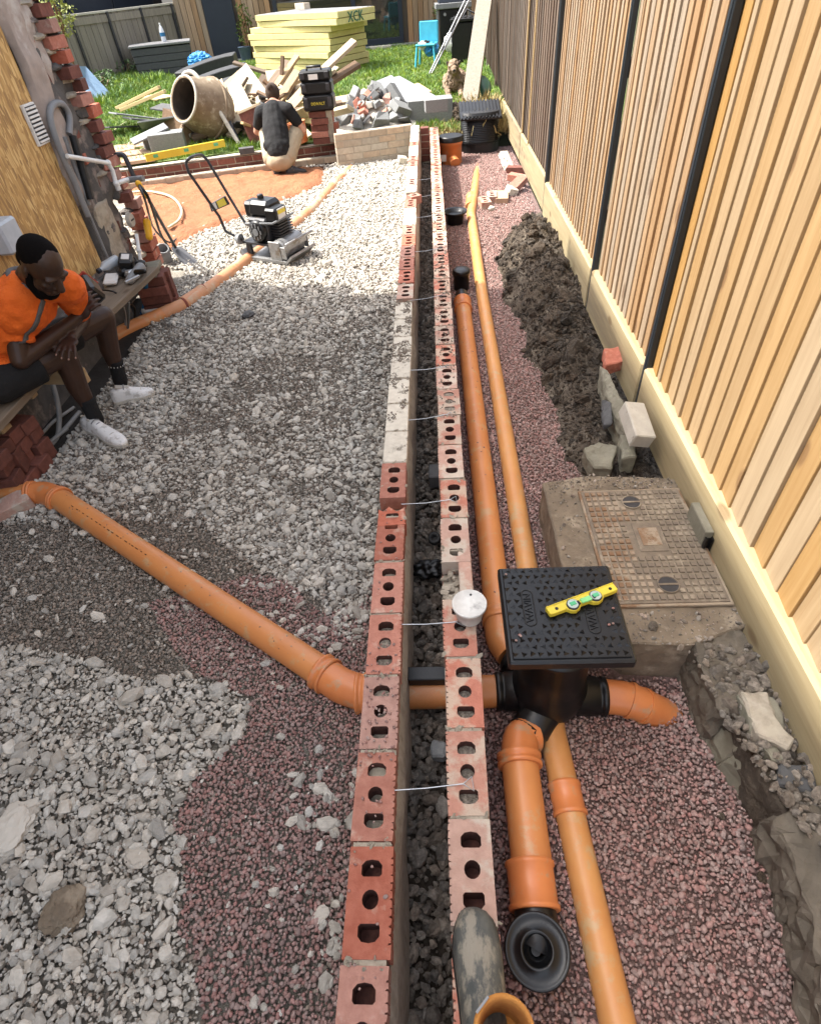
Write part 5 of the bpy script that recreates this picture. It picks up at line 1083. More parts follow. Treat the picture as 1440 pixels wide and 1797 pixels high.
def hand(mb, wrist, fwd, up, thumb=1, curl=.5, spread=.12, s=1.0, nails=None):
    """palm and five bent fingers; fwd along the fingers, up = back of the hand"""
    M_ = T(*wrist) @ basis(fwd, up); mb.ico((0, 0, 0), (.050 * s, .042 * s, .015 * s), 3, 0, 0, 0, True, M_ @ T(.048 * s, 0, 0))
    mb.ico((0, 0, 0), (.03 * s, .028 * s, .02 * s), 3, 0, 0, 0, True, M_ @ T(.008 * s, 0, 0))
    for i, (yy, ln) in enumerate(((.031, .066), (.0105, .076), (-.0105, .071), (-.030, .055))):
        a = (i - 1.5) * -spread; p = Vector((.088 * s, yy * s, 0)); pts = [M_ @ p]; pit = 0; L = [ln * .46, ln * .32, ln * .26]
        for k in range(3):
            pit += curl * (.35 if k == 0 else .6); d = Vector((math.cos(a) * math.cos(pit), math.sin(a) * math.cos(pit), -math.sin(pit))); p = p + d * L[k] * s; pts.append(M_ @ p)
        chain(mb, pts, [.0098 * s, .0092 * s, .0084 * s, .0072 * s])
        if nails is not None: nails.ico((0, 0, 0), (.0062 * s, .0048 * s, .0022 * s), 2, 0, 0, 0, True, T(*(pts[3] + (M_.to_3x3() @ Vector((math.sin(pit), 0, math.cos(pit)))) * .0055 * s)) @ basis(pts[3] - pts[2], M_.to_3x3() @ Vector((0, 0, 1))))
    t = thumb; pts = [M_ @ (Vector(p) * s) for p in ((.02, .028 * t, -.004), (.050, .052 * t, -.010), (.078, .060 * t, -.016), (.098, .058 * t, -.022))]
    chain(mb, pts, [.0135 * s, .0115 * s, .0102 * s, .0085 * s])
def shoe(parent, heel, toe, z0, w=.048, mat_u=TRAIN, mat_s=SOLE):
    """trainer: lofted upper on a flat sole, with laces and a toe cap line"""
    heel = Vector((heel[0], heel[1], z0)); toe = Vector((toe[0], toe[1], z0)); d = toe - heel; L = d.length; M_ = T(*heel) @ rotm(0, 0, math.atan2(d.y, d.x))
    ol = [(0, -.6), (.04, -.78), (.3, -.74), (.55, -.9), (.75, -1), (.9, -.8), (1, -.25), (1, .25), (.9, .75), (.75, .92), (.55, .85), (.3, .7), (.04, .72), (0, .5)]
    m = MB(); m.prism([(x * L, y * w) for x, y in ol], .030, M_); m.build('sole', mat_s, parent, .006)
    sec = [(.01, .50, .070), (.03, .68, .092), (.12, .74, .098), (.28, .70, .100), (.36, .70, .103), (.48, .78, .086), (.62, .88, .070), (.76, .92, .058), (.88, .78, .048), (.96, .5, .040), (.985, .25, .034)]
    vs = []; fs = []; n = 13
    for x, hw, zt in sec:
        for k in range(n): t = PI * k / (n - 1); c_ = math.cos(t); s_ = math.sin(t); vs.append(M_ @ Vector((x * L, w * hw * math.copysign(abs(c_) ** .75, c_), .026 + (zt - .026) * s_ ** .62)))
    for i in range(len(sec) - 1):
        for k in range(n - 1): fs.append((i * n + k, (i + 1) * n + k, (i + 1) * n + k + 1, i * n + k + 1))
    fs += [tuple(range(n)), tuple(range(len(sec) * n - 1, (len(sec) - 1) * n - 1, -1))]
    m = MB(); m.add(vs, fs, 0, True); m.build('upper', mat_u, parent)
    m = MB()
    for i in range(5): f = .36 + .06 * i; zz = .106 - .0155 * i; m.tube(spline([M_ @ Vector((f * L, -.026, zz - .012)), M_ @ Vector((f * L + .004, 0, zz + .003)), M_ @ Vector((f * L, .026, zz - .012))], 4), .0034, 6)
    m.build('laces', GREYP, parent)
    m = MB(); m.prism([(.30 * L, -.020), (.60 * L, -.014), (.60 * L, .014), (.30 * L, .020)], .004, M_ @ T(.0, 0, .108) @ rotm(0, .26, 0) @ T(-.03, 0, .012)); m.build('tongue', mat_s, parent)
    m = MB(); m.tube(spline([M_ @ Vector((.72 * L, y * w * .9, z)) for y, z in ((-1, .034), (-.8, .05), (0, .062), (.8, .05), (1, .034))], 4), .0022, 5); m.build('toe_seam', mat_s, parent)
# ---- seated man
man = empty('person', (-1.95, 2.65, -.345), 'seated man in orange hi-vis polo shirt and dark shorts, looking down', 'person')
hipR, hipL = Vector((-2.19, 2.46, .14)), Vector((-2.19, 2.72, .14))
kR, kL = P(112, 618, .15), P(182, 556, .15)
aR, aL = P(162, 722, -.215), P(208, 655, -.20)
hlR, toR = P(152, 745, -.31), P(222, 782, -.325); hlL, toL = P(198, 702, -.31), P(272, 688, -.325)
shR, shL = P(12, 518, .50), P(114, 500, .50)
nk = (shR + shL) / 2 + Vector((.02, 0, .07)); hd = P(74, 466, .655)
elR, wrR = P(36, 632, .23), P(138, 556, .285)
elL, wrL = P(146, 552, .20), P(126, 592, .225)
pel = (hipR + hipL) / 2; mid = (pel + nk) / 2 + Vector((-.06, 0, 0)); chest = nk * .72 + pel * .28 + Vector((-.015, 0, 0))
b = MB(); nl = MB()
chain(b, [hipR, kR, (kR * .45 + aR * .55) + Vector((-.015, 0, 0)), aR], [.088, .062, .056, .036]); chain(b, [hipL, kL, (kL * .45 + aL * .55) + Vector((-.015, 0, 0)), aL], [.088, .062, .056, .036])
for kk, aa_ in ((kR, aR), (kL, aL)): ell(b, kk + (aa_ - kk) * .28 + Vector((-.022, 0, 0)), (.05, .05, .085))
ell(b, pel, (.115, .16, .11)); ell(b, mid, (.095, .14, .15), (0, .35, 0)); ell(b, chest, (.10, .16, .13), (0, .45, 0))
chain(b, [chest, nk, hd - Vector((.03, 0, .06))], [.09, .062, .056])
chain(b, [shR, elR, elR * .5 + wrR * .5, wrR], [.060, .045, .042, .028]); chain(b, [shL, elL, elL * .5 + wrL * .5, wrL], [.060, .045, .042, .028]); chain(b, [nk - Vector((0, 0, .02)), shR], [.06, .06]); chain(b, [nk - Vector((0, 0, .02)), shL], [.06, .06])
hand(b, wrR, P(158, 528, .36) - wrR, (-.3, -.9, .2), 1, .75, .08, 1.0)
hand(b, wrL, P(112, 622, .215) - wrL, (.25, .0, 1), -1, .5, .16, 1.02, nl)
# head, looking down and to the right of the picture
hf = (P(105, 492, .60) - hd); hf.z = -.085; Mh = T(*hd) @ basis(hf, (0, 0, 1)) @ rotm(0, 0, 0)
def H(x, y, z): return Mh @ Vector((x, y, z))
for c, r in (((-.012, 0, .028), (.098, .077, .095)), ((.03, 0, -.03), (.066, .062, .085)), ((.055, 0, -.085), (.042, .045, .035))): b.ico((0, 0, 0), r, 3, 0, 0, 0, True, Mh @ T(*c))
chain(b, [H(.088, 0, .012), H(.112, 0, -.025)], [.012, .017]); b.ico((0, 0, 0), (.012, .026, .012), 2, 0, 0, 0, True, Mh @ T(.098, 0, -.033))
for s in (-1, 1):
    b.ico((0, 0, 0), (.018, .03, .010), 2, 0, 0, 0, True, Mh @ T(.078, .03 * s, .026)); b.ico((0, 0, 0), (.022, .010, .033), 2, 0, 0, 0, True, Mh @ T(-.008, .080 * s, -.008) @ rotm(0, -.2, .25 * s)); b.ico((0, 0, 0), (.02, .022, .016), 2, 0, 0, 0, True, Mh @ T(.066, .038 * s, -.025))
b.ico((0, 0, 0), (.014, .026, .009), 2, 0, 0, 0, True, Mh @ T(.092, 0, -.066)); b.ico((0, 0, 0), (.013, .024, .009), 2, 0, 0, 0, True, Mh @ T(.090, 0, -.080))
flesh('body', b, SKIN, man, .0048, 3); nl.build('finger_nails', NAIL, man)
for s in (-1, 1):
    m = MB(); m.ico((0, 0, 0), (.011, .013, .011), 2, 0, 0, 0, True, Mh @ T(.081, .031 * s, .008)); m.build('eye', mat('dark_eye', (.05, .035, .03), None, .25), man)
m = MB(); m.ico((0, 0, 0), (.094, .0765, .084), 3, 0, .004, 3, True, Mh @ T(-.022, 0, .042)); m.ico((0, 0, 0), (.055, .0735, .055), 3, 0, .004, 4, True, Mh @ T(-.048, 0, .006)); flesh('hair', m, HAIR, man, .006, 2)
m = MB()
for s in (-1, 1): chain(m, [H(.005, .072 * s, -.02), H(.02, .064 * s, -.07), H(.055, .042 * s, -.105)], [.013, .022, .030])
m.ico((0, 0, 0), (.038, .045, .036), 3, 0, .03, 2, True, Mh @ T(.062, 0, -.112)); flesh('beard', m, HAIR, man, .006, 2)
# clothes
b = MB(); ell(b, pel + Vector((.0, 0, .03)), (.130, .175, .09)); ell(b, mid, (.112, .158, .16), (0, .35, 0)); ell(b, chest, (.120, .178, .145), (0, .45, 0)); chain(b, [nk - Vector((0, 0, .05)), shR - Vector((0, 0, .01))], [.068, .070]); chain(b, [nk - Vector((0, 0, .05)), shL - Vector((0, 0, .01))], [.068, .070])
for s_, e_ in ((shR, elR), (shL, elL)):
    m_ = s_ + (e_ - s_) * .70; L_ = (m_ - s_).length; b.cap(s_, s_ + (e_ - s_) * .2, .074, .070); b.lathe([(.069, 0), (.068, L_ * .5), (.072, L_)], 18, frame_to(s_, m_))
shirt = flesh('polo_shirt', b, ORANGE, man, .007, 5); ft_ = bpy.data.textures.new('folds', 'CLOUDS'); ft_.noise_scale = .085; ft_.noise_depth = 1; dm = shirt.modifiers.new('folds', 'DISPLACE'); dm.texture = ft_; dm.strength = .038; dm.mid_level = .36
m = MB(); cp_ = [nk + Vector((.09 * math.cos(t) - .005, .080 * math.sin(t), -.022 - .045 * math.cos(t))) for t in np.linspace(.35, 2 * PI - .35, 22)]; m.tube(cp_, .015, 8); m.build('collar', GREYC, man)
bp_ = spline([shR + Vector((-.02, .075, .09)), shR + Vector((.07, .085, .06)), chest + Vector((.13, -.09, -.02)), mid + Vector((.13, -.10, -.02)), pel + Vector((.13, -.12, .05))], 8); m = MB(); vs = []
for p in bp_: vs += [p + Vector((0, -.017, 0)), p + Vector((0, .017, 0))]
m.add(vs, [(2 * i, 2 * i + 1, 2 * i + 3, 2 * i + 2) for i in range(len(bp_) - 1)], 0, True); bo = m.build('brace', GREYC, man)
sw = bo.modifiers.new('wrap', 'SHRINKWRAP'); sw.target = shirt; sw.offset = .005; sw.wrap_mode = 'ABOVE_SURFACE'; sd = bo.modifiers.new('thick', 'SOLIDIFY'); sd.thickness = .004; sd.offset = 1
b = MB(); ell(b, pel, (.155, .195, .115))
for h_, k_ in ((hipR, kR), (hipL, kL)): e_ = h_ + (k_ - h_) * .60; b.cap(h_, h_ + (e_ - h_) * .3, .102, .098); b.lathe([(.100, 0), (.094, (e_ - h_).length)], 20, frame_to(h_, e_))
flesh('shorts', b, BLKC, man, .008, 4)
for a_2, k_ in ((aR, kR), (aL, kL)):
    u = (k_ - a_2).normalized(); m = MB(); m.lathe([(.030, -.095), (.044, -.05), (.042, .0), (.045, .075), (.0455, .085), (.042, .086)], 20, frame_to(a_2, a_2 + u)); m.build('sock', BLKC, man)
m = MB(); u = (kL - aL).normalized(); [m.box((.0455 * math.cos(t), .0455 * math.sin(t), .058), (.004, .008, .006), frame_to(aL, aL + u)) for t in np.linspace(0, 2 * PI, 16)]; m.build('sock_stripe', PAPER, man)
shoe(man, hlR, toR, -.34); shoe(man, hlL, toL, -.34)
q = P(159, 509, .345); o = empty('battery_case', q, 'black cased device with red edge held in the seated man\'s hand', 'case'); m = MB(); m.box((0, 0, 0), (.085, .15, .10), T(*q) @ rotm(.3, -.5, .5)); m.build('casing', BLK, o, .015)
m = MB(); m.box((.0, .078, 0), (.088, .012, .104), T(*q) @ rotm(.3, -.5, .5)); m.build('edge', REDP, o, .004)
# ---- crouching man at the far wall, seen from behind
CP = P(498, 306, -.34) + Vector((0, -.06, 0)); cm = empty('person', CP, 'crouching person in black T-shirt and beige trousers, back to the viewer', 'person')
def K(x, y, z): return CP + Vector((x, y, z))
b = MB(); hl, hr = K(-.10, .02, .20), K(.09, .02, .20)
kl, kr = K(-.20, .36, .40), K(.22, .33, .42); al, ar = K(-.06, .12, .08), K(.10, .10, .08)
chain(b, [hl, kl, al], [.095, .065, .045]); chain(b, [hr, kr, ar], [.095, .065, .045]); ell(b, K(0, 0, .22), (.15, .13, .12))
shl, shr = K(-.20, .30, .62), K(.15, .28, .64); nk2 = K(-.03, .36, .70)
chain(b, [K(0, .06, .25), K(-.02, .18, .45), K(-.03, .30, .62)], [.13, .13, .12]); chain(b, [shl, nk2, shr], [.065, .06, .065]); chain(b, [nk2, K(-.04, .44, .74)], [.05, .05])
er = K(.30, .30, .42); wr_ = K(.20, .50, .30); chain(b, [shr, er, wr_], [.055, .043, .03]); hand(b, wr_, (-.3, .6, -.4), (0, .4, 1), 1, .5)
el_ = K(-.32, .42, .42); wl_ = K(-.16, .56, .30); chain(b, [shl, el_, wl_], [.055, .043, .03]); hand(b, wl_, (.3, .6, -.4), (0, .4, 1), -1, .5)
ell(b, K(-.04, .49, .77), (.075, .095, .10), (.5, 0, 0)); flesh('body', b, SKINL, cm, .008, 3)
m = MB(); ell(m, K(-.04, .475, .80), (.088, .105, .10), (.5, 0, 0)); ell(m, K(-.045, .41, .86), (.04, .04, .04)); flesh('hair', m, mat('brown_hair', (.03, .018, .011), (.05, .03, .018), .9, 90, .5, 200), cm, .008, 1)
b = MB(); chain(b, [K(0, .02, .27), K(-.02, .16, .45), K(-.03, .29, .62)], [.155, .16, .135]); chain(b, [shl, nk2 - Vector((0, .02, .04)), shr], [.08, .085, .08]); b.cap(shr, shr + (er - shr) * .6, .078, .065); b.cap(shl, shl + (el_ - shl) * .6, .078, .065); ell(b, K(-.01, .0, .33), (.165, .10, .10)); ts_ = flesh('t_shirt', b, BLKC, cm, .008, 3); dm = ts_.modifiers.new('folds', 'DISPLACE'); dm.texture = ft_; dm.strength = .014
b = MB(); ell(b, K(0, -.01, .17), (.175, .15, .12)); chain(b, [hl, kl, al + Vector((0, 0, .06))], [.115, .085, .062]); chain(b, [hr, kr, ar + Vector((0, 0, .06))], [.115, .085, .062]); ts_ = flesh('trousers', b, BEIGE, cm, .008, 3); dm = ts_.modifiers.new('folds', 'DISPLACE'); dm.texture = ft_; dm.strength = .014
shoe(cm, K(-.05, -.06, 0), K(-.12, .19, 0), CP.z, .05, DSTEEL, RUBBER); shoe(cm, K(.06, -.05, 0), K(.30, .06, 0), CP.z, .05, DSTEEL, RUBBER)
# ---- dog lying on the lawn
dq = P(797, 166, LZ); dog = empty('dog', dq, 'brown shaggy dog lying on the lawn facing the viewer', 'dog')
def D(x, y, z): return dq + Vector((x, y, z))
b = MB(); ell(b, D(.06, .36, .15), (.16, .34, .15)); ell(b, D(0, .12, .17), (.14, .16, .17)); chain(b, [D(0, .10, .24), D(-.01, .0, .34)], [.10, .085]); ell(b, D(-.01, -.03, .38), (.085, .10, .085)); chain(b, [D(-.01, -.09, .36), D(-.01, -.17, .33)], [.052, .038])
for s in (-1, 1): chain(b, [D(.09 * s, .08, .14), D(.11 * s, .0, .05), D(.10 * s, -.18, .03)], [.06, .045, .038]); ell(b, D(.10 * s, -.21, .03), (.042, .055, .03)); chain(b, [D(.06 + .14 * s, .55, .13), D(.06 + .18 * s, .38, .08), D(.06 + .17 * s, .30, .03)], [.10, .06, .04])
chain(b, [D(.14, .66, .12), D(.26, .74, .05), D(.36, .66, .03)], [.04, .03, .02]); rd = random.Random(8)
for i in range(60): a = rd.uniform(0, 6.28); y = rd.uniform(-.02, .5); b.cap(D(.12 * math.cos(a), y, .16 + .12 * abs(math.sin(a))), D(.15 * math.cos(a), y - .02, .12 + .12 * abs(math.sin(a))), .022, .010)
db_ = flesh('body', b, DOGF, dog, .009, 1); dt_ = bpy.data.textures.new('fur', 'CLOUDS'); dt_.noise_scale = .035; dm = db_.modifiers.new('fur', 'DISPLACE'); dm.texture = dt_; dm.strength = .045
for s in (-1, 1): m = MB(); m.ico((0, 0, 0), (.022, .02, .05), 2, 0, 0, 0, True, T(*D(-.01 + .085 * s, -.02, .40)) @ rotm(0, .5 * s, 0)); m.build('ear', mat('dark_fur', (.05, .035, .025), None, .9), dog); m = MB(); m.ico(D(-.01 + .035 * s, -.112, .395), .012, 2, 0, 0, 0, True); m.build('eye', BLK, dog)
m = MB(); m.ico(D(-.01, -.205, .34), (.022, .014, .016), 2, 0, 0, 0, True); m.build('nose', BLK, dog)

# ================================================================== MACHINES
pc = empty('plate_compactor', (-1.42, 5.38, -.34), 'petrol plate compactor with black engine and tall looped handle standing on the sunlit gravel', 'plate compactor', None, 0)
MC = T(-1.42, 5.36, -.325) @ rotm(0, 0, R(-27))
def pcb(name, mb, m, bevel=0, par=None): return mb.build(name, m, par or pc, bevel)
m = MB(); m.box((0, 0, .012), (.46, .36, .024), MC)
m.add([(.23, -.18, 0), (.23, .18, 0), (.30, .18, .06), (.30, -.18, .06), (.23, -.18, .024), (.23, .18, .024), (.29, .18, .075), (.29, -.18, .075)], [(0, 1, 2, 3), (7, 6, 5, 4), (0, 4, 5, 1), (2, 6, 7, 3), (0, 3, 7, 4), (1, 5, 6, 2)], 0, False, MC); m.add([(-.23, -.18, 0), (-.23, .18, 0), (-.29, .18, .05), (-.29, -.18, .05), (-.23, -.18, .024), (-.23, .18, .024), (-.28, .18, .065), (-.28, -.18, .065)], [(0, 3, 2, 1), (4, 5, 6, 7), (0, 1, 5, 4), (2, 3, 7, 6), (0, 4, 7, 3), (1, 2, 6, 5)], 0, False, MC)
pcb('base_plate', m, ALU)
m = MB(); m.lathe([(.075, -.15), (.08, -.13), (.08, .13), (.075, .15)], 20, MC @ T(.14, 0, .10) @ rotm(PI / 2, 0, 0)); m.build('exciter', ALU, pc)
m = MB()
for s in (-.165, .165): m.box((.12, s, .10), (.12, .012, .15), MC); m.box((.21, s, .09), (.05, .012, .10), MC)
m.tube([MC @ Vector((.27, -.19, .17)), MC @ Vector((.27, .19, .17))], .013, 8); m.box((.22, 0, .12), (.012, .34, .05), MC); m.build('front_guard', ALU, pc, .003)
m = MB(); m.box((-.06, 0, .135), (.36, .32, .016), MC); [m.lathe([(.025, .02), (.03, .075), (.025, .13)], 12, MC @ T(x, y, 0)) for x in (-.2, .08) for y in (-.13, .13)]; m.build('engine_deck', DSTEEL, pc)
m = MB(); m.box((-.06, 0, .24), (.20, .24, .19), MC); m.box((.06, .02, .22), (.10, .16, .14), MC); m.build('engine_block', DSTEEL, pc, .015)
m = MB(); 
for i in range(7): m.box((.07, .02, .17 + i * .022), (.14, .19, .008), MC)
m.build('cooling_fins', DSTEEL, pc)
m = MB(); m.box((-.05, .02, .395), (.25, .22, .12), MC, 0, .82); m.build('fuel_tank', BLK, pc, .025); MB().lathe([(.028, .455), (.028, .48), (.02, .485)], 16, MC @ T(-.09, .03, 0)).build('fuel_cap', BLK, pc)
m = MB(); m.box((-.21, .06, .36), (.13, .15, .13), MC); m.build('air_filter', BLK, pc, .02)
m = MB(); m.box((.09, -.02, .36), (.12, .17, .11), MC); m.build('exhaust_box', BLK, pc, .015); MB().box((.152, -.02, .37), (.004, .10, .08), MC).build('warning_sticker', PAPER, pc); MB().box((.155, -.02, .385), (.004, .10, .03), MC).build('warning_sticker', YEL, pc)
m = MB(); m.lathe([(.088, 0), (.088, .03), (.07, .045), (.035, .05)], 28, MC @ T(-.05, -.12, .24) @ rotm(PI / 2, 0, 0)); m.build('recoil_starter', BLK, pc)
m = MB(); [m.box((.052 * math.cos(t), .052 * math.sin(t), .047), (.012, .03, .006), MC @ T(-.05, -.12, .24) @ rotm(PI / 2, 0, 0) @ rotm(0, 0, 0)) for t in np.linspace(0, 2 * PI, 10)[:-1]]; m.lathe([(.03, .05), (.03, .056)], 18, MC @ T(-.05, -.12, .24) @ rotm(PI / 2, 0, 0)); m.build('starter_grille', GREYP, pc)
m = MB(); m.tube([MC @ Vector((-.17, -.14, .29)), MC @ Vector((.14, -.15, .32)), MC @ Vector((.16, .12, .33))], .010, 8); m.build('engine_rail', GREYP, pc)
m = MB(); m.lathe([(.042, 0), (.042, .035), (.03, .05)], 18, MC @ T(-.25, -.16, .16) @ rotm(0, -PI / 2, 0)); m.build('rubber_mount', GREYP, pc)
hm = MB(); cpt = []
hA = [None] * 10
hA[0] = MC @ Vector((-.24, -.16, .16)); hA[-1] = MC @ Vector((-.24, .16, .16))
hA[1:9] = [PY(px, py, MC.translation.y + dy) for (px, py), dy in zip(((396, 406), (385, 380), (331, 302), (327, 285), (336, 276), (353, 272), (364, 281), (431, 393)), (.02, .02, .03, .03, .05, .30, .33, .33))]
hm.tube(hA[:3] + spline(hA[3:8], 5)[0:] + hA[8:], .0125, 10); pcb('handle', hm, DSTEEL)
pl = [PY(368, 360, 5.39), PY(372, 372, 5.39), PY(404, 358, 5.69), PY(396, 344, 5.69)]
chunk_m = MB(); dz = Vector((.012, -.02, 0)); chunk_m.add(pl + [p - dz for p in pl], [(0, 1, 2, 3), (7, 6, 5, 4), (0, 4, 5, 1), (1, 5, 6, 2), (2, 6, 7, 3), (3, 7, 4, 0)]); chunk_m.build('handle_plate', DSTEEL, pc)
def lerp4(q, a, b, c, d_): 
    f = lambda u, v: q[0] * (1 - u) * (1 - v) + q[3] * u * (1 - v) + q[1] * (1 - u) * v + q[2] * u * v
    return [f(a, c), f(a, d_), f(b, d_), f(b, c)]
for (a, b), mm in (((.05, .33), PAPER), ((.40, .85), YEL)):
    r4 = [p + Vector((.004, -.012, .006)) for p in lerp4(pl, a, b, .08, .92)]; MB().add(r4, [(0, 1, 2, 3)]).add([p + Vector((-.002, .004, -.002)) for p in r4], [(3, 2, 1, 0)]).build('sticker', mm, pc)
# cement mixer
mx = empty('cement_mixer', PY(352, 250, 9.3), 'cement crusted drum mixer tipped towards the viewer on the lawn edge', 'cement mixer')
mo = PY(322, 174, 9.05); ax = Vector((-.50, -.70, .42)).normalized()
Md = T(*mo) @ (-ax).to_track_quat('Z', 'Y').to_matrix().to_4x4()
m = MB(); m.lathe([(.235, .0), (.25, -.012), (.262, .0), (.262, .03), (.345, .30), (.365, .36), (.365, .42), (.30, .58), (.18, .66), (.02, .68)], 40, Md, 0, True, False, True); m.lathe([(.235, 0), (.24, .03), (.325, .30), (.335, .38), (.27, .56), (.02, .62)], 40, Md, 1, True, False, True); m.build('drum', [MIXM, mat('drum_inside', (.09, .07, .055), (.06, .048, .038), .95, 10)], mx)
m = MB(); m.tube([Md @ Vector((.258 * math.cos(t), .258 * math.sin(t), .004)) for t in np.linspace(0, 2 * PI, 33)], .016, 8); m.build('mouth_rim', CONCP, mx)
m = MB(); m.tube([Md @ Vector((.368 * math.cos(t), .368 * math.sin(t), .39)) for t in np.linspace(0, 2 * PI, 41)], .018, 8); m.build('ring_gear', MIXM, mx)
yk = [PY(327, 128, 9.3), PY(345, 133, 9.25), PY(382, 190, 9.1), PY(425, 262, 8.9)]; m = MB(); m.tube(spline([PY(318, 140, 9.25)] + yk, 4), .028, 8); m.build('yoke', CONCP, mx)
m = MB(); a, b = PY(340, 245, 9.1), PY(402, 214, 9.2); m.tube([a, b], .058, 10); m.build('tilt_bar', PLANKD, mx)
m = MB(); m.tube([PY(402, 214, 9.2), PY(425, 262, 8.95)], .03, 8); m.tube([PY(400, 215, 9.25), PY(392, 255, 9.4)], .03, 8); m.tube([PY(392, 253, 9.4), PY(425, 255, 9.0)], .025, 8); m.build('leg', DSTEEL, mx)
wq = PY(331, 238, 9.15); m = MB(); Mw = T(*wq) @ Vector((.9, -.35, 0)).to_track_quat('Z', 'Y').to_matrix().to_4x4(); m.lathe([(.10, -.03), (.145, -.03), (.15, 0), (.145, .03), (.10, .03)], 28, Mw); wo = m.build('wheel', MIXM, mx); MB().lathe([(.02, -.05), (.03, .05)], 12, Mw).build('hub', CONCP, wo)
MB().tube([wq, b], .02, 8).build('axle', DSTEEL, mx)
MB().box((0, 0, 0), (.30, .22, .18), T(*PY(388, 205, 9.55))).build('motor_box', PLANKD, mx, .02)

# ================================================================== FAR SIDE: pier, toolbox, rubble, planks
pq = P(566, 250, -.12); pier = empty('brick_pier', pq, 'rough dark red brick pier carrying the black toolbox', 'pier')
rd = random.Random(12)
for c in range(5):
    for j in range(2):
        lay(pier, SOL['dark' if rd.random() < .6 else 'red'], rd.uniform(-.02, .02), (j - .5) * .115, c * .072, PI / 2 + rd.uniform(-.08, .08), .008)
    lay(pier, SOLH['red'], .16 + rd.uniform(-.03, .03), .0, c * .072, rd.uniform(-.1, .1), .008)
MB().box((.05, .0, .18), (.26, .16, .34), T(*pq)).build('mortar_bed', MORTAR, pier)
tb_ = empty('toolbox', pq + Vector((.05, 0, .362)), 'black rugged toolbox with yellow logo standing on the brick pier', 'toolbox'); tqz = pq + Vector((.04, -.02, .362))
TBM = T(*tqz) @ Matrix.Scale(.86, 4)
for i, h in enumerate((.19, .15, .12)):
    z = (0, .195, .35)[i]; MB().box((0, 0, z + h / 2), (.44, .30, h), TBM).build('case', BLK, tb_, .018)
    for s in (-.17, .17): MB().box((s, -.155, z + h * .55), (.055, .02, h * .6), TBM).build('latch', DSTEEL, tb_, .004)
m = MB(); m.tube([TBM @ Vector(p) for p in ((-.10, -.10, .47), (-.10, -.10, .51), (.10, -.10, .51), (.10, -.10, .47))], .014, 8); m.build('handle', BLK, tb_)
MB().box((-.0, -.158, .09), (.20, .012, .065), TBM).build('logo_plate', BLK, tb_); m = MB(); text_mesh('DEWALT', .05, .002, TBM @ T(0, -.166, .09) @ rotm(PI / 2, 0, 0), m); m.build('logo_lettering', YEL, tb_)
MB().box((-.02, -.153, .40), (.13, .008, .06), TBM).build('paper_label', PAPER, tb_)
# rubble heap behind the low pale wall
hc = PY(655, 190, 9.5); hcx, hcy = hc.x, 9.55
sheet('rubble_mound', -1.5, -.2, 8.95, 10.4, .05, lambda X, Y: LZ - .03 + .32 * np.exp(-(((X + .82) / .42) ** 2 + ((Y - 9.6) / .42) ** 2)) + .08 * fbm(X * 9, Y * 9, 41), CONCP, 'stuff')
kinds = [('rubble_block', BLOCK, 'broken grey block piece in the rubble heap', (.16, .11, .09)), ('rubble_brick', RED, 'broken red brick piece in the rubble heap', (.12, .10, .065)), ('rubble_lump', CONCP, 'pale mortar lump in the rubble heap', (.09, .08, .06)), ('rubble_slate', DSLATE, 'dark slate piece in the rubble heap', (.17, .13, .03))]
bases = []
for k, (nm, mm, lb, d) in enumerate(kinds):
    bases.append([])
    for v in range(3):
        mb = MB(); mb.box((0, 0, 0), d, None, 0, .8); rd = random.Random(k * 7 + v)
        for q in mb.v: q += Vector([rd.uniform(-.18, .18) * d[i] for i in range(3)])
        bases[k].append(mb.mesh(nm, mm, None, .006))
rd = random.Random(21)
for i in range(76):
    k = rd.choices(range(4), (5, 3, 4, 2))[0]; nm, mm, lb, d = kinds[k]
    a, r = rd.uniform(0, 2 * PI), rd.random() ** .6; x = -.82 + .58 * r * math.cos(a); y = 9.5 + .50 * r * math.sin(a); z = LZ + .03 + .34 * math.exp(-((x + .82) / .42) ** 2 - ((y - 9.6) / .42) ** 2)
    o = link(nm, rd.choice(bases[k])); o.location = (x, y, z + rd.uniform(-.01, .04)); o.rotation_euler = [rd.uniform(-.9, .9) for _ in range(2)] + [rd.uniform(0, 6.28)]; s = rd.uniform(.7, 1.35); o.scale = (s, s, s); tag(o, lb, ('block', 'brick', 'rubble', 'slate')[k], lb.replace(' in the', 's in the'))
bm_ = solid_mesh(BLOCK, .44, .215, .10)
for (px, py, y, rr, lb) in ((662, 165, 9.9, (.5, .3, .6), 'whole grey block tilted near the top of the rubble heap'), (690, 170, 9.8, (.9, .2, 1.2), 'whole grey block standing on end in the rubble heap'), (625, 170, 10.0, (.1, .6, .2), 'grey block at the left shoulder of the rubble heap'), (700, 195, 9.3, (.4, -.5, 2.2), 'pale block leaning at the right foot of the rubble heap')):
    o = link('concrete_block', bm_); o.location = PY(px, py, y); o.rotation_euler = rr; o.scale = (.75, .6, .9); tag(o, lb, 'block')
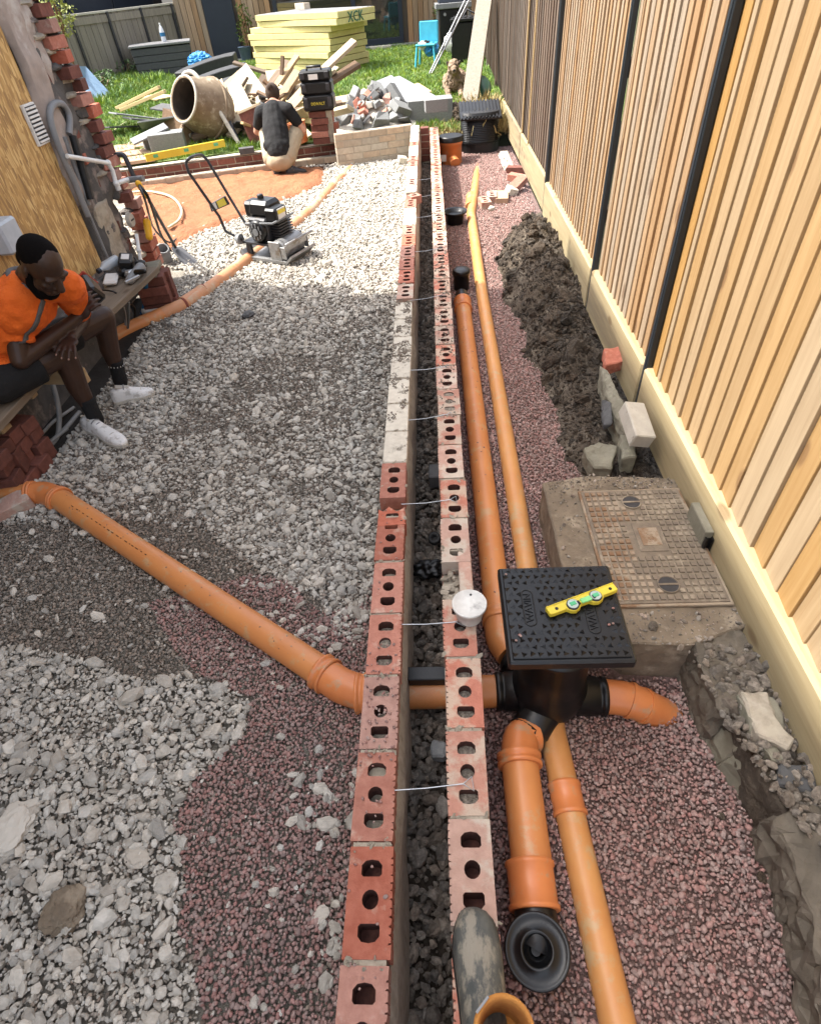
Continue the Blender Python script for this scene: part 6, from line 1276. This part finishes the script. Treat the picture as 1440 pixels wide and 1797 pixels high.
# blocks by the heap
def cblock(px, py, z, rz, s, m, lb, nm='concrete_block', dims=(.44, .10, .215)):
    o = link(nm, MB().box((0, 0, dims[2] / 2), dims).mesh(nm, m, None, .004)); o.location = P(px, py, z); o.rotation_euler[2] = rz; o.scale = (s, s, s); return tag(o, lb, 'block')
cblock(755, 212, LZ, .05, 1.0, BLOCK, 'big grey concrete block at the end of the lawn boards', dims=(.60, .30, .26)); cblock(765, 195, .17, .1, .8, BLOCK, 'pair of pale blocks on top of the big grey block', dims=(.34, .2, .16))
board('metal_board', PY(670, 140, 11.6), PY(742, 195, 9.7), .34, .03, GREYP, 'grey composite board lying on the grass by the rubble heap', 'board', None, .2)
board('metal_board', PY(688, 138, 11.8), PY(770, 185, 10.0), .26, .03, GREYP, 'second grey composite board beside the dog', 'board', None, .1)
board('timber_offcut', P(738, 180, LZ + .04), P(757, 190, LZ + .04), .12, .07, PLANKN, 'pale timber offcut on the lawn beside the dog', 'timber'); board('timber_offcut', PY(728, 150, 11.4), PY(752, 165, 11.2), .14, .06, PLANKN, 'open cut timber piece with dark end on the lawn', 'timber')
# soil mound by the compost bin
MB().ico((0, 0, 0), (.22, .22, .20), 4, 0, .12, 6, False, T(*P(800, 210, -.12))).solo('soil_mound', SOIL, 'small mound of brown roots and soil beside the compost bin', 'soil mound')
X, Y = jitter(.35, .85, 9.2, 9.7, .035); n = len(X); zc = .16 * np.exp(-(((X - .42) / .2) ** 2 + ((Y - 9.4) / .2) ** 2)); r = rng.uniform(.012, .05, n); scatter('root_clods', np.stack([X, Y, -.1 + zc], -1), rand_rot(n, 1), np.stack([r, r, r], -1), CLODC)
# compost bin
cbq = P(842, 266, GZ); cbn = empty('compost_bin', cbq, 'black ribbed compost bin with sloping corrugated lid by the fence', 'compost bin')
def ov(s, z, n=36, a=1.0, e=.72): return [(cbq.x + s * a * math.copysign(abs(math.cos(t)) ** e, math.cos(t)), cbq.y + .12 + s * a * .9 * math.copysign(abs(math.sin(t)) ** e, math.sin(t)), cbq.z + z) for t in [2 * PI * k / n for k in range(n)]]
def loft(rings, m=None):
    mb = m or MB(); n = len(rings[0]); vs = [p for r_ in rings for p in r_]; fs = []
    for i in range(len(rings) - 1):
        for k in range(n): k2 = (k + 1) % n; fs.append((i * n + k, i * n + k2, (i + 1) * n + k2, (i + 1) * n + k))
    fs += [tuple(range(n - 1, -1, -1)), tuple(range((len(rings) - 1) * n, len(rings) * n))]; return mb.add(vs, fs)
loft([ov(.245, -.03), ov(.245, .10), ov(.255, .104), ov(.255, .116), ov(.245, .12), ov(.235, .16)]).build('base', BLK, cbn)
rings = []
for k in range(14): rings += [ov(.252 - .0006 * k, .13 + k * .019), ov(.246 - .0006 * k, .141 + k * .019)]
loft(rings).build('body', BLK, cbn)
m = MB(); 
for k in range(12): x = -.24 + k * .0435; m.box((x, .0, 0), (.024, .50, .026), T(cbq.x, cbq.y + .10, cbq.z + .445) @ rotm(-.22 * -1, .0, 0))
m.box((0, 0, -.012), (.52, .50, .02), T(cbq.x, cbq.y + .10, cbq.z + .445) @ rotm(.22, 0, 0)); loft([ov(.268, .375), ov(.268, .41), ov(.25, .44)], m); m.build('lid', BLK, cbn, .004)
# leaning plank, poles, green bottle
o = empty('leaning_plank', P(824, 190, LZ), 'tall pale scaffold plank leaning by the weathered fence', 'plank'); a = P(822, 192, LZ); b = PY(852, -15, 12.0); d = (b - a)
M_ = T(*((a + b) / 2)) @ d.to_track_quat('X', 'Y').to_matrix().to_4x4(); MB().box((0, 0, 0), (d.length, .07, .23), M_).build('plank', FENCEG, o, .004)
for i, (pa, pb, lb) in enumerate((((752, 132), (818, -5), 'thin grey pole leaning against the barbecue, left of two'), ((757, 130), (825, -5), 'thin grey pole leaning against the barbecue, right of two'))): MB().tube([P(*pa, LZ), PY(*pb, 15.2)], .018, 6).solo('pole', STEEL, lb, 'pole', base=P(*pa, LZ))
o = empty('watering_can', P(852, 168, LZ), 'green glazed pot lying in the dry grass by the fence', 'pot'); MB().lathe([(.06, 0), (.13, .10), (.14, .22), (.10, .30), (.11, .32)], 20, T(*P(855, 165, LZ + .1)) @ rotm(-.9, -.9, 0)).build('body', mat('green_glaze', (.06, .14, .10), (.05, .11, .08), .3), o)
o.name = 'garden_pot'
# ---- planks and boards of the wood pile: (px, py, Y) of both ends, width, thickness, material
pile = [((508, 178, 9.9), (622, 72, 10.6), .12, .05, PLANK, 'brown plank sticking up past the toolbox towards the yellow stack'), ((436, 200, 10.0), (505, 108, 11.0), .10, .045, PLANKD, 'brown joist slanting up in front of the yellow stack, upper of two'), ((446, 205, 9.9), (522, 98, 11.0), .08, .045, PLANK, 'brown joist slanting up in front of the yellow stack, lower of two'),
    ((494, 140, 10.6), (496, 98, 10.7), .05, .04, PLANKD, 'short post standing up in the wood pile'), ((545, 165, 10.1), (628, 112, 10.6), .14, .05, PLANKD, 'dark plank end to the right of the toolbox'), ((475, 200, 9.5), (523, 125, 10.1), .12, .05, PLANK, 'grey brown plank leaning left of the toolbox'),
    ((420, 125, 10.6), (480, 210, 9.4), .30, .02, PLYW, 'bleached sheet board leaning at the left of the wood pile'), ((402, 150, 10.2), (432, 212, 9.3), .34, .02, PLYW, 'pale sheet board with dark edge leaning behind the mixer'), ((378, 150, 10.2), (398, 225, 9.4), .28, .02, PLYW, 'pale sheet board next to the mixer yoke'),
    ((400, 165, 10.2), (440, 130, 10.7), .3, .02, PLYW, 'pale board flat behind the leaning sheets'), ((470, 145, 10.6), (520, 138, 10.7), .42, .02, PLYW, 'bleached board lying on top of the wood pile'), ((470, 168, 10.2), (530, 165, 10.3), .3, .02, PLYW, 'bleached board edge on under the top board'), ((480, 190, 9.6), (575, 205, 9.4), .30, .018, PIR, 'yellowish sheet lying flat beside the toolbox pier'),
    ((410, 110, 11.3), (470, 128, 11.0), .06, .04, PLANKD, 'thin dark lath in the wood pile'), ((505, 150, 10.3), (560, 120, 10.9), .10, .045, PLANK, 'plank behind the toolbox'), ((535, 130, 10.8), (585, 140, 10.7), .09, .04, PLANKD, 'dark plank lying across behind the toolbox'), ((430, 190, 9.8), (500, 175, 9.9), .10, .04, PLANKD, 'dark plank under the leaning sheets'), ((520, 215, 9.2), (545, 240, 8.95), .07, .04, PLYW, 'white batten standing between the crouching person and the pier'),
    ((515, 195, 9.4), (600, 180, 9.6), .08, .04, PLANKD, 'dark plank in the gap below the toolbox'), ((382, 215, 9.4), (440, 195, 9.7), .12, .04, PLANKD, 'dark timber below the leaning sheets'), ((402, 240, 9.15), (436, 205, 9.5), .10, .04, PLYW, 'short pale board by the mixer foot')]
for a, b, w, t, m_, lb in pile: board('plank', PY(*a), PY(*b), w, t, m_, lb, 'plank', 'boards and planks of the wood pile', .6 if w > .2 else .3)
rd = random.Random(77)
for i in range(26):
    x = rd.uniform(-3.6, -1.55); yy = rd.uniform(9.3, 11.4); L_ = rd.uniform(.5, 1.3); a_ = rd.uniform(-.9, 1.3); e_ = rd.uniform(-.1, .55); z = LZ + .06 + .18 * math.exp(-((x + 2.2) / .6) ** 2); p0 = Vector((x, yy, z)); p1 = p0 + Vector((math.cos(a_) * math.cos(e_), math.sin(a_) * math.cos(e_), math.sin(e_))) * L_ * .8
    k = i % 4; board('plank', p0, p1, rd.uniform(.06, .16), rd.uniform(.018, .05), (PLANK, PLANKD, PLYW, FENCEG)[k], ('loose sawn plank lying across the wood pile', 'loose dark plank lying across the wood pile', 'loose bleached plank lying across the wood pile', 'loose grey plank lying across the wood pile')[k], 'plank', ('sawn', 'dark', 'bleached', 'grey')[k] + ' planks loose on the wood pile', rd.uniform(-.6, .6))
sheet('wood_pile_debris', -3.0, -1.45, 9.0, 11.2, .06, lambda X, Y: LZ - .05 + .34 * np.exp(-(((X + 2.2) / .55) ** 2 + ((Y - 10.0) / .7) ** 2)) * (.6 + .9 * fbm(X * 6, Y * 6, 61)), DARKMAS, 'stuff')
rd = random.Random(31); wmes = [MB().box((0, 0, 0), d).mesh('wood_scrap', m_, None, .003) for d, m_ in (((.5, .07, .03), PLANK), ((.35, .10, .025), PLANKD), ((.42, .16, .015), PLYW), ((.6, .05, .04), PLANKD), ((.3, .2, .012), DSLATE))]
for i in range(60):
    x = rd.gauss(-2.25, .34); y = rd.gauss(9.9, .45); z = LZ + .08 + .30 * math.exp(-((x + 2.2) / .55) ** 2 - ((y - 10) / .7) ** 2); k = rd.randrange(5)
    o = link('wood_scrap', wmes[k]); o.location = (x, y, z); o.rotation_euler = (rd.uniform(-.7, .7), rd.uniform(-.7, .7), rd.uniform(0, 3.1)); tag(o, ('short plank scrap in the wood pile', 'dark plank scrap in the wood pile', 'pale board scrap in the wood pile', 'dark batten scrap in the wood pile', 'dark slate scrap in the wood pile')[k], 'scrap', ('plank', 'dark plank', 'pale board', 'dark batten', 'dark slate')[k] + ' scraps in the wood pile')
# brown case and yellow tool by the crouching man
a = PY(452, 225, 8.85); b = PY(470, 192, 8.9); o = empty('open_case', a, 'dark red open case leaning beside the crouching person', 'case'); MB().box((0, 0, .16), (.30, .05, .36), T(*PY(458, 243, 8.95)) @ rotm(-.2, -.25, .1)).build('panel', DARKB, o, .004); MB().box((0, 0, .345), (.32, .07, .03), T(*PY(458, 243, 8.95)) @ rotm(-.2, -.25, .1)).build('edge', PLYW, o, .003)
o = empty('hand_saw', PY(462, 225, 8.75), 'orange yellow tool handle at the left of the crouching person', 'tool'); m = MB(); m.tube(spline([PY(452, 205, 8.7), PY(460, 200, 8.7), PY(468, 206, 8.7), PY(470, 228, 8.7), PY(462, 232, 8.7), PY(456, 215, 8.7), PY(452, 205, 8.7)], 5), .022, 8); m.build('grip', YTOOL, o)
o = empty('bucket', PY(532, 240, 8.75), 'orange brown bucket to the right of the crouching person', 'bucket'); MB().lathe([(.10, 0), (.13, .22), (.135, .23), (.125, .23), (.10, .03)], 20, T(*PY(528, 250, 8.8)) @ rotm(0, -.15, 0)).build('body', PVCR, o)
# ---- things on the lawn at the left
sb = empty('storage_box', P(300, 138, LZ), 'dark grey slatted garden storage box by the grey fence', 'storage box'); SBM = T(*P(296, 130, LZ)) @ rotm(0, 0, .30); SBW = 1.30
for i in range(4): MB().box((0, 0, .07 + i * .135), (SBW + i * .02, .62 + i * .01, .13), SBM).build('slat', mat('dark_grey_resin', (.055, .057, .06), (.04, .042, .045), .6), sb, .008)
MB().box((0, 0, .585), (SBW + .12, .72, .05), SBM).build('lid', mat('grey_lid', (.16, .16, .165), None, .6), sb, .01)
q = SBM @ Vector((.12, .0, .61)); o = empty('water_bottle', q, 'clear water bottle standing on the storage box', 'bottle'); MB().lathe([(.05, 0), (.055, .02), (.055, .20), (.03, .28), (.018, .29), (.018, .32)], 18, T(*q)).build('body', mat('milky_bottle', (.6, .62, .66), (.5, .52, .56), .2), o); MB().lathe([(.02, .32), (.02, .345)], 14, T(*q)).build('cap', WHITEP, o); MB().lathe([(.057, .10), (.057, .17)], 18, T(*q)).build('label_band', BLUEP, o)
m = MB(); m.ico((0, 0, 0), (.26, .2, .17), 4, 0, .10, 9, False, T(*PY(352, 108, 15.4))); m.solo('bag', BLUEC, 'blue plastic bag on the dark troughs beside the storage box', 'bag')
for i, (px, py, y, rz, lb) in enumerate(((362, 122, 14.6, .55, 'dark curved trough, topmost of the stack by the storage box'), (376, 142, 13.6, .55, 'dark curved trough in the middle of the stack'), (385, 160, 12.8, .6, 'dark curved trough at the bottom of the stack'))):
    c = PY(px, py, y); n_ = 14; pts = []
    Mx = T(c.x, c.y, max(c.z - .1, LZ)) @ rotm(.1, -.15, rz); m = MB(); arcp = [(.75 * math.sin(t), .35 * math.cos(t) - .35) for t in np.linspace(-1.1, 1.1, n_)]; inner = [(x * .8, y_ * .7 - .22) for x, y_ in arcp]
    m.prism(arcp + inner[::-1], .26, Mx); m.solo('trough', mat('charcoal_resin', (.035, .036, .038), (.025, .026, .028), .6), lb, 'trough', 'dark troughs stacked by the storage box', bevel=.01)
board('batten', P(205, 190, LZ + .03), PY(280, 153, 12.2), .07, .05, PLANKN, 'new pine batten on the grass left of the mixer, upper of two', 'batten'); board('batten', P(212, 193, LZ + .06), PY(290, 160, 11.9), .07, .05, PLANKN, 'new pine batten on the grass left of the mixer, lower of two', 'batten')
board('board_offcut', P(262, 168, LZ + .05), P(292, 172, LZ + .05), .4, .02, PLANKN, 'yellow board offcut behind the mixer', 'board')
rd = random.Random(5)
for i, (px, py, w, l_, rz, lb) in enumerate(((232, 222, .35, .9, .9, 'dark slate sheet on the grass, left of the heap'), (248, 205, .3, .9, .8, 'dark slate sheet standing proud behind the heap'), (265, 212, .4, .7, .7, 'grey slate sheet in the middle of the heap'), (282, 215, .35, .6, .3, 'grey slate sheet nearest the mixer'), (300, 190, .3, .6, -.4, 'dark slate sheet half behind the mixer drum'), (262, 235, .3, .5, .5, 'small grey slate at the front of the heap'))):
    c = P(px, py, LZ + .05 + .03 * i); m = MB(); m.box((0, 0, 0), (l_, w, .02), T(*c) @ rotm(rd.uniform(-.4, .1), rd.uniform(-.3, .3), rz)); m.solo('slate_sheet', DSLATE if i % 2 == 0 else GREYP, lb, 'slate', 'slate sheets left of the mixer', bevel=.002)
MB().box((0, 0, .11), (.46, .30, .22), T(*P(318, 232, LZ)) @ rotm(-.3, .3, -.5)).solo('dark_crate_board', PLANKD, 'dark board tilted under the mixer drum', 'board')
cblock(300, 266, LZ, .25, 1.0, BLOCK, 'grey concrete block in front of the mixer wheel, right of two', dims=(.44, .26, .22)); cblock(280, 262, LZ, .5, .8, BLOCK, 'grey concrete block in front of the mixer wheel, left of two', dims=(.44, .24, .20))
a, b = P(258, 284, -.07), P(396, 257, -.07); ll = empty('long_level', (a + b) / 2, 'long yellow spirit level standing on edge along the low red wall', 'spirit level'); u = b - a; MB().box((0, 0, .04), (u.length, .03, .08), T(*((a + b) / 2)) @ rotm(0, 0, math.atan2(u.y, u.x))).build('body', YEL, ll, .003)
for f in (.12, .5, .88): MB().box((0, 0, .045), (.06, .034, .035), T(*(a + u * f)) @ rotm(0, 0, math.atan2(u.y, u.x))).build('vial_window', GREENV, ll, .002)
for i, (px, py, rz) in enumerate(((225, 272, .3), (242, 280, .35), (228, 258, .3), (250, 268, .3), (210, 264, .3))): q = P(px, py, LZ + .004 * i); o = link('paving_slab', MB().box((0, 0, 0), (.42, .30, .04)).mesh('paving_slab', TERRA, None, .006)); o.location = q; o.rotation_euler[2] = rz; tag(o, 'brown paving slab on the grass behind the low red wall', 'paving slab', 'brown slabs behind the low red wall')
# blue tarpaulin sheet leaning against the grey fence
ts = [PX(128, 115, -6.9), PX(150, 118, -7.1), P(200, 172, LZ), P(160, 184, LZ), P(140, 170, LZ)]
m = MB(); cen = sum(ts, Vector()) / 5 + Vector((.05, -.1, .12)); m.add(ts + [cen], [(i, (i + 1) % 5, 5) for i in range(5)]); o = m.solo('tarpaulin', BLUESH, 'faded blue sheet slumped on the grass by the grey fence', 'sheet'); sd = o.modifiers.new('thick', 'SOLIDIFY'); sd.thickness = .02

# ================================================================== GARDEN BOUNDARY AND BACK BUILDING
BA, BBp = Vector((-5.34, 19.3, LZ)), Vector((.757, 20.03, LZ)); bu = (BBp - BA).normalized(); bn = Vector((bu.y, -bu.x, 0))     # bn faces the viewer
def BP(px, py, off=0.0):
    v = Vector(_ray(px, py)); o0 = Vector((0, 0, CAMH)); t = ((BA + bn * off) - o0).dot(bn) / v.dot(bn); return o0 + v * t
def bs(p): return (p - BA).dot(bu)
FB = T(*BA) @ Matrix(((bu.x, bn.x, 0, 0), (bu.y, bn.y, 0, 0), (0, 0, 1, 0), (0, 0, 0, 1)))        # x along the facade, y towards the viewer
gh = empty('garden_building', BA, 'timber clad garden building with dark door and glazed doors across the far end', 'building')
dl, dr = bs(BP(378, 104)), bs(BP(427, 100)); g0, g1 = bs(BP(488, 60)), bs(BP(708, 70)); top = 2.9
MB().box((3.45, -1.6, top / 2), (8.9, 3.1, top), FB).build('wall', FENCEW, gh); MB().box((3.45, -1.5, top + .06), (9.1, 3.6, .12), FB).build('roof', DSLATE, gh)
cbm = MB().box((0, 0, top / 2), (.128, .03, top)).mesh('cladding_board', CLAD, None, .004); s = -.95
while s < 7.9:
    if not (dl - .07 < s < dr + .07 or g0 - .1 < s < g1 + .07):
        o = link('cladding_board', cbm, gh); o.location = FB @ Vector((s, .0, .02 + random.uniform(0, .01))) - gh.location; o.rotation_euler[2] = math.atan2(bu.y, bu.x)
    s += .140
MB().box(((dl + dr) / 2, .01, 1.08), (dr - dl, .06, 2.14), FB).build('door', DOORM, gh, .006)
fr = MB()
for s_ in (g0 + .04, (g0 * .38 + g1 * .62), g1 - .05): fr.box((s_, .02, 1.12), (.11, .08, 2.2), FB)
fr.box(((g0 + g1) / 2, .022, .10), (g1 - g0, .085, .16), FB); fr.box(((g0 + g1) / 2, .022, 2.16), (g1 - g0, .085, .1), FB); fr.build('door_frame', DOORM, gh, .004)
for a, b in ((g0, g0 * .38 + g1 * .62), (g0 * .38 + g1 * .62, g1)): MB().box(((a + b) / 2, .008, 1.12), (b - a - .1, .02, 2.0), FB).build('pane', GLASSD, gh)
MB().box((3.45, .22, .02), (8.9, .42, .05), FB).build('sill_board', GREYP, gh); MB().box((bs(BP(665, 78)) , .5, .04), (.55, .25, .05), FB).build('step', CONCP, gh)
# grey boundary fence on the left
f0, f1 = Vector((-9.1, 14.67, LZ)), Vector((-6.36, 19.27, LZ)); fu = (f1 - f0).normalized(); fang = math.atan2(fu.y, fu.x) - PI / 2; FL = (f1 - f0).length; ft = 1.12
GF = T(*f0) @ rotm(0, 0, fang); gf = empty('boundary_fence', (f0 + f1) / 2, 'grey weathered board fence along the left side of the garden', 'fence')
bmz = MB().box((0, 0, (ft - LZ) / 2), (.03, .155, ft - LZ)).mesh('board', FENCEG, None, .004); y = .08
while y < FL: o = link('board', bmz, gf); o.location = GF @ Vector((random.uniform(-.006, .006), y, 0)) - gf.location; o.rotation_euler[2] = fang; y += .163
for y in np.arange(.4, FL, .96): MB().box((.045, y, (ft - LZ) / 2), (.05, .05, ft - LZ + .03), GF).build('post', DSTEEL, gf, .004)
MB().box((0, FL / 2, ft - LZ + .02), (.09, FL, .04), GF).build('capping', CONCP, gf, .004); MB().box((.022, FL / 2, ft - LZ - .10), (.03, FL, .13), GF).build('rail', FENCEG, gf, .004)
nb = empty('neighbour_outbuilding', GF @ Vector((-2.2, FL / 2, 0)), 'dark blue grey panelled outbuilding rising behind the grey fence', 'building')
MB().box((-2.6, FL / 2 - .6, 1.9), (2.2, FL + 3, 3.8), GF).build('wall', DSTEEL, nb); pm_ = mat('dark_blue_panel', (.020, .027, .040), (.015, .021, .032), .35, 4)
for y in np.arange(-1.2, FL + .8, 1.3): MB().box((-1.48, y, 2.2), (.05, 1.25, 3.0), GF).build('panel', pm_, nb, .008)
# plants
def leafy(name, c, rad, n, size, m, label, cat, trunk=None, seed=0):
    o = empty(name, Vector((c[0], c[1], LZ)), label, cat); rd = random.Random(seed); mb = MB()
    for i in range(n):
        while True:
            p = Vector((rd.uniform(-1, 1), rd.uniform(-1, 1), rd.uniform(-1, 1)))
            if p.length < 1 and (p.length > .35): break
        k = 1 + .25 * math.sin(p.x * 5 + seed) * math.cos(p.z * 6); p = Vector((p.x * rad[0] * k, p.y * rad[1] * k, p.z * rad[2] * k)) + Vector(c); s = size * rd.uniform(.6, 1.3)
        Mx = T(*p) @ rotm(rd.uniform(-1, 1), rd.uniform(-1, 1), rd.uniform(0, 6.28)); mb.add([(-s, 0, 0), (0, -s * .42, .01), (s, 0, 0), (0, s * .42, .01)], [(0, 1, 2, 3)], 0, False, Mx)
    mb.build('crown', m, o); tm = MB()
    for a in range(4): tm.tube(spline([(c[0] + rd.uniform(-.05, .05), c[1], LZ), (c[0] + rd.uniform(-.2, .2) * rad[0], c[1], (c[2] + LZ) / 2), (c[0] + rd.uniform(-.7, .7) * rad[0], c[1] + rd.uniform(-.5, .5) * rad[1], c[2] + rd.uniform(0, .6) * rad[2])], 5), .015, 6)
    tm.build('trunk', PLANKD, o); return o
LEAFY = mat('yellow_green_leaf', (.26, .27, .07), (.16, .19, .04), .6, 30, rnd=.35)
c = PY(92, 25, 10.5); leafy('shrub', c, (.27, .3, .30), 420, .04, LEAFY, 'yellow green shrub showing past the broken brick end of the house', 'shrub', None, 3)
c = BP(432, 55, .35); leafy('climbing_plant', c, (.26, .2, .62), 240, .05, LEAF, 'sparse climbing plant between the dark door and the yellow stack', 'plant', None, 5)
c = BP(766, 40, .3); leafy('shrub', c, (.14, .15, .4), 150, .04, LEAF, 'narrow green shrub beside the barbecue', 'shrub', None, 7)
for i, (px, py, sx) in enumerate(((220, 128, .5), (180, 150, .45), (265, 112, .5))): c = P(px, py, LZ + .1); leafy('weed', (c.x, c.y, LZ + .15), (sx, .4, .24), 260, .05, LEAF, ('tall weeds against the grey fence, middle clump', 'tall weeds beside the blue sheet', 'tall weeds against the grey fence near the storage box')[i], 'weeds', None, 9 + i)
o = empty('plant_pot', BP(432, 98, .5), 'blue grey plant pot by the sill of the dark door', 'pot'); q = BP(432, 100, .5); MB().lathe([(.12, 0), (.16, .3), (.17, .31), (.15, .31)], 18, T(q.x, q.y, LZ)).build('body', mat('blue_glaze', (.06, .09, .14), None, .4), o)
# ---- insulation boards, each a thing
ic = Vector((-2.04, 15.3, LZ)); i1 = (Vector((-4.0, 16.7, LZ)) - ic).normalized(); i2 = Vector((-i1.y, i1.x, 0)); i2 = i2 if i2.y > 0 else -i2
names = ('bottom', 'second', 'third', 'fourth', 'fifth', 'sixth', 'seventh', 'eighth', 'topmost'); rd = random.Random(17); im = [MB().box((0, 0, .0535), (2.4, 1.2, .095)).mesh('insulation_board', PIR, None, .003), None]
for k in range(9):
    o = link('insulation_board', im[0]); off = (rd.uniform(-.045, .045), rd.uniform(-.03, .03)) if k < 7 else (-.30, .0)
    c = ic + i1 * (1.2 + off[0]) + i2 * (.6 + off[1]); o.location = (c.x, c.y, LZ + .03 + k * .106); o.rotation_euler[2] = math.atan2(i1.y, i1.x) + rd.uniform(-.03, .03)
    tag(o, 'yellow foam insulation board, %s of the big stack' % names[k], 'insulation board', 'yellow insulation boards in the stack')
c = ic + i1 * .9 + i2 * .6; o = MB().box((0, 0, 0), (2.36, 1.16, .006), T(c.x, c.y, LZ + .03 + 9 * .106) @ rotm(0, 0, math.atan2(i1.y, i1.x))).solo('foil_sheet', FOIL, 'crumpled silver foil facing on top of the yellow stack', 'foil')
q = c + i1 * .5 + Vector((0, 0, .0)); lay_o = link('loose_brick', SOL['pale']); lay_o.location = (q.x + .1, q.y + .2, LZ + .04 + 9 * .106 + .01); lay_o.scale = (1.6, 1.6, 1.6); lay_o.rotation_euler[2] = .8; tag(lay_o, 'pale block lying on the foil of the yellow stack', 'block')
# green marker scrawl on the upper boards
GM = mat('green_marker', (.02, .13, .09), None, .7); side = Matrix(((-i2.x, 0, 0, 0), (0, 0, 0, 0), (0, 0, 1, 0), (0, 0, 0, 1)))
top_o = [o_ for o_ in bpy.data.objects if o_.name.startswith('insulation_board')][-1]
m = MB(); mc_ = ic + i1 * -.318 + i2 * .55; Mt = T(mc_.x, mc_.y, LZ + .03 + 8 * .106 - .01) @ Matrix(((i2.x, 0, -i1.x, 0), (i2.y, 0, -i1.y, 0), (0, 1, 0, 0), (0, 0, 0, 1)))
text_mesh('XCK', .24, .003, Mt, m); Mi = (T(*top_o.location) @ rotm(0, 0, top_o.rotation_euler[2])).inverted(); m.v = [Mi @ v for v in m.v]; m.build('marker_scrawl', GM, top_o, 0, False)
# ---- chair with clothes, barbecue, black bin, black machine heap
cq = P(750, 116, LZ); ch = empty('chair', cq, 'small turquoise plastic chair heaped with clothes on the lawn', 'chair'); CM_ = T(*cq) @ rotm(0, 0, -.2)
MB().box((0, .0, .36), (.40, .40, .035), CM_).build('seat', CYAN, ch, .01)
for sx in (-.17, .17):
    for sy in (-.17, .17): MB().tube([CM_ @ Vector((sx, sy, .36)), CM_ @ Vector((sx * 1.25, sy * 1.3, 0))], .022, 8).build('leg', CYAN, ch)
MB().box((0, .19, .56), (.40, .03, .36), CM_ @ rotm(-.1, 0, 0)).build('backrest', CYAN, ch, .02)
for i, (mm, px, py, r, lb) in enumerate(((BLUEC, 756, 78, .15, 'bright blue cloth heaped on the turquoise chair'), (PAPER, 742, 72, .10, 'white cloth heaped on the turquoise chair'), (BLKC, 748, 70, .09, 'black cloth on the turquoise chair'))): MB().ico((0, 0, 0), (r, r, r * .75), 3, 0, .2, i, False, T(*PY(px, py + 8, cq.y))).solo('cloth_bundle', mm, lb, 'clothes')
bq = P(795, 92, LZ); bb = empty('barbecue', bq, 'black gas barbecue with dark lid against the timber cladding', 'barbecue'); BM_ = T(bq.x, bq.y + .1, LZ) @ rotm(0, 0, .05)
MB().box((0, 0, .42), (.62, .5, .72), BM_).build('cabinet', BLK, bb, .01); MB().box((0, -.02, .84), (.80, .56, .10), BM_).build('shelf', GREYP, bb, .01)
m = MB(); m.prism([(-.28, 0), (.28, 0), (.26, .24), (.1, .36), (-.18, .34)], .66, BM_ @ T(-.33, 0, .89) @ Matrix(((0, 0, 1, 0), (1, 0, 0, 0), (0, 1, 0, 0), (0, 0, 0, 1)))); m.build('hood', DOORM, bb, .01)
for sx in (-.36, .36): MB().box((sx, -.2, .40), (.05, .05, .8), BM_).build('leg', GREYP, bb)
MB().lathe([(.03, 0), (.03, .05)], 12, BM_ @ T(-.2, -.26, .70) @ rotm(PI / 2, 0, 0)).build('knob', STEEL, bb)
kq = P(812, 108, LZ); kb = empty('storage_bin', kq, 'black square bin with ribbed lid in front of the barbecue', 'bin'); KM_ = T(kq.x + .05, kq.y, LZ) @ rotm(0, 0, -.08); MB().box((0, 0, .33), (.56, .5, .66), KM_).build('body', BLK, kb, .02)
m = MB(); m.box((0, 0, .69), (.60, .54, .05), KM_); [m.box((-.22 + i * .11, 0, .72), (.06, .46, .03), KM_) for i in range(5)]; m.build('lid', BLK, kb, .008)
MB().ico((0, 0, 0), (.13, .12, .17), 3, 0, .10, 4, True, T(*PY(790, 75, kq.y - .1))).solo('white_sack', WHITEP, 'white rounded sack beside the black square bin', 'sack')
hq = PY(820, 40, kq.y + .5); o = empty('lawn_mower', hq, 'dark grey machine with bent handle behind the black square bin', 'machine'); MB().box((0, 0, 0), (.30, .26, .22), T(*hq)).build('body', DSTEEL, o, .03); MB().tube([hq + Vector(p) for p in ((-.1, 0, .1), (-.02, 0, .22), (.2, .02, .12), (.24, .02, .3))], .015, 8).build('handle', DSTEEL, o)
q = BP(672, 25, -.0)
print('objects', len(bpy.data.objects))
